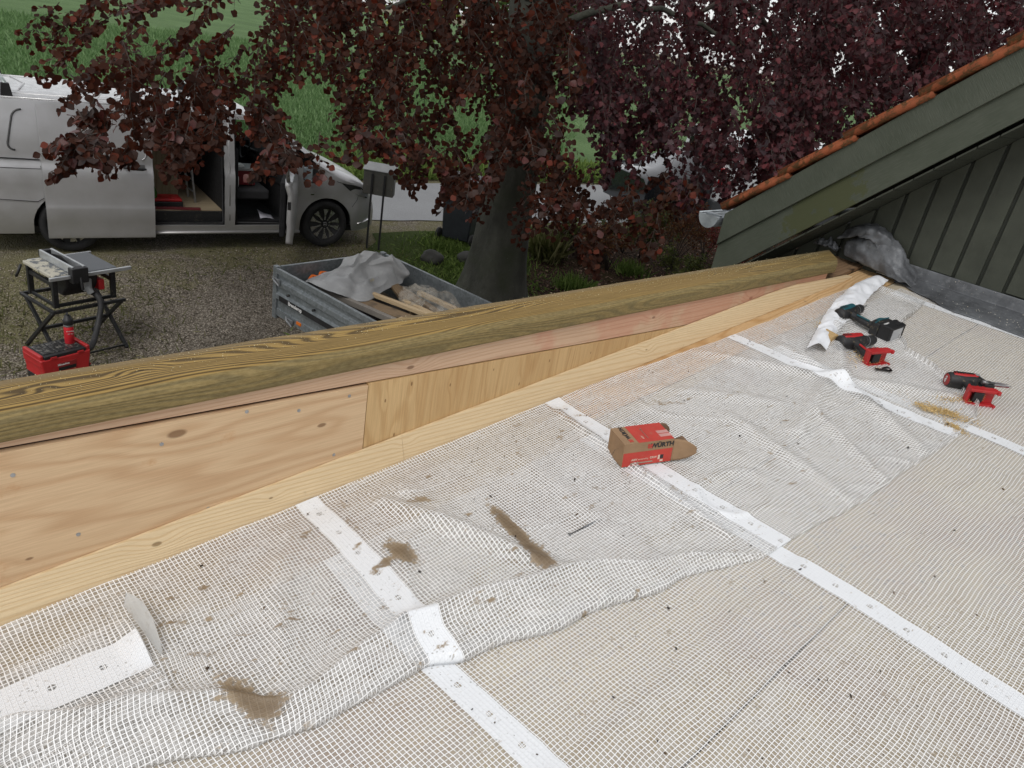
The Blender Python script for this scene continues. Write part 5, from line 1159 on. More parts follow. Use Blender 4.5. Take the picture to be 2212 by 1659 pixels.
m = MB(); m.b2((1.45, -.79, 1.02), (2.5, -.73, 1.32)); m.build('window', VGD, pc)

# ================================================================= THINGS ON THE DECK
def on(x, y, h=0.0): return Vector((x, y, DZ(y)+h))
box = thing('screw_box', 'open brown and red cardboard screw box lying on the stained sheet', 'box')
CARD = plain('cardboard', (.30, .19, .105), .85, var=.1, scale=20, bump=.3, bscale=90); CRED = plain('printed_red', (.48, .045, .03), .6, var=.1, scale=14, dirt=.18, dcol=(.3, .16, .1)); INK = plain('print_black', (.02, .02, .02), .6); CIN = plain('card_inside', (.20, .125, .075), .9)
PRW = plain('print_pale', (.62, .45, .36), .6)
b0 = on(-1.236, 1.984, .012); dL = Vector((.076, .172, .018)).normalized(); dN = Vector((-.172, .076, 0)).normalized(); dU = dL.cross(dN)
MBX = frame(b0, dL, dN); box.matrix_basis = MBX
LB, NB, HB = .196, .112, .094
m = MB(); T = .0018
m.b2((0, 0, 0), (LB, NB, T)); m.b2((0, 0, T), (LB, T, HB-T)); m.b2((0, NB-T, T), (LB, NB, HB-T)); m.b2((0, 0, HB-T), (LB, NB, HB)); m.b2((0, T, T), (T, NB-T, HB-T))
m.build('carton', CARD, box, bev=.0006, seg=1)
m = MB(); m.b2((.002, -.0007, .0015), (LB-.001, 0, HB*.60)); m.build('red_print', CRED, box)
m = MB(); m.b2((.055, .0006, HB), (LB-.001, NB-.0006, HB+.0007)); m.build('red_print', CRED, box)
for a in (.125, .165): m = MB(); m.b2((LB-.045, NB*(a*5-.45), HB+.0009), (LB-.0, NB*(a*5-.45)+.018, HB+.0015)); m.build('tape', plain('pink_tape', (.58, .30, .27), .35), box)
m = MB(); m.add([(-.0006, .004, HB-.003), (-.0006, .055, .04), (-.0006, .056, .038), (-.0006, .006, HB-.005)], [(0, 1, 2, 3)]); m.add([(-.0006, .056, .04), (-.0006, .075, 0), (-.0006, .077, 0), (-.0006, .058, .04)], [(0, 1, 2, 3)]); m.build('seam', INK, box)
fr_front = lambda x, z: frame((x, -.0012, z), (1, 0, 0), (0, 0, 1))
text('WÜRTH', .025, fr_front(.150, .075), INK, box, bold=.0009, squash=1.0)
def wmark(M, s, par):   # two red half shields
    m = MB()
    for sy, pts in ((1, [(-1, 1), (-.35, 1), (-.2, .62), (0, .5), (.2, .62), (.35, 1), (1, 1), (1, .12), (-1, .12)]), (-1, [(-1, -.12), (1, -.12), (.9, -.6), (.35, -1.1), (.2, -.6), (-.2, -.6), (-.35, -1.1), (-.9, -.6)])):
        m.prism([(a*s, b*s) for a, b in pts], 0, .0005)
    o = m.build('logo', CRED, par); o.matrix_local = M
wmark(fr_front(.102, .075), .0095, box)
text('ASSY', .0105, fr_front(.047, .026), PRW, box, bold=.0004); text('powered by', .0085, fr_front(.082, .026), PRW, box); text('®RW', .0115, fr_front(.122, .027), PRW, box, bold=.0003)
m = MB(); m.b2((.140, -.0013, .016), (.148, -.0008, .034)); m.b2((.150, -.0013, .006), (.162, -.0008, .014)); m.build('print_mark', PRW, box); m = MB(); m.b2((.149, -.0013, .018), (.162, -.0008, .034)); m.build('print_mark', INK, box)
m = MB(); m.tube([(.062, -.0012, .012), (.12, -.0012, .012)], .0024, 6); m.tube([(.058, -.0012, .012), (.063, -.0012, .012)], .0055, 6); m.tube([(.034, -.0012, .012), (.050, -.0012, .012)], .003, 6); m.build('screw_picture', plain('print_grey', (.30, .22, .17), .6), box)
fr_top = lambda x, y: frame((x, y, HB+.0012), (0, -1, 0), (1, 0, 0))
M_t = Matrix.Translation((.034, .070, HB+.0009)) @ Matrix.Rotation(R(90), 4, 'Z')
text('WÜRTH', .021, M_t, INK, box, bold=.0008); wmark(Matrix.Translation((.034, .018, HB+.0005)) @ Matrix.Rotation(R(90), 4, 'Z'), .0085, box)
text('ASSY', .009, Matrix.Translation((.085, .03, HB+.0012)) @ Matrix.Rotation(R(90), 4, 'Z'), PRW, box)
m = MB(); m.tube([(.102, .02, HB+.0013), (.102, .078, HB+.0013)], .0016, 5); m.tube([(.102, .078, HB+.0013), (.102, .083, HB+.0013)], .004, 5); m.build('screw_picture', plain('print_grey2', (.30, .13, .10), .6), box)
# flaps at the open end: tongue from the front wall, rounded flap from the rear wall, bent lid tongue
def flap(o, a, b, L, W, rnd, mat, name, bend=.0, solid=.0015):
    o, a, b = Vector(o), Vector(a).normalized(), Vector(b).normalized(); n_ = a.cross(b)
    def fn(u, v):
        w = W*(1-(rnd*(u**2.6)))*.5; p = o+a*(L*u)+b*(W*.5+(v-.5)*2*w) + n_*bend*u*u; return tuple(p)
    m = MB(); m.grid(fn, 14, 10); return m.build(name, mat, box, smooth=True, solid=solid)
flap((LB, .001, .002), (1, -.22, .05), (0, 0, 1), .085, .088, .75, CARD, 'flap', .012); flap((LB, NB-.001, .004), (1, .05, .02), (0, 0, 1), .055, .088, .85, CIN, 'flap', -.006)
flap((LB, .004, .003), (1, .05, .10), (0, 1, 0), .095, .10, .5, CIN, 'flap', .03)
scw = thing('wood_screw', 'long galvanised screw lying on the stained sheet', 'screw'); p0, p1 = on(-1.104, 1.584, .009), on(-1.095, 1.728, .009); d = (p1-p0).normalized()
scw.matrix_basis = frame(p0, d, (0, 0, 1)); SZ = plain('zinc_screw', (.27, .28, .29), .3, metal=.85)
m = MB(); m.lathe([(.0055, 0), (.006, .001), (.003, .006), (.0024, .008), (.0024, .060)], (0, 0, 0), 'x', 14); m.build('head_and_shank', SZ, scw, smooth=True)
m = MB(); m.lathe([(q, x) for i in range(26) for (q, x) in ((.0022, .060+i*.003), (.0036, .0612+i*.003), (.0022, .0624+i*.003))]+[(.0005, .144)], (0, 0, 0), 'x', 10); m.build('thread', SZ, scw)
m = MB(); m.lathe([(.0018, -.0003), (.0018, .0)], (0, 0, 0), 'x', 6); m.build('drive_recess', INK, scw)
wd = thing('wood_offcut', 'small rough pine offcut wedged under the sheet beside the drills', 'wood block', on(-1.325, 3.68, 0), R(70)); m = MB()
m.prism([(-.03, 0), (.045, 0), (.05, .035), (.01, .062), (-.028, .05)], -.035, .045, 'xz'); m.build('offcut', wood('offcut_wood', (.52, .36, .17), (.36, .22, .09), 'x', rings=70, amp=2), wd, bev=.003)
cl_ = thing('belt_clip', 'bent dark metal belt clip lying below the red drill', 'clip'); cl_.matrix_basis = frame(on(-1.02, 3.60, .012), (.75, .6, .05), (-.6, .75, 0))
m = MB(); m.grid(lambda u, v: (-.028+.075*min(1, u*1.6) if u < .62 else .047-.045*(u-.62)/.38, -.012+.024*v, (.0 if u < .55 else .016*math.sin((u-.55)/.45*math.pi*.9))+.003), 26, 4); m.build('clip', DARK, cl_, smooth=True, solid=.002)
TEAL = plain('teal_plastic', (.012, .085, .105), .45, dirt=.25, dcol=(.3, .26, .18)); BLD = plain('dusty_black', (.014, .014, .015), .55, dirt=.22, dcol=(.32, .25, .15), scale=16)
def tool(name, label, o, fx, hd, shell, battery, nose, hl=.15, bits=False, tip=0.0):
    """pistol tool lying on its side. local x = towards the bit, -y = down the handle, z = up from the deck"""
    t = thing(name, label, 'power tool'); X = Vector(fx).normalized(); Y = -Vector(hd); t.matrix_basis = frame(o, X, Y) @ Matrix.Scale(1.14, 4)
    red = shell is RED
    m = MB(); m.lathe([(.006, -.078), (.026, -.078), (.031, -.070), (.0325, -.03), (.033, .02), (.029, .045), (.024, .052)], (0, 0, 0), 'x', 28); b = m.build('motor_housing', BLD, t, smooth=True)
    m = MB(); m.lathe([(.010, -.0795), (.024, -.0790), (.0245, -.076)], (0, 0, 0), 'x', 24); m.build('end_cap', (plain('dark_red_cap', (.30, .02, .02), .4) if bits else BLK), b, smooth=True)
    m = MB(); m.prism([(-.065, -.012), (-.02, -.016), (.03, -.012), (.046, .004), (.040, .020), (-.055, .022)], .004, .0345, 'xy'); m.build('shell', shell, b, bev=.008)
    for k in range(4): MB().b2((-.058+.010*k, -.006, .0335), (-.054+.010*k, .012, .0355)).build('vent', INK, b)
    m = MB()
    if nose == 'chuck':
        m.lathe([(.024, .050), (.023, .062), (.0215, .066), (.0222, .072), (.0222, .098), (.016, .112), (.006, .116)], (0, 0, 0), 'x', 24); ch = m.build('chuck', BLD, t, smooth=True)
        m = MB(); m.lathe([(.0226, .067), (.0226, .0695)], (0, 0, 0), 'x', 24); m.lathe([(.0232, .055), (.0232, .0565)], (0, 0, 0), 'x', 24); m.build('chuck_ring', STEEL, ch)['kind'] = 'stuff'
        if tip: MB().tube([(.112, 0, 0), (.16, .004, .004)], [.0032, .0026], 6).build('drill_bit', STEEL, ch)
    else:
        m.lathe([(.026, .045), (.022, .060), (.016, .070), (.012, .072)], (0, 0, 0), 'x', 20); ch = m.build('nose', plain('nose_metal', (.1, .1, .1), .4, metal=.6), t, smooth=True)
    # handle
    m = MB(); P = [catmull([(-.005, -.018, 0), (-.010, -.06, -.001), (-.022, -.10, -.002), (-.018, -hl, -.003)], q) for q in np.linspace(0, 1, 12)]
    m.tube([tuple(p) for p in P], [.026, .024, .021, .019, .0185, .0185, .019, .019, .019, .020, .022, .026], 14, flat=.82); h = m.build('handle', BLD, t, smooth=True)
    m = MB(); m.prism([(-.024, -.055), (-.014, -.05), (-.020, -.12), (-.034, -.125)], .012, .0185, 'xy'); m.build('handle_inlay', shell, h, bev=.003)
    m = MB(); m.b2((.012, -.052, -.008), (.022, -.026, .008)); m.build('trigger', BLD, t, bev=.004)
    y0 = -hl
    if battery:
        m = MB(); m.prism([(-.05, y0+.012), (.015, y0+.016), (.048, y0-.004), (.052, y0-.030), (-.062, y0-.034), (-.062, y0-.006)], -.034, .034, 'xy'); f = m.build('foot', BLD, t, bev=.006)
        m = MB(); m.tube([(-.062, y0-.012, .0345), (-.0, y0-.006, .035), (.05, y0-.010, .0345)], .0035, 6); m.prism([(-.03, y0+.006), (.005, y0+.010), (.02, y0-.004), (-.03, y0-.004)], .032, .0355, 'xy'); m.build('teal_band', shell, f)['kind'] = 'stuff'
        m = MB(); m.b2((-.058, y0-.092, -.036), (.060, y0-.032, .037)); bt_ = m.build('battery', BLK, t, bev=.006)
        for k in range(2): MB().b2((-.0, y0-.082+k*.03, .0365), (.056, y0-.070+k*.03, .0395)).build('grip_rib', BLK, bt_, bev=.001)
        MB().b2((-.058, y0-.088, -.036), (-.0595, y0-.036, .034)).build('battery_label', BLK, bt_)
        MB().b2((-.045, y0-.0935, -.028), (.035, y0-.0921, .026)).build('data_label', plain('silver_label', (.42, .43, .44), .4), bt_)
        text('makita', .017, frame((.0605, y0-.050, .014), (0, -1, 0), (0, 0, 1)) @ Matrix.Identity(4), WHITE, bt_, bold=.0004)
        text('18V', .015, frame((.0605, y0-.052, -.008), (0, -1, 0), (0, 0, 1)), WHITE, bt_, bold=.0004)
        text('LXT', .010, frame((.0605, y0-.078, -.008), (0, -1, 0), (0, 0, 1)), WHITE, bt_, bold=.0003)
        text('makita', .014, frame((-.03, y0-.046, .0376), (-1, 0, 0), (0, -1, 0)), WHITE, bt_, bold=.0003)
    else:
        m = MB(); m.prism([(-.030, y0+.020), (.022, y0+.020), (.040, y0-.002), (-.048, y0-.002)], -.028, .028, 'xy'); f = m.build('foot', RED, t, bev=.006)
        m = MB(); m.b2((-.052, y0-.012, -.034), (.056, y0-.001, .034)); m.b2((-.052, y0-.038, .024), (.056, y0-.012, .036)); m.b2((-.052, y0-.038, -.036), (.056, y0-.012, -.024)); m.b2((-.054, y0-.03, -.034), (-.044, y0-.01, .034))
        m.b2((.046, y0-.044, .022), (.058, y0-.028, .038)); m.b2((.046, y0-.044, -.038), (.058, y0-.028, -.022)); m.build('battery_rails', RED, t, bev=.0025)
        m = MB(); m.b2((-.030, y0-.030, -.020), (.008, y0-.0122, .020)); cb_ = m.build('contact_block', BLK, t, bev=.002)
        for k in range(4): MB().b2((.006, y0-.026, -.014+k*.008), (.016, y0-.020, -.0128+k*.008)).build('contact', plain('brass', (.6, .42, .2), .3, metal=.9), cb_)
        MB().b2((-.03, y0+.006, .0275), (-.012, y0+.012, .0290)).build('foot_slot', INK, f); MB().b2((.0, y0+.004, .0275), (.010, y0+.012, .0290)).build('foot_slot', INK, f)
    if bits:
        text('FUEL', .013, frame((-.0805, .002, .001), (0, .25, -1), (0, 1, .25)), WHITE, b, bold=.0005)
        m = MB(); m.b2((-.05, .0, .0342), (.02, .012, .0356)); m.build('name_plate', BLK, b); MB().b2((.024, -.006, .034), (.04, .012, .0362)).build('grey_plate', plain('grey_plate', (.3, .3, .3), .4), b, bev=.001)
        m = MB(); m.lathe([(.006, 0), (.0085, .0), (.0085, .022), (.004, .026), (.004, .05)], (.02, -.060, .034), 'x', 14); m.build('socket', plain('socket_steel', (.2, .2, .2), .35, metal=.8), t, smooth=True)
        for k, (z_, y_) in enumerate(((.026, -.035), (.020, -.048), (.030, -.060))): MB().tube([(.065, y_, z_), (.11, y_, z_), (.112, y_, z_), (.135, y_-.002, z_)], [.004, .004, .0028, .002], 6).build('bit', plain('bit_'+str(k), ((.3, .3, .31), (.24, .03, .05), (.34, .34, .35))[k], .3, metal=.7), t)
        MB().b2((.03, -.07, .012), (.07, -.03, .03)).build('bit_holder', BLK, t, bev=.003)
    return t
RDG = RED
tool('cordless_drill', 'teal and black cordless drill with battery, dusty, on the crumpled sheet near the lead', on(-1.415, 4.055, .044), (.12, .99, .10), (.95, .22, .01), TEAL, True, 'chuck', .155, tip=1)
tool('cordless_drill', 'red and black cordless drill without battery, lying just below the teal drill', on(-1.225, 3.725, .040), (.42, .9, .09), (.99, .02, .0), RED, False, 'chuck', .125)
tool('impact_driver', 'red and black impact driver with bits, half covered by the sheet, farthest right', on(-.712, 3.772, .042), (.74, .67, .06), (.72, -.66, -.06), RED, False, 'nose', .100, bits=True)
# sawdust, debris
SD = island('sawdust_grains', [(0, (.42, .27, .09)), (1, (.75, .58, .30)), (.5, (.6, .42, .18))], .9)
CUBV = [(-.5, -.3, -.1), (.5, -.3, -.1), (.5, .3, -.1), (-.5, .3, -.1), (-.5, -.3, .1), (.5, -.3, .1), (.5, .3, .1), (-.5, .3, .1)]; CUBF = [(0, 3, 2, 1), (4, 5, 6, 7), (0, 1, 5, 4), (1, 2, 6, 5), (2, 3, 7, 6), (3, 0, 4, 7)]
def pile(cx, cy, a, b, g, n, h, s=(.0015, .005), name='sawdust', mat=SD, hz=.012):
    r_ = rng.normal(0, 1, (n, 2)); g = R(g); x = cx+r_[:, 0]*a*math.cos(g)-r_[:, 1]*b*math.sin(g); y = cy+r_[:, 0]*a*math.sin(g)+r_[:, 1]*b*math.cos(g)
    z = np.array([DZ(q) for q in y])+hz+rng.uniform(0, h, n)*np.exp(-(r_**2).sum(1)/1.2)
    return np.c_[x, y, z]
P = np.concatenate([pile(-.668, 3.44, .040, .017, 15, 900, .010, hz=.018), pile(-.668, 3.44, .07, .03, 15, 500, .003, hz=.018), pile(-.74, 3.40, .025, .014, 0, 500, .004, hz=.02), pile(-.60, 3.36, .03, .012, -20, 350, .003, hz=.012), pile(-1.13, 3.62, .06, .035, 60, 350, .002, hz=.022), pile(-1.42, 3.80, .035, .03, 0, 260, .004, hz=.03), pile(-.70, 3.60, .05, .02, 60, 300, .003, hz=.02)])
scatter('sawdust', P, CUBV, CUBF, rng.uniform(.0015, .0055, len(P)), SD)
tag(bpy.data.objects['sawdust'], 'heap of yellow sawdust grains on the sheet by the tools', 'sawdust')
n = 2400; y = rng.uniform(-1.2, 4.5, n); P = np.c_[rng.normal(-1.86, .035, n), y, np.full(n, 2.4125)]; P = P[(P[:, 0] < -1.745) & (P[:, 0] > -1.90)]
scatter('wood_chips', P, CUBV, CUBF, rng.uniform(.001, .0035, len(P))*np.clip(.6+P[:, 1]*.15, .5, 1.1), island('chips', [(0, (.4, .33, .15)), (1, (.8, .74, .5))], .8), tilt=.3)
DB = island('debris_bits', [(0, (.015, .012, .01)), (1, (.13, .08, .04)), (.6, (.05, .035, .025))], .8)
n = 1500; x = rng.uniform(-1.65, 1.6, n); y = rng.uniform(-.6, 4.6, n); P = np.c_[x, y, [DZ(q)+.012 for q in y]]
scatter('debris', P, CUBV, CUBF, rng.uniform(.002, .009, n)*np.where(rng.uniform(0, 1, n) < .85, .6, 1.2), DB)
n = 260; P = np.c_[rng.uniform(-1.3, .4, n), rng.uniform(4.72, 4.97, n), np.zeros(n)]; P[:, 2] = [DZ(q)+.03+max(0, q-4.9)*1.2 for q in P[:, 1]]
scatter('wood_shavings', P, CUBV, CUBF, rng.uniform(.002, .006, n), island('shavings', [(0, (.5, .45, .35)), (1, (.8, .76, .66))], .8))

# ================================================================= TREES
BARK = NT('beech_bark'); N = BARK; P = N.tc.outputs['Object']
c = N.mix(N.mapr(N.noise(N.vm('MULTIPLY', P, (1, 1, .5)), 3, 6, .65), .35, .7), (.052, .052, .044), (.11, .113, .092)); c = N.mix(N.mapr(N.noise(P, 2.2, 5, .6), .5, .7, 0, .6), c, (.045, .054, .028))
c = N.mix(N.mapr(N.voro(P, 13), .07, .03, 0, .6), c, (.22, .23, .2)); N.set(color=c, rough=.85, spec=.2)
N.bump(N.math('ADD', N.noise(N.vm('MULTIPLY', P, (1, 1, .3)), 9, 6, .6), N.math('MULTIPLY', N.noise(P, 40, 4), .4)), .7, .03); BARK = N.m
TWG = plain('twig_bark', (.05, .036, .028), .8, var=.3)
LV, LF = [], []
def leafshape(asp, lobes=0):
    """leaf blade in the xy plane, base at the origin, tip at x=1; folded along the midrib and slightly curled"""
    st = [(0, 0), (.12, .20), (.32, .44), (.55, .47), (.78, .30), (1.0, 0)]
    if lobes: st = [(0, .04), (.08, .40), (.28, .30), (.42, .62), (.55, .30), (.72, .34), (1, 0)]
    V = []; n_ = len(st)
    for x, w_ in st: V.append((x, 0, -.10*x*x))
    for sg in (1, -1):
        for x, w_ in st[1:-1]: V.append((x, sg*w_*asp, .10*w_-.10*x*x))
    k = n_; F = []
    for sg in (0, 1):
        o_ = k+sg*(n_-2); idx = [0]+[o_+i for i in range(n_-2)]+[n_-1]
        for i in range(n_-1):
            a, b, c_, d_ = i, i+1, idx[i+1], idx[i]
            F.append(tuple(dict.fromkeys((a, b, c_, d_))) if sg else tuple(dict.fromkeys((a, d_, c_, b))))
    return np.array(V), [f for f in F if len(f) > 2]
BEECH = leafshape(1.22); MAPLE = leafshape(1.1, 1)
LEAFM = island('copper_leaf', [(0, (.020, .0085, .005)), (1, (.13, .026, .014)), (.5, (.034, .0125, .007)), (.78, (.055, .018, .009)), (.92, (.08, .022, .011))], .55, .22, .15, (.25, .04, .02))
LEAFP = island('purple_leaf', [(0, (.020, .0075, .009)), (1, (.14, .036, .040)), (.45, (.040, .0125, .015)), (.85, (.078, .022, .026))], .5, .2, .2, (.25, .04, .05))
camv = Vector((0, 0, HC))
def spray_leaves(flat, size, leaf_gap, nside, twr, rngs):
    """each spray: a main twig with alternating side twigs, each carrying leaves on short stalks"""
    S = np.array(flat, float).reshape(-1, 6)/100; pos = []; dirs = []; sc_ = []; tw = MB(); tubes = []
    for row in S:
        a, b = Vector(row[:3]), Vector(row[3:]); L = (b-a).length; d0 = (b-a).normalized(); up = Vector((rngs.normal(0, .4), rngs.normal(0, .4), 1)).normalized(); sd = d0.cross(up)
        if sd.length < .1: sd = Vector((1, 0, 0))
        sd.normalize(); lines = [[a+(b-a)*t+Vector((0, 0, -.10*L*t*t)) + sd*.04*L*math.sin(t*4+row[0]*9) for t in np.linspace(0, 1, 7)]]
        for k in range(nside):
            t = .08+.86*(k+rngs.uniform(0, .8))/nside; s = 1 if k % 2 else -1; p = a+(b-a)*t+Vector((0, 0, -.10*L*t*t)); l2 = L*rngs.uniform(.28, .5)*(1.05-t*.5)
            dd_ = (d0*.7+sd*s*rngs.uniform(.5, 1.1)+Vector((0, 0, rngs.uniform(-.35, .1)))).normalized(); lines.append([p, p+dd_*l2*.5, p+dd_*l2+Vector((0, 0, -.12*l2))])
        for i, ln in enumerate(lines):
            tubes.append((ln, twr if i == 0 else twr*.55)); tot = sum((q-p).length for p, q in zip(ln, ln[1:])); k = max(2, int(tot/leaf_gap)); d_ = (ln[-1]-ln[0]).normalized()
            for j in range(k):
                t = (j+.6)/k*(len(ln)-1); i0 = min(len(ln)-2, int(t)); p = ln[i0].lerp(ln[i0+1], t-i0); s = 1 if j % 2 else -1
                sdd = d_.cross(Vector((rngs.normal(0, .5), rngs.normal(0, .5), 1))).normalized()
                ld = (d_*.65+sdd*s*.8+Vector((rngs.normal(0, .25), rngs.normal(0, .25), rngs.normal(-.30, .3)))).normalized()
                pos.append(p+ld*.006); dirs.append(ld); sc_.append(size*rngs.uniform(.45, 1.2))
            pos.append(ln[-1]); dirs.append(d_); sc_.append(size*.9)
    return pos, dirs, sc_, tubes
def leaf_mats(pos, dirs, sc_, rngs, face=.5):
    out = []
    for p, d, s in zip(pos, dirs, sc_):
        nrm = Vector((rngs.normal(0, .6), rngs.normal(0, .6), .75+rngs.normal(0, .45))) + (camv-p).normalized()*face
        y = nrm.cross(d); y = y.normalized() if y.length > 1e-3 else Vector((0, 1, 0)); z = d.cross(y)
        wq = rngs.uniform(.75, 1.12); cz_ = rngs.uniform(.5, 3.2)
        out.append((np.array(((d.x, y.x*wq, z.x*cz_), (d.y, y.y*wq, z.y*cz_), (d.z, y.z*wq, z.z*cz_)))*s, np.array(p)))
    return out
def leaves_obj(name, mats, shape, mat, parent):
    V0, F = shape; A = np.array([m_[0] for m_ in mats]); T = np.array([m_[1] for m_ in mats]); V0 = np.asarray(V0)
    V = np.einsum('nij,kj->nki', A, V0)+T[:, None, :]
    o = rawmesh(name, V.reshape(-1, 3), F, len(mats), len(V0), mat, None, 'stuff'); P2(o, parent); return o
def P2(o, parent):
    l = parent.location; o.parent = parent; o.matrix_parent_inverse = Matrix.Translation((-l.x, -l.y, -l.z)); return o
def tubes_obj(name, tubes, parent, mat, n=4):
    m = MB()
    for ln, r_ in tubes: m.tube(ln, [r_*(1-.6*i/(len(ln)-1)) for i in range(len(ln))], n, cap=False)
    me = bpy.data.meshes.new(name); me.from_pydata(m.v, [], m.f); me.materials.append(mat); me.shade_smooth(); o = bpy.data.objects.new(name, me); COL.objects.link(o); P2(o, parent); o['kind'] = 'stuff'; return o
beech = thing('copper_beech', 'large copper beech with grey trunk and dark red leaves, hanging over the van and trailer', 'tree', (-6.75, 6.72, 0))
# trunk
m = MB(); nz, na = 46, 40; V = []
for i in range(nz):
    t = i/(nz-1); z = 9.5*t**1.25-.05; fl_ = .20*math.exp(-max(0, z)/.40)+.335-.012*z
    for k in range(na):
        a = 2*math.pi*k/na; r_ = fl_*(1+.10*math.exp(-max(0, z)/.8)*math.sin(a*5+.8)+.045*mnoise.noise((math.cos(a)*1.5, math.sin(a)*1.5, z*.7))+.02*mnoise.noise((math.cos(a)*4, math.sin(a)*4, z*2)))
        V.append((-6.75-.045*z+.0*z+r_*math.cos(a), 6.72+.10*math.sin(z*.5)+r_*math.sin(a), z))
m.add(V, [(i*na+k, i*na+(k+1) % na, (i+1)*na+(k+1) % na, (i+1)*na+k) for i in range(nz-1) for k in range(na)]); P2(m.build('trunk', BARK, smooth=True), beech)
LIMBS = [((-6.8, 6.7, 3.6), (-6.9, 5.3, 4.6), (-7.0, 3.6, 5.0), (-7.0, 1.8, 4.6), .13), ((-6.8, 6.6, 4.2), (-5.9, 5.4, 5.0), (-5.4, 3.9, 5.1), (-5.2, 2.6, 4.6), .10), ((-6.8, 6.8, 4.0), (-5.6, 7.4, 5.0), (-4.2, 7.9, 5.3), (-3.0, 8.4, 5.0), .11),
         ((-6.85, 6.7, 4.8), (-8.2, 6.2, 5.8), (-9.6, 5.2, 6.0), (-11, 4.2, 5.6), .11), ((-6.85, 6.8, 4.4), (-7.6, 8.2, 5.4), (-8.2, 9.8, 5.6), (-8.4, 11.4, 5.2), .11), ((-6.9, 6.7, 5.6), (-6.2, 5.2, 6.8), (-5.2, 4.4, 7.4), (-4.4, 3.4, 7.6), .10),
         ((-6.8, 6.5, 3.1), (-6.4, 5.6, 3.5), (-6.1, 4.9, 3.55), (-5.9, 4.1, 3.3), .05), ((-6.9, 6.9, 3.3), (-6.3, 7.5, 3.7), (-5.6, 8.0, 3.7), (-5.0, 8.6, 3.4), .05)]
for L in LIMBS:
    P = [catmull(L[:4], t) for t in np.linspace(0, 1, 18)]; P = [p+.05*np.array([mnoise.noise((i*.6, L[0][2], 0)), mnoise.noise((i*.6, 3, L[0][2])), mnoise.noise((i*.6, 7, 1))]) for i, p in enumerate(P)]
    P2(MB().tube([tuple(p) for p in P], [L[4]*(1-.75*i/17) for i in range(18)], 10).build('branch', BARK, smooth=True), beech)
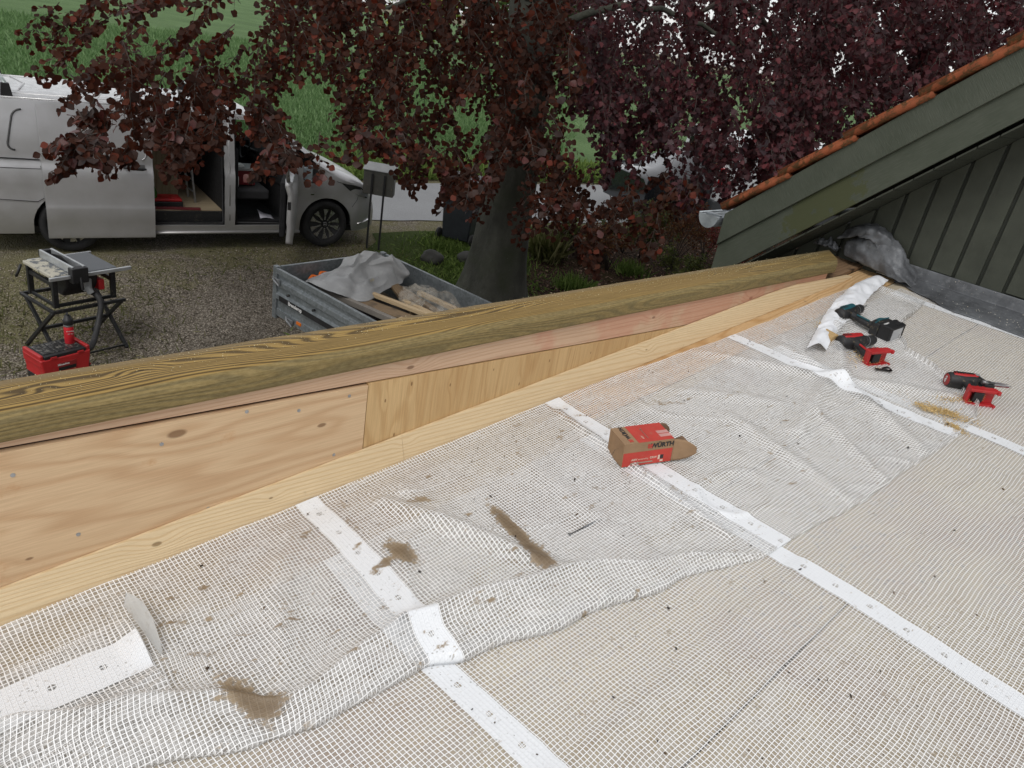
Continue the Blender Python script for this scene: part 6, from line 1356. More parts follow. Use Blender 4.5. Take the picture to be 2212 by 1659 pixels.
S1 = [-726,213,260,-756,187,234,-895,270,283,-904,231,245,-756,301,310,-763,263,295,-785,319,320,-815,298,296,-727,335,281,-730,290,266,-712,235,237,-754,203,220,-907,248,281,-922,216,245,-695,251,285,-684,215,263,-759,309,218,-800,276,205,-715,338,271,-708,306,230,-865,268,306,-866,237,298,-704,239,306,-742,209,284,-785,307,320,-764,265,282,-796,251,307,-790,235,277,-619,242,313,-609,210,303,-670,315,296,-674,282,268,-814,305,248,-811,269,221,-890,263,274,-922,235,241,-618,208,271,-647,186,247,-752,296,274,-743,260,240,-624,253,236,-636,228,208,-721,235,287,-733,211,267,-728,317,328,-753,292,310,-627,278,310,-648,256,280,-840,265,276,-862,232,237,-833,264,238,-854,241,209,-810,299,300,-835,273,286,-745,331,258,-754,311,230,-663,292,305,-669,267,278,-576,275,322,-573,234,311,-770,306,191,-733,288,153,-641,282,252,-645,278,223,-761,324,258,-721,316,218,-767,272,251,-738,246,222,-644,277,265,-635,247,244,-728,280,266,-716,254,246,-714,335,290,-726,318,270,-700,259,240,-709,246,200,-667,225,274,-624,215,242,-693,236,242,-671,222,215,-633,269,265,-618,258,242,-600,270,268,-578,260,243,-737,340,254,-738,320,221,-674,275,231,-682,257,201,-601,250,243,-574,230,219,-742,364,256,-745,340,229,-726,318,206,-720,289,171,-623,213,245,-620,213,210,-829,284,262,-795,272,238,-758,334,206,-770,315,160,-716,329,244,-672,314,209,-754,254,249,-770,236,224,-766,281,222,-757,267,190,-627,241,259,-620,222,223,-728,331,274,-728,302,242,-773,314,221,-743,303,196,-630,252,236,-612,241,212,-793,514,336,-795,474,307,-715,506,288,-704,514,252,-607,448,332,-576,432,300,-679,504,314,-682,464,272,-778,579,300,-732,552,247,-632,461,343,-611,420,304,-545,531,360,-515,520,331,-674,420,284,-665,416,237,-761,485,324,-761,468,293,-622,445,323,-612,423,275,-632,487,356,-611,456,326,-719,725,386,-678,703,329,-769,494,296,-760,458,262,-588,630,333,-555,639,299,-649,579,320,-607,576,279,-780,654,368,-735,651,331,-702,569,323,-693,563,282,-850,453,278,-836,432,223,-851,531,319,-815,549,284,-593,544,349,-561,523,308,-599,404,294,-591,410,267,-542,507,321,-505,499,291,-630,607,318,-605,619,284,-600,461,321,-583,471,280,-606,636,357,-578,596,311,-746,643,352,-716,616,300,-835,421,271,-816,404,224,-617,364,310,-602,350,272,-686,684,379,-681,667,344,-774,469,345,-766,428,316,-751,648,368,-729,609,308,-717,644,351,-734,598,308,-535,489,338,-518,503,318,-821,472,304,-798,448,260,-805,519,314,-767,498,277,-612,542,346,-605,529,302,-896,451,320,-869,462,281,-735,438,336,-723,448,310,-630,364,312,-600,375,288,-635,550,370,-601,527,340,-757,454,342,-725,460,304,-857,476,342,-820,472,291,-542,560,360,-506,552,318,-789,522,350,-822,493,316,-702,361,333,-668,364,314,-724,729,376,-686,693,316,-563,580,382,-563,565,332,-611,393,291,-584,379,260,-663,680,377,-659,640,325,-580,597,356,-545,596,313,-815,509,339,-806,484,287,-761,562,353,-710,567,322,-596,507,363,-587,464,328,-702,698,349,-703,670,307,-924,493,305,-894,510,263,-695,374,294,-659,377,272,-615,488,365,-620,457,342,-722,513,294,-734,487,253,-872,506,342,-822,499,315,-695,375,308,-691,341,274,-702,469,307,-655,473,269,-639,604,365,-630,598,315,-601,401,320,-589,383,279,-578,488,324,-554,482,276,-640,452,352,-593,449,313,-802,618,332,-816,568,283,-753,695,348,-749,644,314,-839,489,341,-801,480,297,-710,370,284,-681,353,250,-542,488,351,-532,495,318,-812,465,279,-814,408,241,-675,457,344,-654,441,304,-645,438,290,-612,413,244,-830,530,334,-792,540,309,-571,438,350,-540,438,314,-678,740,323,-654,764,293,-584,416,334,-580,406,306,-708,438,286,-686,436,258,-757,630,312,-772,608,274,-622,574,313,-633,545,274,-822,473,347,-834,429,304,-594,568,331,-590,562,297,-641,499,334,-620,483,286,-557,584,373,-531,555,335,-701,567,370,-693,552,325,-729,400,291,-691,369,243,-777,646,360,-729,638,320,-865,562,332,-880,526,300,-676,426,342,-694,406,322,-777,459,343,-769,421,296,-583,548,378,-597,528,357,-712,526,342,-662,521,316,-554,477,322,-526,495,291,-851,503,272,-795,517,229,-697,475,349,-721,452,325,-734,415,336,-751,396,312,-558,597,368,-562,555,339,-702,453,352,-696,418,310,-678,496,319,-670,481,268,-736,712,374,-748,686,340,-913,540,347,-895,532,285,-712,617,331,-672,627,294,-708,403,299,-699,391,261,-848,572,302,-851,514,259,-752,470,343,-743,439,307,-707,512,323,-715,468,278,-579,417,315,-546,396,273,-741,500,340,-733,457,308,-596,524,345,-584,511,307,-608,483,355,-596,483,314,-719,386,318,-665,387,292,-756,587,302,-765,543,251,-760,650,369,-719,626,321,-840,532,338,-847,523,301,-835,554,360,-804,558,323,-722,547,329,-728,530,286,-482,524,333,-447,493,293,-795,421,342,-754,399,290,-660,447,254,-660,429,226,-550,400,256,-515,388,231,-717,520,264,-714,508,223,-669,500,262,-658,464,223,-586,410,273,-570,384,250,-673,557,291,-664,557,258,-599,478,300,-590,476,272,-666,434,250,-648,436,212,-553,423,254,-543,404,226,-603,451,244,-558,445,215,-584,420,250,-591,402,216,-681,483,277,-651,473,238,-603,490,260,-599,467,229,-556,416,234,-524,416,204,-671,553,246,-672,530,202,-609,474,271,-588,455,242,-558,410,271,-537,392,245,-605,387,261,-599,386,227,-593,384,253,-551,375,230,-577,472,260,-557,478,236,-679,563,291,-667,556,253,-611,511,289,-605,507,259,-524,414,233,-522,401,197,-624,414,249,-619,389,214,-620,316,243,-594,312,220,-559,297,239,-526,294,221,-609,314,242,-578,311,221,-556,277,264,-553,275,234,-616,307,252,-586,306,236,-649,316,243,-625,321,217,-560,284,257,-545,281,229,-531,352,238,-514,367,233,-548,329,234,-526,314,206,-537,375,239,-505,373,227,-508,344,246,-507,331,224,-540,350,242,-522,374,228,-619,504,197,-588,505,183,-569,492,214,-554,482,185,-515,411,234,-494,414,218,-583,483,214,-570,488,189,-530,442,219,-523,440,190,-562,486,194,-552,460,175,-561,480,232,-547,450,211,-490,422,230,-466,425,204,-639,476,196,-604,463,180,-701,645,257,-664,632,230,-713,635,285,-677,642,240,-612,555,294,-594,542,260,-656,617,177,-656,602,125,-523,467,301,-509,427,269,-571,555,315,-539,571,285,-672,674,316,-642,662,280,-489,485,301,-465,464,280,-560,513,305,-532,515,282,-536,506,284,-516,496,246,-462,491,274,-432,494,246,-654,619,239,-632,617,204,-557,542,257,-543,541,217,-624,668,309,-598,665,283,-591,660,192,-594,640,164,-569,502,212,-543,466,176,-535,569,200,-507,590,165,-526,463,210,-525,458,184,-582,591,330,-574,562,302,-594,634,233,-592,627,202,-545,592,270,-528,570,243,-470,520,219,-438,507,200,-583,557,270,-577,545,238,-481,523,229,-439,523,202,-668,670,260,-657,674,224,-540,509,243,-540,483,210,-571,592,239,-550,581,202,-624,662,306,-601,672,261,-619,602,258,-602,614,228,-444,446,263,-410,433,247,-517,502,252,-498,479,215,-668,634,323,-638,626,291,-639,643,247,-632,644,208,-579,572,276,-573,581,250,-710,613,306,-686,593,272,-644,639,323,-615,651,279,-688,622,283,-692,606,240,-459,446,244,-443,409,215,-644,677,224,-625,686,189,-479,433,226,-459,407,202,-604,651,219,-575,662,194,-645,625,212,-626,593,164,-634,596,243,-632,577,207,-663,661,293,-622,674,265,-580,520,240,-577,486,202,-440,498,223,-420,460,192,-487,513,284,-468,491,259,-506,519,215,-471,512,180,-557,528,246,-549,518,210,-550,646,194,-519,636,168,-468,512,250,-461,498,218,-595,598,261,-595,582,211,-562,581,181,-554,577,131,-551,596,240,-532,604,202,-681,662,285,-664,629,246,-496,470,261,-483,439,230,-565,163,226,-590,148,208,-595,187,218,-603,165,195,-568,163,221,-585,147,195,-605,199,233,-610,174,225,-629,194,227,-651,181,221,-574,172,225,-587,156,198,-589,176,222,-577,159,210,-611,200,233,-628,186,209,-589,182,220,-579,164,204,-562,170,225,-558,144,220,-582,176,244,-588,177,228,-605,190,211,-611,191,188,-610,174,232,-582,175,213,-574,193,220,-573,192,204,-564,172,224,-534,158,216,-573,223,231,-548,210,222,-635,253,245,-632,253,230,-611,244,219,-610,240,200,-576,213,236,-562,205,222,-561,221,236,-557,223,217,-572,230,222,-545,212,209,-585,260,240,-566,250,224,-595,267,239,-600,268,213,-518,267,224,-519,256,209,-550,291,221,-550,283,201,-531,290,225,-512,268,220,-519,280,231,-493,270,222,-376,587,240,-361,594,211,-464,560,201,-451,527,171,-431,583,213,-424,559,185,-429,548,206,-439,537,171,-491,725,219,-498,704,199,-501,564,215,-480,534,192,-544,642,194,-517,625,172,-419,613,232,-394,614,202,-463,541,234,-464,520,218,-459,618,212,-439,596,191,-396,605,225,-408,594,206,-459,626,190,-437,636,155,-381,559,218,-395,553,195,-374,552,210,-365,542,178,-481,564,190,-483,522,171,-483,665,229,-473,643,200,-564,649,210,-537,624,188,-446,574,206,-418,560,186,-459,504,218,-442,505,194,-423,514,198,-407,529,172,-441,531,171,-421,548,143,-416,504,180,-401,519,155]
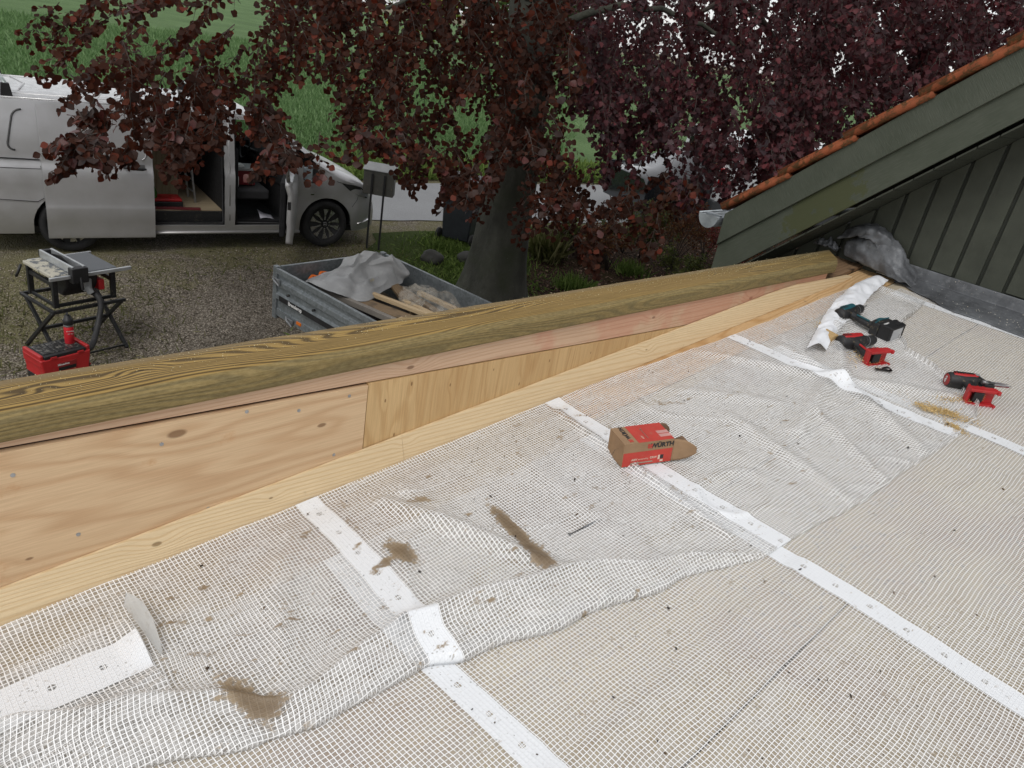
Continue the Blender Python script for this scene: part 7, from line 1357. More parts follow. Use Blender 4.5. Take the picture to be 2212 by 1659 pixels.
S2 = [-542,663,299,-525,649,261,-628,974,283,-607,978,261,-550,1086,396,-525,1087,360,-529,722,394,-502,722,359,-618,887,353,-603,893,326,-443,1028,362,-437,1032,326,-571,1015,203,-556,1011,181,-421,776,357,-401,753,329,-579,1182,399,-568,1182,375,-824,957,305,-828,946,271,-589,833,378,-578,822,354,-584,1107,288,-568,1107,255,-382,750,311,-372,750,278,-521,839,388,-508,833,358,-594,929,387,-580,914,362,-632,1077,183,-607,1082,152,-479,1087,302,-475,1071,264,-634,898,298,-600,878,262,-444,1180,352,-423,1194,318,-646,953,390,-635,957,356,-514,1005,276,-498,997,248,-828,923,350,-797,910,329,-561,976,319,-545,949,291,-500,813,296,-488,792,266,-601,1020,233,-565,1001,203,-768,1081,394,-756,1052,369,-377,1366,452,-353,1358,417,-580,1075,429,-579,1078,402,-857,1024,358,-836,995,318,-802,1021,327,-784,986,287,-534,599,335,-515,602,304,-592,835,402,-562,807,367,-548,640,348,-537,612,315,-490,1392,516,-470,1388,483,-360,990,401,-336,986,368,-671,873,338,-640,854,306,-649,1082,213,-645,1087,188,-400,1116,361,-366,1091,332,-706,1005,275,-699,1000,245,-484,872,272,-461,859,253,-336,882,440,-314,864,414,-625,871,287,-602,866,251,-443,943,304,-409,930,270,-496,1073,346,-478,1065,323,-448,1480,505,-420,1456,464,-734,1080,391,-727,1051,355,-510,1160,270,-497,1128,244,-784,846,363,-755,832,325,-446,1113,441,-425,1075,400,-728,1099,310,-715,1110,290,-451,1221,410,-450,1218,373,-823,1006,352,-791,986,322,-394,772,335,-373,767,312,-557,1095,447,-543,1114,424,-654,1219,437,-631,1213,400,-466,798,254,-437,767,223,-439,1082,460,-437,1061,423,-756,944,357,-732,951,323,-633,932,307,-606,923,278,-655,887,303,-641,885,264,-414,848,345,-398,842,314,-299,1140,444,-301,1141,422,-394,798,351,-382,765,311,-543,833,388,-530,848,363,-568,949,336,-558,931,307,-575,904,433,-566,880,407,-709,891,356,-681,888,330,-596,1091,258,-565,1076,225,-452,1067,328,-445,1057,292,-419,868,253,-400,851,221,-488,681,282,-466,662,252,-384,755,335,-382,746,308,-535,821,376,-516,821,346,-341,930,378,-333,917,343,-529,1244,473,-529,1234,434,-530,698,287,-517,702,265,-574,905,395,-552,891,368,-382,891,396,-360,871,361,-432,1249,384,-426,1248,355,-581,1044,270,-568,1054,238,-512,1179,364,-497,1142,341,-280,1098,440,-247,1082,405,-481,851,268,-456,836,240,-578,938,306,-570,922,275,-523,1138,356,-510,1156,334,-512,984,246,-489,954,208,-616,930,383,-601,942,353,-448,819,284,-426,829,252,-404,779,381,-408,776,355,-370,989,409,-361,984,374,-462,686,317,-461,678,282,-353,814,328,-332,805,292,-525,1384,446,-520,1390,413,-583,923,436,-566,928,412,-662,845,353,-624,828,325,-554,704,272,-542,676,243,-328,909,428,-320,889,390,-851,922,410,-833,902,380,-460,1298,502,-450,1251,462,-405,775,314,-397,759,279,-677,766,366,-660,733,335,-561,750,360,-538,749,326,-530,879,281,-515,844,248,-517,942,356,-511,912,318,-632,1192,455,-625,1191,425,-423,858,294,-400,852,265,-696,742,386,-698,742,356,-712,1010,390,-687,1014,353,-671,868,417,-647,850,380,-628,1255,470,-614,1264,446,-394,931,315,-376,921,294,-382,964,434,-377,960,398,-512,1355,418,-485,1322,383,-310,945,427,-286,921,403,-441,947,348,-420,926,318,-568,1099,231,-567,1089,194,-450,874,259,-430,849,234,-664,1072,357,-646,1073,338,-522,934,418,-501,895,378,-381,1070,458,-362,1046,433,-600,957,245,-580,954,219,-642,845,417,-613,830,391,-301,844,373,-299,844,345,-700,1052,298,-692,1053,269,-418,1232,452,-393,1234,420,-317,854,348,-308,860,313,-787,884,346,-771,850,317,-411,1069,411,-404,1048,379,-423,1088,440,-402,1066,406,-576,874,322,-535,857,292,-441,957,364,-428,957,335,-446,644,289,-416,626,259,-763,1142,443,-736,1144,418,-581,832,361,-550,830,327,-447,1202,421,-434,1161,393,-678,1081,253,-658,1073,214,-493,992,231,-471,991,211,-697,1090,439,-674,1088,402,-733,994,323,-732,981,291,-466,946,392,-437,928,373,-425,1191,430,-393,1187,400,-389,1060,376,-388,1060,348,-649,944,420,-617,932,393,-740,1066,329,-743,1059,291,-721,791,388,-695,766,354,-573,733,256,-563,704,224,-584,876,383,-575,860,354,-381,852,394,-356,834,359,-692,1000,264,-693,1002,236,-580,914,258,-563,895,230,-501,863,352,-493,851,314,-783,918,356,-756,900,333,-631,1106,444,-603,1079,405,-503,924,257,-488,905,231,-722,989,283,-714,970,245,-507,848,240,-487,836,209,-498,671,306,-494,659,280,-558,1247,395,-551,1232,366,-412,1175,363,-389,1162,331,-350,1023,425,-328,1037,390,-642,993,324,-633,984,299,-351,900,423,-352,903,401,-571,947,340,-572,942,317,-420,769,304,-409,776,270,-730,1131,441,-704,1127,420,-547,799,298,-546,780,266,-710,966,308,-697,948,272,-422,1291,381,-415,1278,352,-363,1032,390,-354,1031,366,-371,1044,470,-349,1010,438,-795,895,414,-787,885,382,-572,862,346,-562,854,315,-715,1049,262,-684,1042,230,-748,1039,406,-737,1052,385,-276,856,383,-254,851,353,-390,993,404,-371,983,382,-662,1033,270,-645,1032,244,-516,949,435,-491,928,410,-319,851,356,-303,817,326,-510,1207,424,-491,1180,394,-461,720,388,-456,720,360,-314,1112,417,-314,1111,390,-612,707,285,-610,693,263,-454,814,324,-432,811,294,-719,1194,444,-701,1193,415,-530,1225,269,-515,1213,229,-637,1219,383,-609,1206,360,-602,837,408,-591,837,377,-481,783,367,-473,784,340,-428,749,323,-391,733,299,-769,923,303,-746,934,277,-665,823,259,-646,819,235,-651,1181,357,-630,1191,322,-392,1024,370,-382,1026,345,-654,1135,412,-636,1110,377,-539,683,400,-518,646,368,-617,988,349,-610,969,318,-694,1132,395,-696,1125,365,-310,876,373,-294,840,348,-484,640,340,-469,651,309,-528,636,385,-505,617,358,-500,1303,361,-492,1269,334,-501,1251,444,-466,1234,415,-346,861,368,-323,838,340,-621,1080,211,-601,1097,184,-740,889,307,-718,888,282,-426,863,415,-391,842,391,-637,902,243,-639,894,204,-562,966,239,-549,937,218,-522,971,260,-510,982,227,-457,1177,319,-439,1161,293,-360,1036,436,-331,1010,404,-412,1005,332,-383,981,309,-334,830,401,-319,843,383,-493,673,388,-474,680,368,-704,904,369,-675,893,347,-506,792,293,-501,788,269,-380,1247,430,-363,1246,408,-563,1010,443,-539,990,413,-612,1007,248,-597,1001,213,-280,912,403,-269,875,369,-538,966,236,-530,973,210,-568,806,352,-549,786,311,-516,1198,482,-501,1190,445,-485,1206,354,-458,1179,317,-524,1110,343,-495,1077,303,-376,789,304,-379,785,269,-551,955,388,-555,950,355,-776,1042,418,-768,1021,378,-537,817,411,-521,816,382,-453,827,263,-435,838,227,-579,1118,360,-566,1086,331,-406,727,352,-390,742,327,-573,923,257,-557,908,220,-420,1263,462,-411,1264,436,-574,1165,340,-553,1133,313,-566,985,199,-539,986,166,-488,696,331,-463,673,299,-520,1310,389,-498,1302,363,-434,752,315,-417,750,294,-692,995,391,-662,991,357,-770,1027,238,-746,1020,208,-791,924,320,-769,913,289,-891,954,408,-868,944,378,-489,601,284,-470,588,247,-554,1005,236,-552,990,203,-306,811,355,-273,803,321,-532,1407,502,-504,1394,472,-503,984,373,-478,951,332,-618,1193,378,-606,1161,350,-591,933,425,-576,899,392,-420,699,248,-408,694,223,-511,1011,418,-498,976,388,-455,752,263,-461,749,238,-452,1210,388,-434,1215,362,-559,764,405,-545,757,371,-530,1214,398,-492,1198,368,-545,1269,311,-526,1265,290,-386,1084,354,-363,1056,323,-520,630,275,-504,603,250,-552,909,290,-547,887,260,-627,1228,411,-615,1233,386,-322,898,412,-304,888,382,-371,970,413,-355,965,388,-384,858,390,-369,828,364,-353,798,394,-342,771,370,-385,850,304,-374,830,277,-629,813,363,-622,795,326,-464,1034,382,-440,1032,344,-475,778,299,-442,765,274,-508,845,372,-493,830,343,-485,930,436,-471,902,408,-642,771,300,-642,772,276,-484,930,234,-467,891,205,-629,909,380,-594,882,340,-364,959,409,-352,961,381,-573,784,361,-538,766,337,-649,762,396,-641,764,356,-405,1272,481,-391,1276,445,-361,836,437,-345,828,408,-487,887,332,-471,852,307,-441,829,313,-427,801,287,-268,925,435,-258,896,405,-479,878,235,-473,859,206,-882,975,393,-861,965,357,-320,899,353,-303,907,320,-358,1252,490,-357,1246,455,-604,769,256,-578,762,236,-868,963,341,-853,975,305,-739,981,421,-712,956,384,-426,1089,450,-398,1096,420,-575,1193,224,-554,1164,196,-364,1135,437,-353,1087,396,-633,1200,431,-610,1200,401,-333,1085,401,-318,1038,364,-749,914,390,-728,902,351,-596,691,304,-575,658,268,-549,691,293,-540,667,269,-445,1152,434,-430,1158,414,-733,878,308,-727,860,282,-386,984,395,-366,981,358,-372,1023,437,-359,1032,412,-538,1005,250,-539,991,223,-485,712,319,-487,710,287,-417,846,353,-384,819,321,-360,806,389,-343,802,363,-443,816,376,-432,781,337,-424,1194,381,-411,1158,345,-526,1210,394,-526,1205,368,-545,719,369,-514,697,344,-873,996,423,-855,994,388,-900,964,409,-880,974,384,-508,1228,390,-475,1202,360,-486,1242,427,-458,1228,397,-791,1012,419,-763,1010,387,-680,1136,390,-665,1096,362,-454,990,403,-433,986,370,-462,880,297,-429,865,272,-751,1070,372,-725,1076,337,-702,1017,244,-694,1021,215,-400,1096,405,-387,1067,369,-418,1476,466,-404,1452,436,-673,1056,341,-656,1025,308,-544,639,313,-538,641,275,-542,1080,364,-544,1075,329,-460,772,333,-456,758,304,-698,994,297,-677,1001,270,-730,856,317,-706,832,277,-691,1095,379,-657,1083,355,-532,831,320,-526,831,281,-467,894,252,-463,874,226,-505,1059,256,-486,1072,219,-543,809,299,-522,798,260,-391,819,426,-365,788,394,-692,1052,442,-687,1050,416,-439,1112,374,-425,1118,345,-461,1118,470,-436,1104,447,-347,758,323,-320,763,292,-742,1105,394,-738,1110,367,-596,1245,481,-560,1226,448,-621,978,295,-594,954,267,-440,663,308,-423,652,268,-382,1040,399,-361,1037,361,-703,818,280,-694,812,248,-373,971,409,-359,980,388,-416,1054,380,-392,1041,355,-373,1323,479,-364,1279,445,-477,672,260,-469,686,236,-367,1040,396,-352,1007,367,-530,937,375,-515,929,336,-475,1001,395,-445,996,368,-616,1241,406,-599,1232,380,-370,949,403,-346,954,376,-421,1206,454,-407,1221,432,-553,1091,247,-546,1071,213,-441,844,270,-404,823,236,-418,929,389,-399,899,349,-617,719,279,-595,713,258,-603,897,354,-595,875,326,-437,1375,456,-408,1362,429,-349,1058,445,-320,1024,404,-514,694,332,-479,679,311,-370,1264,457,-352,1230,424,-554,662,347,-547,640,311,-376,798,281,-370,782,253,-351,1089,478,-337,1049,445,-424,1100,424,-398,1081,389,-628,1198,456,-595,1181,424,-567,1020,441,-552,1031,420,-696,946,282,-683,951,242,-590,942,363,-579,931,335,-432,737,358,-425,726,334,-675,963,330,-661,936,292,-520,758,413,-517,743,384,-480,791,358,-459,787,329,-546,621,372,-514,598,338,-593,1077,301,-584,1078,267,-473,766,290,-449,763,266,-692,1176,397,-691,1178,369,-616,782,309,-599,766,284,-452,1165,417,-430,1158,384,-796,885,398,-766,886,367,-660,1087,346,-644,1076,316,-507,1139,360,-497,1146,333,-458,838,397,-427,818,370,-500,996,391,-479,974,367,-569,1322,430,-555,1336,409,-807,1027,399,-791,1038,372,-571,867,409,-533,842,374,-659,906,315,-651,882,292,-581,1045,329,-563,1017,299,-408,883,398,-374,864,364,-489,658,295,-458,658,267,-512,942,347,-485,917,320,-553,666,285,-546,672,261,-470,1021,453,-463,1023,420,-621,1113,377,-607,1080,343,-661,903,254,-653,893,214,-553,705,294,-548,679,256,-715,1033,414,-706,1026,375,-542,1224,482,-529,1223,458,-509,1059,234,-489,1049,207,-480,1071,288,-446,1056,256,-513,987,419,-510,975,391,-400,1281,404,-380,1267,382,-679,1081,362,-649,1091,330,-568,645,331,-543,639,302,-601,753,387,-577,770,357,-587,925,409,-567,921,388,-613,880,348,-607,854,316,-508,800,329,-491,764,291,-451,846,286,-446,836,245,-638,772,355,-637,760,319,-348,1084,474,-331,1106,450,-444,745,388,-430,709,363,-383,1034,394,-364,1022,366,-631,820,282,-606,826,246,-574,1095,355,-540,1082,328,-558,1065,339,-547,1044,310,-418,711,299,-396,679,268,-597,819,414,-581,816,380,-552,640,347,-546,625,307,-391,1105,420,-386,1079,382,-473,995,440,-472,992,417,-430,878,437,-420,862,410,-461,1114,460,-445,1102,428,-609,732,274,-586,704,248,-473,971,258,-456,974,230,-433,895,369,-429,866,331,-442,1058,372,-436,1046,348,-502,612,295,-490,609,270,-295,1142,441,-292,1138,415,-435,812,310,-422,816,287,-470,843,310,-456,838,272,-390,986,323,-387,973,297,-775,990,292,-753,965,270,-701,799,364,-664,796,335,-496,885,389,-487,881,350,-399,864,311,-391,854,283,-742,840,337,-726,830,310,-481,951,326,-457,956,295,-445,1348,422,-414,1320,389,-554,911,247,-528,918,221,-683,865,334,-668,863,310,-502,935,334,-479,918,303,-698,1032,316,-677,996,279,-524,1112,250,-501,1104,215,-555,1162,435,-534,1153,405,-607,953,307,-586,952,269,-747,1049,326,-736,1021,297,-606,1262,463,-604,1249,425,-593,943,406,-571,945,383,-545,949,370,-536,949,344,-616,952,434,-601,918,405,-626,1068,338,-597,1042,307,-609,722,312,-585,705,280,-646,766,268,-626,764,235,-320,1049,454,-311,1057,430,-358,885,398,-342,860,359,-553,1277,416,-541,1253,378,-570,822,319,-565,821,293,-419,859,412,-396,832,380,-458,1118,373,-434,1108,336,-710,1033,332,-669,1027,300,-446,880,383,-420,866,349,-481,959,366,-454,948,340,-625,698,306,-607,684,279,-470,1168,450,-454,1154,412,-296,866,394,-268,872,359,-831,1036,389,-834,1034,359,-465,1297,503,-456,1310,476,-395,802,262,-380,808,232,-755,975,338,-726,956,312,-912,1002,405,-887,978,371,-476,786,245,-460,752,216,-775,1006,308,-759,999,282,-719,886,402,-697,894,379,-365,1100,399,-355,1087,373,-724,993,331,-710,956,292,-643,737,312,-617,724,282,-353,1256,435,-337,1248,403,-543,599,330,-547,590,293,-412,1035,316,-401,1044,288,-579,887,384,-548,860,356,-713,1018,338,-695,1008,315,-479,831,262,-454,820,233,-783,958,411,-745,943,374,-456,904,427,-427,903,400,-489,1325,407,-482,1301,372,-631,760,329,-621,738,296,-375,917,365,-361,876,330,-376,732,249,-344,716,214,-550,736,340,-532,716,304,-528,887,421,-520,859,386,-351,788,363,-339,805,338,-543,894,365,-520,883,329,-620,999,333,-581,980,303,-410,1201,490,-396,1198,464,-535,652,329,-529,631,303,-681,752,338,-644,751,308,-560,638,310,-545,638,274,-727,1009,237,-704,989,212,-668,1197,463,-646,1209,433,-447,860,330,-432,852,289,-609,690,345,-581,666,319,-387,1420,507,-369,1412,475,-570,969,323,-554,968,298,-622,867,276,-606,845,242,-490,702,332,-475,674,293,-516,1026,383,-504,1003,351,-714,838,362,-706,820,334,-539,836,403,-528,823,373,-494,1058,318,-477,1033,279,-402,764,328,-379,731,296,-787,917,358,-784,906,323,-451,1152,356,-416,1131,325,-477,1162,315,-461,1134,290,-403,1168,432,-383,1172,409,-563,1192,260,-557,1183,231,-615,760,290,-595,742,260,-476,766,286,-463,748,262,-523,706,290,-498,683,264,-525,768,222,-499,757,200,-533,829,251,-502,809,233,-466,678,259,-433,669,232,-574,799,318,-556,803,286,-540,766,302,-530,750,279,-434,710,254,-428,688,220,-594,811,312,-581,802,282,-546,860,252,-532,826,232,-534,824,288,-496,812,261,-615,823,287,-597,785,258,-584,790,269,-570,802,246,-456,737,212,-450,725,190,-493,682,311,-494,673,288,-552,794,270,-534,782,235,-491,798,295,-480,803,267,-537,881,292,-518,854,270,-428,715,271,-412,683,247,-473,757,311,-476,754,289,-504,798,287,-482,783,259,-510,793,324,-515,782,287,-583,866,306,-559,865,272,-471,724,262,-456,734,227,-488,836,219,-476,823,191,-528,736,296,-505,729,280,-389,678,264,-368,672,246,-411,661,289,-412,650,254,-413,716,232,-405,711,210,-525,826,305,-508,827,286,-730,1105,408,-708,1097,371,-786,1113,404,-771,1124,382,-822,1085,437,-796,1055,405,-757,1167,376,-750,1165,333,-770,893,408,-739,876,374,-435,1436,428,-423,1439,400,-755,1205,447,-728,1207,408,-467,1266,458,-439,1233,422,-728,930,423,-708,898,396,-663,1114,311,-648,1110,288,-617,1193,320,-607,1167,288,-613,1334,477,-608,1330,445,-912,1187,374,-895,1178,346,-418,1198,366,-406,1197,341,-595,1082,433,-581,1054,403,-760,945,402,-759,939,376,-635,1438,431,-614,1422,407,-608,1066,378,-608,1050,339,-826,1330,459,-807,1340,432,-579,1126,375,-568,1121,337,-522,1177,331,-505,1195,308,-555,1273,466,-542,1275,440,-710,1319,393,-689,1296,359,-671,1346,437,-649,1361,408,-648,1253,453,-627,1253,417,-798,979,332,-798,976,294,-689,1451,507,-675,1442,472,-818,926,372,-792,933,334,-705,1369,454,-678,1383,418,-711,1035,375,-690,1053,342,-668,976,436,-658,987,404,-757,1374,428,-748,1340,393,-558,1511,386,-542,1489,358,-487,1195,387,-460,1162,352,-575,1523,388,-554,1509,352,-643,1144,416,-615,1155,381,-433,1350,459,-410,1364,432,-757,1296,337,-718,1282,307,-416,1194,420,-389,1196,384,-604,1173,362,-574,1150,334,-661,1260,352,-640,1252,322,-554,1128,380,-537,1126,342,-667,1235,345,-650,1216,319,-476,1245,477,-464,1208,442,-631,1362,462,-606,1328,431,-970,1075,372,-949,1042,344,-917,1099,375,-895,1101,348,-584,1145,413,-561,1128,380,-929,1114,434,-907,1093,395,-989,1122,412,-964,1102,380,-583,1448,476,-574,1452,447,-780,1019,352,-771,996,322,-537,1358,355,-533,1348,317,-580,1351,373,-563,1338,348,-524,1177,406,-503,1195,371,-653,1165,423,-644,1136,397,-492,1246,485,-475,1244,459,-610,1300,416,-591,1302,384,-640,1248,409,-625,1237,373,-712,1160,398,-678,1155,368,-499,1280,361,-494,1257,333,-617,1245,434,-607,1216,409,-846,1098,350,-817,1074,310,-952,1042,386,-952,1040,351,-807,1063,388,-792,1042,359,-619,1449,448,-595,1456,412,-466,1303,433,-454,1270,401,-620,1167,462,-610,1183,439,-613,1345,412,-589,1322,388,-459,1324,372,-437,1338,333,-591,1193,460,-585,1165,419,-941,1116,345,-941,1107,319,-640,1191,465,-619,1167,434,-410,1491,493,-400,1473,465,-574,1285,351,-574,1276,314,-499,1394,433,-481,1385,397,-579,1069,329,-569,1081,298,-960,1150,356,-957,1154,326,-721,1142,316,-689,1145,281,-577,1269,476,-557,1254,447,-650,1440,483,-635,1391,442,-719,1415,492,-692,1374,446,-634,1489,502,-610,1492,475,-865,1118,389,-843,1128,357,-821,1144,453,-790,1114,416,-795,1213,364,-773,1217,332,-388,1354,511,-377,1330,483,-722,1184,354,-715,1176,311,-751,857,369,-731,857,328,-770,1251,467,-738,1224,432,-675,1015,348,-671,992,306,-365,1277,483,-351,1282,454,-707,1081,417,-693,1062,388,-390,1248,427,-374,1253,403,-487,1324,392,-451,1304,363,-656,1216,384,-642,1220,342,-554,1031,318,-550,1009,284,-721,904,390,-701,902,357,-501,1142,473,-485,1135,443,-473,1125,394,-448,1112,373,-644,1218,347,-616,1206,326,-582,1190,374,-562,1184,348,-633,1198,386,-615,1166,359,-733,989,372,-723,1008,352,-679,1293,464,-665,1288,422,-781,1198,338,-762,1161,296,-500,1293,350,-486,1300,326,-742,903,354,-731,882,327,-674,1021,401,-649,1010,362,-616,1163,437,-606,1139,411,-445,1321,424,-416,1309,389,-886,1146,389,-848,1145,356,-690,1124,354,-673,1136,328,-860,977,392,-838,958,359,-358,1359,502,-336,1333,464,-681,1391,334,-665,1349,304,-615,1378,361,-574,1368,327,-506,1255,383,-494,1250,351,-738,1294,410,-716,1274,383,-507,1393,356,-478,1373,335,-606,1473,441,-579,1486,408,-505,1516,533,-500,1484,492,-525,1108,333,-494,1089,306,-842,1014,380,-823,974,347,-751,900,366,-724,904,330,-559,1031,386,-545,988,350,-873,1107,333,-852,1079,301,-532,1418,485,-518,1392,455,-680,1120,458,-669,1101,425,-674,1210,464,-657,1210,427,-497,1239,489,-492,1228,458,-570,1331,346,-535,1311,321,-572,1370,403,-557,1338,377,-728,973,363,-704,974,342,-505,1322,440,-494,1291,403,-668,1463,464,-640,1438,436,-630,1190,350,-610,1192,322,-568,1020,395,-540,1017,361,-676,992,323,-666,963,280,-660,1220,323,-624,1207,295,-438,1265,378,-434,1245,340,-437,1276,438,-416,1246,397,-643,1138,418,-622,1131,387,-857,1022,336,-824,999,309,-517,1273,484,-510,1267,445,-609,1399,372,-577,1395,339,-450,1598,543,-450,1583,505,-638,1198,312,-620,1188,280,-950,1117,371,-937,1093,343,-416,1386,490,-400,1364,459,-543,1527,464,-537,1496,436,-700,873,318,-671,859,282,-766,1293,451,-743,1266,422,-480,1320,396,-476,1316,369,-507,1243,424,-478,1231,401,-658,1122,399,-652,1094,357,-508,1532,443,-503,1505,413,-662,1021,335,-660,1009,292,-490,1147,472,-457,1130,442,-711,1260,444,-702,1242,410,-912,1161,332,-893,1127,306,-490,1257,349,-492,1241,312,-684,1344,488,-668,1328,457,-430,1434,489,-408,1441,452,-368,1446,492,-347,1462,458,-534,1214,447,-531,1208,420,-889,1248,425,-850,1228,390,-880,1025,403,-847,1023,364,-769,1118,414,-751,1115,372,-792,1215,408,-786,1209,372,-448,1323,420,-426,1299,394,-427,1054,432,-408,1022,406,-393,1406,467,-379,1360,429,-428,1269,474,-421,1272,450,-490,991,399,-491,976,368,-475,1105,342,-466,1105,312,-488,907,376,-485,893,346,-425,1015,394,-420,1001,365,-340,977,457,-333,954,432,-413,1005,403,-408,1004,381,-349,940,427,-313,916,393,-445,1077,378,-431,1042,350,-552,1125,451,-544,1130,428,-453,1142,367,-441,1123,342,-656,1196,455,-655,1182,426,-464,1158,368,-445,1146,336,-380,1405,498,-346,1388,466,-379,1376,495,-358,1359,466,-467,895,395,-458,867,364,-363,921,416,-347,915,389,-362,1057,444,-328,1031,412,-462,935,416,-434,908,385,-610,1245,438,-572,1224,406,-388,1256,475,-383,1249,446,-342,994,443,-320,987,412,-340,1109,477,-306,1086,447,-409,943,418,-395,954,394,-348,969,413,-339,957,384,-399,1405,476,-376,1423,446,-494,1169,396,-483,1142,370,-461,1158,424,-451,1120,392,-422,1307,505,-423,1297,475,-556,1335,457,-548,1323,429,-644,1183,456,-623,1144,421,-426,1149,375,-402,1144,340,-431,1022,391,-418,1036,360,-503,983,428,-480,957,404,-614,1145,455,-595,1135,430,-569,1022,420,-560,991,392,-447,1246,487,-436,1220,449,-479,1318,403,-462,1273,366,-407,1315,438,-401,1291,413,-444,1314,404,-433,1315,382,-421,964,435,-410,957,409,-540,1034,377,-528,1044,355,-575,1268,480,-560,1264,454,-283,1075,462,-272,1085,429,-427,1074,448,-418,1055,419,-477,1095,342,-466,1076,315,-546,1013,372,-525,1002,349,-458,1205,440,-430,1168,401,-359,1132,440,-342,1126,418,-390,1194,428,-366,1166,401,-334,972,396,-320,969,362,-484,1147,383,-480,1132,357,-455,1128,362,-430,1139,332,-557,1131,368,-545,1130,339,-302,1060,468,-291,1024,430,-517,1161,458,-501,1180,436,-438,1395,515,-435,1377,492,-463,870,408,-448,861,384,-376,1380,475,-363,1336,435,-581,1112,376,-579,1096,343,-371,967,384,-351,971,347,-363,1091,472,-346,1104,449,-417,960,429,-396,958,405,-450,884,365,-438,866,340,-467,1391,486,-458,1381,459,-448,1404,514,-436,1406,480,-425,1098,442,-410,1086,413,-493,992,381,-465,974,358,-459,894,375,-442,882,352,-442,973,417,-411,952,385,-542,1112,452,-520,1095,429,-481,1380,453,-464,1365,421,-552,1143,392,-553,1140,357,-463,966,346,-457,944,317,-388,981,382,-365,971,354,-478,1328,485,-463,1332,449,-335,1232,467,-320,1208,434,-589,1044,442,-571,1035,418,-555,1178,376,-528,1159,351,-347,1270,482,-320,1244,446,-467,1038,392,-452,1047,359,-491,1070,366,-479,1067,341,-428,1198,392,-417,1158,358,-528,1318,428,-515,1281,403,-437,861,390,-406,848,366,-591,1208,456,-573,1172,417,-469,1010,427,-460,994,390,-437,1038,365,-428,1010,333,-444,1228,438,-435,1200,413,-366,1137,414,-344,1108,387,-588,1140,448,-585,1133,426,-389,1180,424,-379,1155,386,-292,1012,420,-286,981,391,-350,973,449,-329,956,412,-372,1268,458,-366,1255,431,-299,1091,455,-281,1071,428,-394,985,379,-387,973,342,-521,958,429,-514,968,403,-458,1084,427,-443,1062,405,-434,1183,479,-422,1138,440,-498,1075,348,-481,1046,315,-524,1295,472,-496,1278,448,-568,1299,418,-555,1269,386,-537,1249,389,-515,1245,365,-548,1202,333,-524,1202,310,-438,1046,437,-405,1021,408,-540,1310,491,-529,1283,460,-580,1271,355,-562,1275,330,-521,999,439,-501,1014,416,-315,1017,447,-306,1006,425,-518,1028,374,-503,1022,341,-404,937,412,-386,937,389,-409,1360,514,-398,1322,476,-509,1180,419,-503,1183,386,-483,1172,364,-470,1175,335,-489,1051,421,-472,1018,398,-465,1350,448,-443,1343,429,-428,909,418,-416,886,381,-336,1053,432,-324,1061,408,-379,974,420,-361,950,392,-532,1069,400,-523,1064,373,-376,1044,403,-373,1026,380,-362,894,354,-333,872,319,-488,1339,384,-468,1316,362,-332,969,433,-321,962,404,-443,1353,453,-427,1357,435,-516,1107,335,-506,1073,310,-425,936,348,-411,947,328,-446,870,306,-434,833,279,-472,896,323,-471,888,297,-476,857,317,-455,847,293,-400,758,298,-377,751,272,-363,720,284,-340,689,256,-428,875,328,-428,863,306,-463,836,308,-457,837,286,-378,702,281,-354,686,261,-354,799,339,-334,783,314,-346,762,335,-328,754,317,-370,765,337,-366,752,316,-453,906,311,-439,872,292,-443,902,341,-431,905,316,-451,917,322,-433,918,302,-412,896,336,-390,866,305,-420,840,284,-415,824,264,-426,962,347,-422,968,319,-370,752,300,-369,736,275,-417,784,322,-416,771,304,-481,837,302,-470,833,271,-398,842,344,-376,841,320,-443,848,268,-432,855,248,-439,809,294,-428,819,268,-449,910,309,-419,884,282,-434,885,275,-409,875,253,-422,822,258,-417,803,234,-365,808,344,-350,826,319,-463,867,267,-457,859,243,-369,788,330,-357,770,310,-389,786,281,-380,778,257,-394,726,314,-394,728,289,-422,845,291,-405,841,271,-444,804,310,-427,806,291,-371,784,306,-352,773,274,-357,829,355,-330,804,332,-373,694,313,-364,672,296,-467,834,280,-458,833,248,-451,818,320,-419,794,295,-424,822,288,-398,811,260,-411,765,299,-408,764,265,-387,778,282,-369,779,266,-458,804,298,-440,804,276,-422,799,302,-416,778,272,-436,887,314,-427,874,294,-439,927,311,-412,912,292,-439,888,301,-422,862,273,-367,686,280,-338,671,256,-375,673,280,-354,682,257,-384,767,316,-361,743,285,-441,703,212,-444,698,196,-362,633,242,-360,634,225,-410,635,232,-395,612,216,-407,657,229,-400,655,201,-450,704,209,-446,691,193,-513,600,305,-480,591,272,-537,687,308,-528,666,272,-608,797,244,-592,765,224,-580,724,268,-557,701,241,-540,648,306,-507,626,282,-567,698,297,-557,690,270,-590,772,255,-587,765,226,-627,779,319,-630,771,285,-483,624,302,-489,618,274,-659,819,251,-639,832,221,-653,745,312,-649,736,277,-539,692,283,-525,691,246,-627,732,312,-595,728,289,-568,687,325,-549,662,293,-457,573,245,-453,575,216,-502,635,271,-500,623,239,-631,770,255,-609,772,235,-530,717,279,-522,715,251,-709,822,309,-683,815,282,-518,597,309,-498,580,286,-471,644,267,-463,639,239,-537,668,231,-512,648,211,-543,648,302,-539,636,279,-606,766,300,-591,736,278,-486,625,248,-464,636,217,-635,841,313,-617,811,289,-499,640,255,-492,638,224,-510,634,232,-509,620,204,-536,698,265,-522,705,233,-673,814,261,-651,806,242,-641,840,237,-619,819,205,-530,609,306,-518,586,269,-539,608,318,-507,589,297,-691,848,312,-686,857,290,-628,770,255,-604,750,219,-519,701,289,-502,712,258,-546,665,289,-543,665,260,-610,726,320,-589,727,298,-590,668,306,-569,663,277,-591,746,313,-569,758,282]
rg = np.random.default_rng(11)
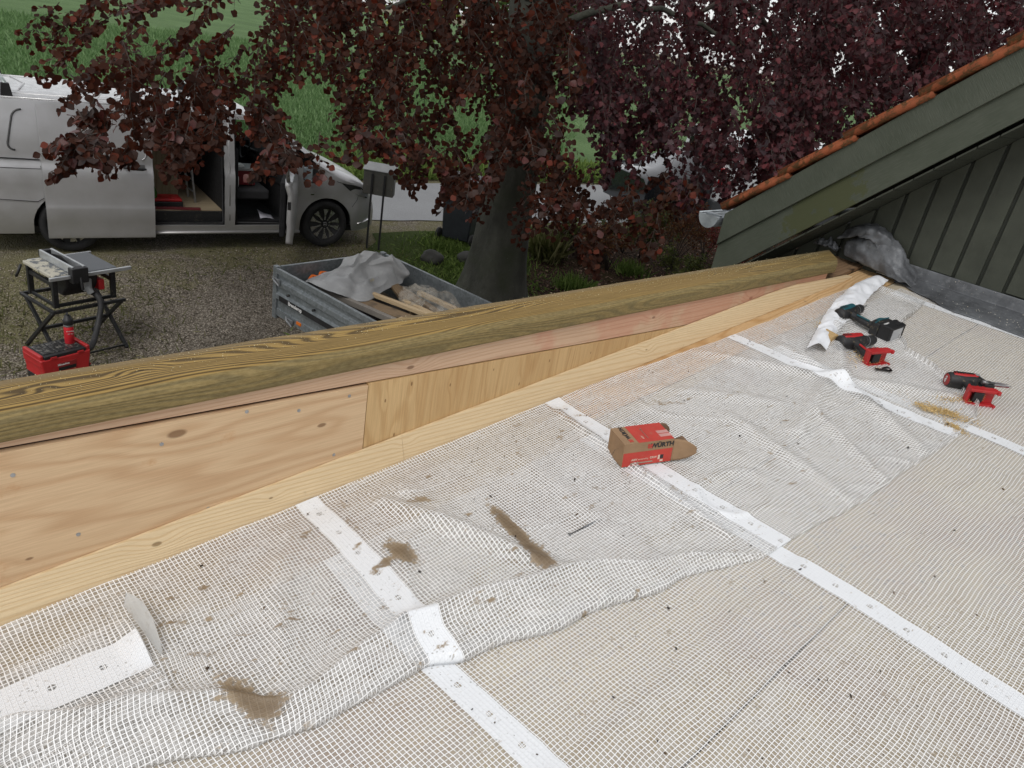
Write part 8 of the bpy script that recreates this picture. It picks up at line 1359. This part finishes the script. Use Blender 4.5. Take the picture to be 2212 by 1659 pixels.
pos, dirs, scs, tubes = spray_leaves(S1, .061, .037, 8, .0048, rg); M1 = leaf_mats(pos, dirs, scs, rg, .45)
# the 300 leaves that show largest are parts of their own
sz = [-(s_/max(.1, (p-camv).length)) for p, s_ in zip(pos, scs)]
order = np.argsort(sz)[:300]; oset = set(int(i) for i in order)
V0, F0 = BEECH; lme = bpy.data.meshes.new('leaf'); lme.from_pydata([tuple(v) for v in V0], [], F0); lme.materials.append(LEAFM); lme.update()
LEAF1 = plain('leaf_dark', (.020, .009, .0065), .5, var=.3, spec=.25); LEAF2 = plain('leaf_red', (.060, .013, .010), .45, var=.3, spec=.3); LEAF3 = plain('leaf_brown', (.034, .014, .009), .5, var=.3, spec=.25)
lms = []
for mt in (LEAF1, LEAF2, LEAF3):
    q = lme.copy(); q.materials.clear(); q.materials.append(mt); lms.append(q)
for n_, i in enumerate(order):
    A, T_ = M1[int(i)]; o = bpy.data.objects.new('leaf', lms[(n_*7) % 3]); COL.objects.link(o)
    o.parent = beech; o.matrix_local = Matrix.Translation(Vector(T_)-beech.location) @ Matrix(A.tolist()).to_4x4()
leaves_obj('foliage', [q for i, q in enumerate(M1) if i not in oset], BEECH, LEAFM, beech)
tubes_obj('twigs', tubes, beech, TWG)
# crown above the frame: it shades the drive as the real crown does
def cloud(n, c, r, seed, hole=None):
    g = np.random.default_rng(seed); out = []
    while len(out) < n*6:
        p = g.uniform(-1, 1, 3)
        if not .35 < np.linalg.norm(p) < 1: continue
        q = np.array(c)+p*np.array(r)
        if hole and hole(q): continue
        d = g.normal(0, 1, 3); d[2] = -.4; d /= np.linalg.norm(d); e = q+d*.8; out += list(np.round(np.r_[q, e]*100))
    return out
def inview(q):
    v = Vector(q)-camv; d = v.dot(_f)
    if d <= 0: return False
    return abs(v.dot(_rr)/d) < .72 and abs(v.dot(_ur)/d) < .53
pc_, dc_, sc2, tb2 = spray_leaves(cloud(250, (-7.2, 5.6, 6.8), (4.6, 5.6, 2.4), 5, inview), .14, .12, 4, .008, rg)
leaves_obj('upper_foliage', leaf_mats(pc_, dc_, sc2, rg, .1), BEECH, LEAFM, beech)
# purple-leaved tree to the right
ptree = thing('purple_leaved_tree', 'dense purple-leaved tree with pale twigs and hanging seeds behind the gable roof', 'tree', (-6.6, 13.2, 0))
P2(MB().tube([(-6.6, 13.2, -.05), (-6.55, 13.15, 1.5), (-6.5, 13.2, 4), (-6.3, 13.0, 7.5)], [.30, .24, .2, .1], 14).build('trunk', BARK, smooth=True), ptree)
for L in [((-6.5, 13.2, 3), (-5.6, 11.8, 4.2), (-5.0, 10.2, 4.6), (-4.6, 8.6, 4.2)), ((-6.5, 13.2, 3.6), (-5.0, 12.2, 4.9), (-3.6, 11.2, 5.4), (-2.6, 10.0, 5.3)), ((-6.5, 13.2, 2.8), (-6.6, 11.6, 3.8), (-6.2, 9.8, 4.1), (-5.8, 8.4, 3.8)), ((-6.5, 13.2, 4.2), (-5.9, 11.4, 5.6), (-4.8, 9.6, 6.0), (-3.9, 8.0, 5.8))]:
    P2(MB().tube([tuple(catmull(L, t)) for t in np.linspace(0, 1, 14)], [.08*(1-.7*i/13) for i in range(14)], 8).build('branch', TWG, smooth=True), ptree)
pos2, dirs2, scs2, tubes2 = spray_leaves(S2, .064, .042, 7, .0048, rg); M2 = leaf_mats(pos2, dirs2, scs2, rg, .6)
sz2 = np.argsort([-(s_/max(.1, (p-camv).length)) for p, s_ in zip(pos2, scs2)])[:280]; o2 = set(int(i) for i in sz2)
V0, F0 = MAPLE; pm = bpy.data.meshes.new('leaf'); pm.from_pydata([tuple(v) for v in V0], [], F0); pm.update(); pms = []
for mt in (plain('purple_dark', (.022, .009, .012), .45, var=.3, spec=.3), plain('purple_mid', (.045, .016, .020), .42, var=.3, spec=.3)):
    q = pm.copy(); q.materials.append(mt); pms.append(q)
for n_, i in enumerate(sz2):
    A, T_ = M2[int(i)]; o = bpy.data.objects.new('leaf', pms[n_ % 2]); COL.objects.link(o); o.parent = ptree; o.matrix_local = Matrix.Translation(Vector(T_)-ptree.location) @ Matrix(A.tolist()).to_4x4()
leaves_obj('foliage', [q for i, q in enumerate(M2) if i not in o2], MAPLE, LEAFP, ptree)
tubes_obj('twigs', tubes2, ptree, plain('pale_twig', (.055, .042, .036), .8))
sp_ = np.array([tuple(p+Vector((0, 0, -.03))) for p in pos2[::5]]); o = scatter('seed_husks', sp_, OCT_V, OCT_F, np.full(len(sp_), .011), island('seed_husks', [(0, (.12, .05, .03)), (1, (.26, .13, .08))], .7)); P2(o, ptree)
pc_, dc_, sc2, tb2 = spray_leaves(cloud(170, (-5.4, 11.5, 6.6), (4.6, 4.4, 2.6), 8, inview), .16, .13, 4, .008, rg)
leaves_obj('upper_foliage', leaf_mats(pc_, dc_, sc2, rg, .1), MAPLE, LEAFP, ptree)
# distant trees beyond the field
def leafball(name, label, x, y, z0, h, r, n, mat, tag_cat='tree', ls=.3, seed=0, grp=None, trunk=True):
    t = thing(name, label, tag_cat, (x, y, z0), 0, grp); g = np.random.default_rng(seed); V = []
    cl = [(g.normal(0, .45, 3)*np.array([r, r, h*.30])+np.array([0, 0, h*.58])) for _ in range(22)]
    P = np.concatenate([c_+g.normal(0, 1, (n//22, 3))*np.array([r, r, h*.42])*.24 for c_ in cl]); P = P[P[:, 2] > h*.08]
    o = scatter('crown', P, [(-.5, 0, 0), (0, .35, .1), (.5, 0, 0), (0, -.35, .1)], [(0, 1, 2, 3)], g.uniform(.5, 1.1, len(P))*ls, mat, tilt=.9, kind=None); o.parent = t
    if trunk: MB().tube([(0, 0, -.1), (.1, 0, h*.3), (0, .1, h*.7)], [r*.09, r*.07, r*.03], 8).build('trunk', BARK, t, smooth=True)
    return t
YG = island('yellow_green_leaf', [(0, (.08, .14, .02)), (1, (.32, .38, .07)), (.5, (.18, .25, .04))], .6, .35, .2, (.3, .4, .05)); DG = island('dark_green_leaf', [(0, (.018, .035, .01)), (1, (.08, .12, .03)), (.5, (.04, .065, .018))], .6, .2, .2, (.1, .15, .03))
leafball('field_tree', 'bright yellow-green tree across the road seen between beech leaves left of the trunk', -35.5, 27.3, 0, 8.0, 1.5, 7000, YG, seed=1, trunk=False)
for i, (x, y, h, r, s) in enumerate([(-52, 44, 9, 4.5, 3), (-40, 41, 8, 4.2, 4)]):
    leafball('field_tree', ('dark green tree at the far edge of the field, left of the beech trunk', 'dark green tree beyond the field, behind the beech trunk')[i], x, y, 0, h, r, 4200, DG, seed=s, ls=.5, grp='dark trees beyond the field')
# shrubs and grasses in the bed
def shrub(x, y, h, r, n, mat, label, seed, ls=.05, stems=9, cat='shrub', name='shrub'):
    t = thing(name, label, cat, (x, y, 0)); g = np.random.default_rng(seed); m = MB(); P = []
    for k in range(stems):
        a = g.uniform(0, 6.28); q = g.uniform(.3, 1); e = Vector((math.cos(a)*r*q, math.sin(a)*r*q, h*g.uniform(.6, 1)))
        ln = [Vector((0, 0, 0)), Vector((e.x*.3, e.y*.3, e.z*.45)), e]; m.tube(ln, [.012, .008, .003], 5)
        for b in range(7):
            s = g.uniform(.35, 1); p = ln[1].lerp(e, s); f_ = p+Vector(tuple(g.normal(0, r*.22, 3))); m.tube([p, f_], [.004, .0015], 4)
            for c_ in range(n//(stems*7)): P.append(p.lerp(f_, g.uniform(0, 1.1))+Vector(tuple(g.normal(0, .03, 3))))
    m.build('stems', TWG, t, smooth=True)['kind'] = 'stuff'
    o = scatter('foliage', np.array([tuple(p) for p in P]), [(-.5, 0, 0), (0, .3, .1), (.5, 0, 0), (0, -.3, .1)], [(0, 1, 2, 3)], g.uniform(.6, 1.2, len(P))*ls, mat, tilt=.9); o.parent = t
BG = island('bronze_leaf', [(0, (.05, .022, .012)), (1, (.16, .10, .035)), (.5, (.085, .05, .02))], .6, .3); OG = island('olive_leaf', [(0, (.035, .045, .012)), (1, (.15, .16, .045)), (.5, (.075, .085, .025))], .6, .3, .2, (.15, .2, .05)); RG2 = island('red_leaf', [(0, (.08, .015, .015)), (1, (.25, .05, .05))], .6, .3)
shrub(-6.85, 10.9, 1.25, .55, 2600, BG, 'thin-stemmed bronze-leaved shrub in front of the white van', 1, .045, 12)
shrub(-8.05, 9.5, .7, .3, 900, OG, 'small olive shrub right of the beech trunk beside the road', 2, .05)
shrub(-7.6, 11.0, .9, .6, 1800, OG, 'olive green shrub behind the planting bed, middle', 3, .05); shrub(-8.6, 12.6, .7, .5, 1200, OG, 'low olive shrub at the road edge behind the bed', 4, .05)
shrub(-6.4, 11.9, .9, .5, 1500, RG2, 'reddish shrub between the gutter end and the dark car', 5, .045); shrub(-5.4, 11.2, 1.0, .6, 1500, BG, 'bronze shrub beside the gutter end', 6, .05)
shrub(-7.25, 9.7, .75, .55, 1700, BG, 'wide bronze shrub right of the beech trunk under the hanging leaves', 7, .05)
shrub(-7.9, 10.9, .8, .6, 1700, OG, 'olive bush at the road, just right of the tall dry grass', 8, .05)
shrub(-6.1, 10.1, .7, .5, 1500, OG, 'olive bush in front of the thin-stemmed bronze shrub', 9, .05)
shrub(-7.1, 12.3, .8, .6, 1600, BG, 'bronze bush before the dark car', 10, .05)
def tuft(x, y, h, n, mat, label, seed, sp=.12):
    t = thing('grass_tuft', label, 'grass', (x, y, 0)); g = np.random.default_rng(seed); P = np.c_[g.normal(0, sp, (n, 2)), np.zeros(n)]
    o = scatter('blades', P, BL_V, BL_F, np.c_[g.uniform(.15, .25, n), g.uniform(.4, 1, n)*h, g.uniform(.6, 1.1, n)*h], mat, tilt=.35); o.parent = t
tuft(-8.0, 9.05, .5, 420, GD_M, 'tall dry grass tuft right of the trunk at the road', 1); tuft(-6.75, 8.35, .26, 260, GR_M, 'green grass tuft in the bed right of the trunk foot', 2); tuft(-7.85, 9.9, .35, 260, island('dark_stems', [(0, (.02, .012, .012)), (1, (.09, .05, .04))], .7), 'dark withered plant tuft behind the tall dry grass', 3)
tuft(-7.0, 10.0, .25, 200, GR_M, 'small thin grass tuft in the leaf litter', 5); tuft(-8.9, 7.6, .18, 260, GR_M, 'short grass tuft near the boulder in the lawn', 6)
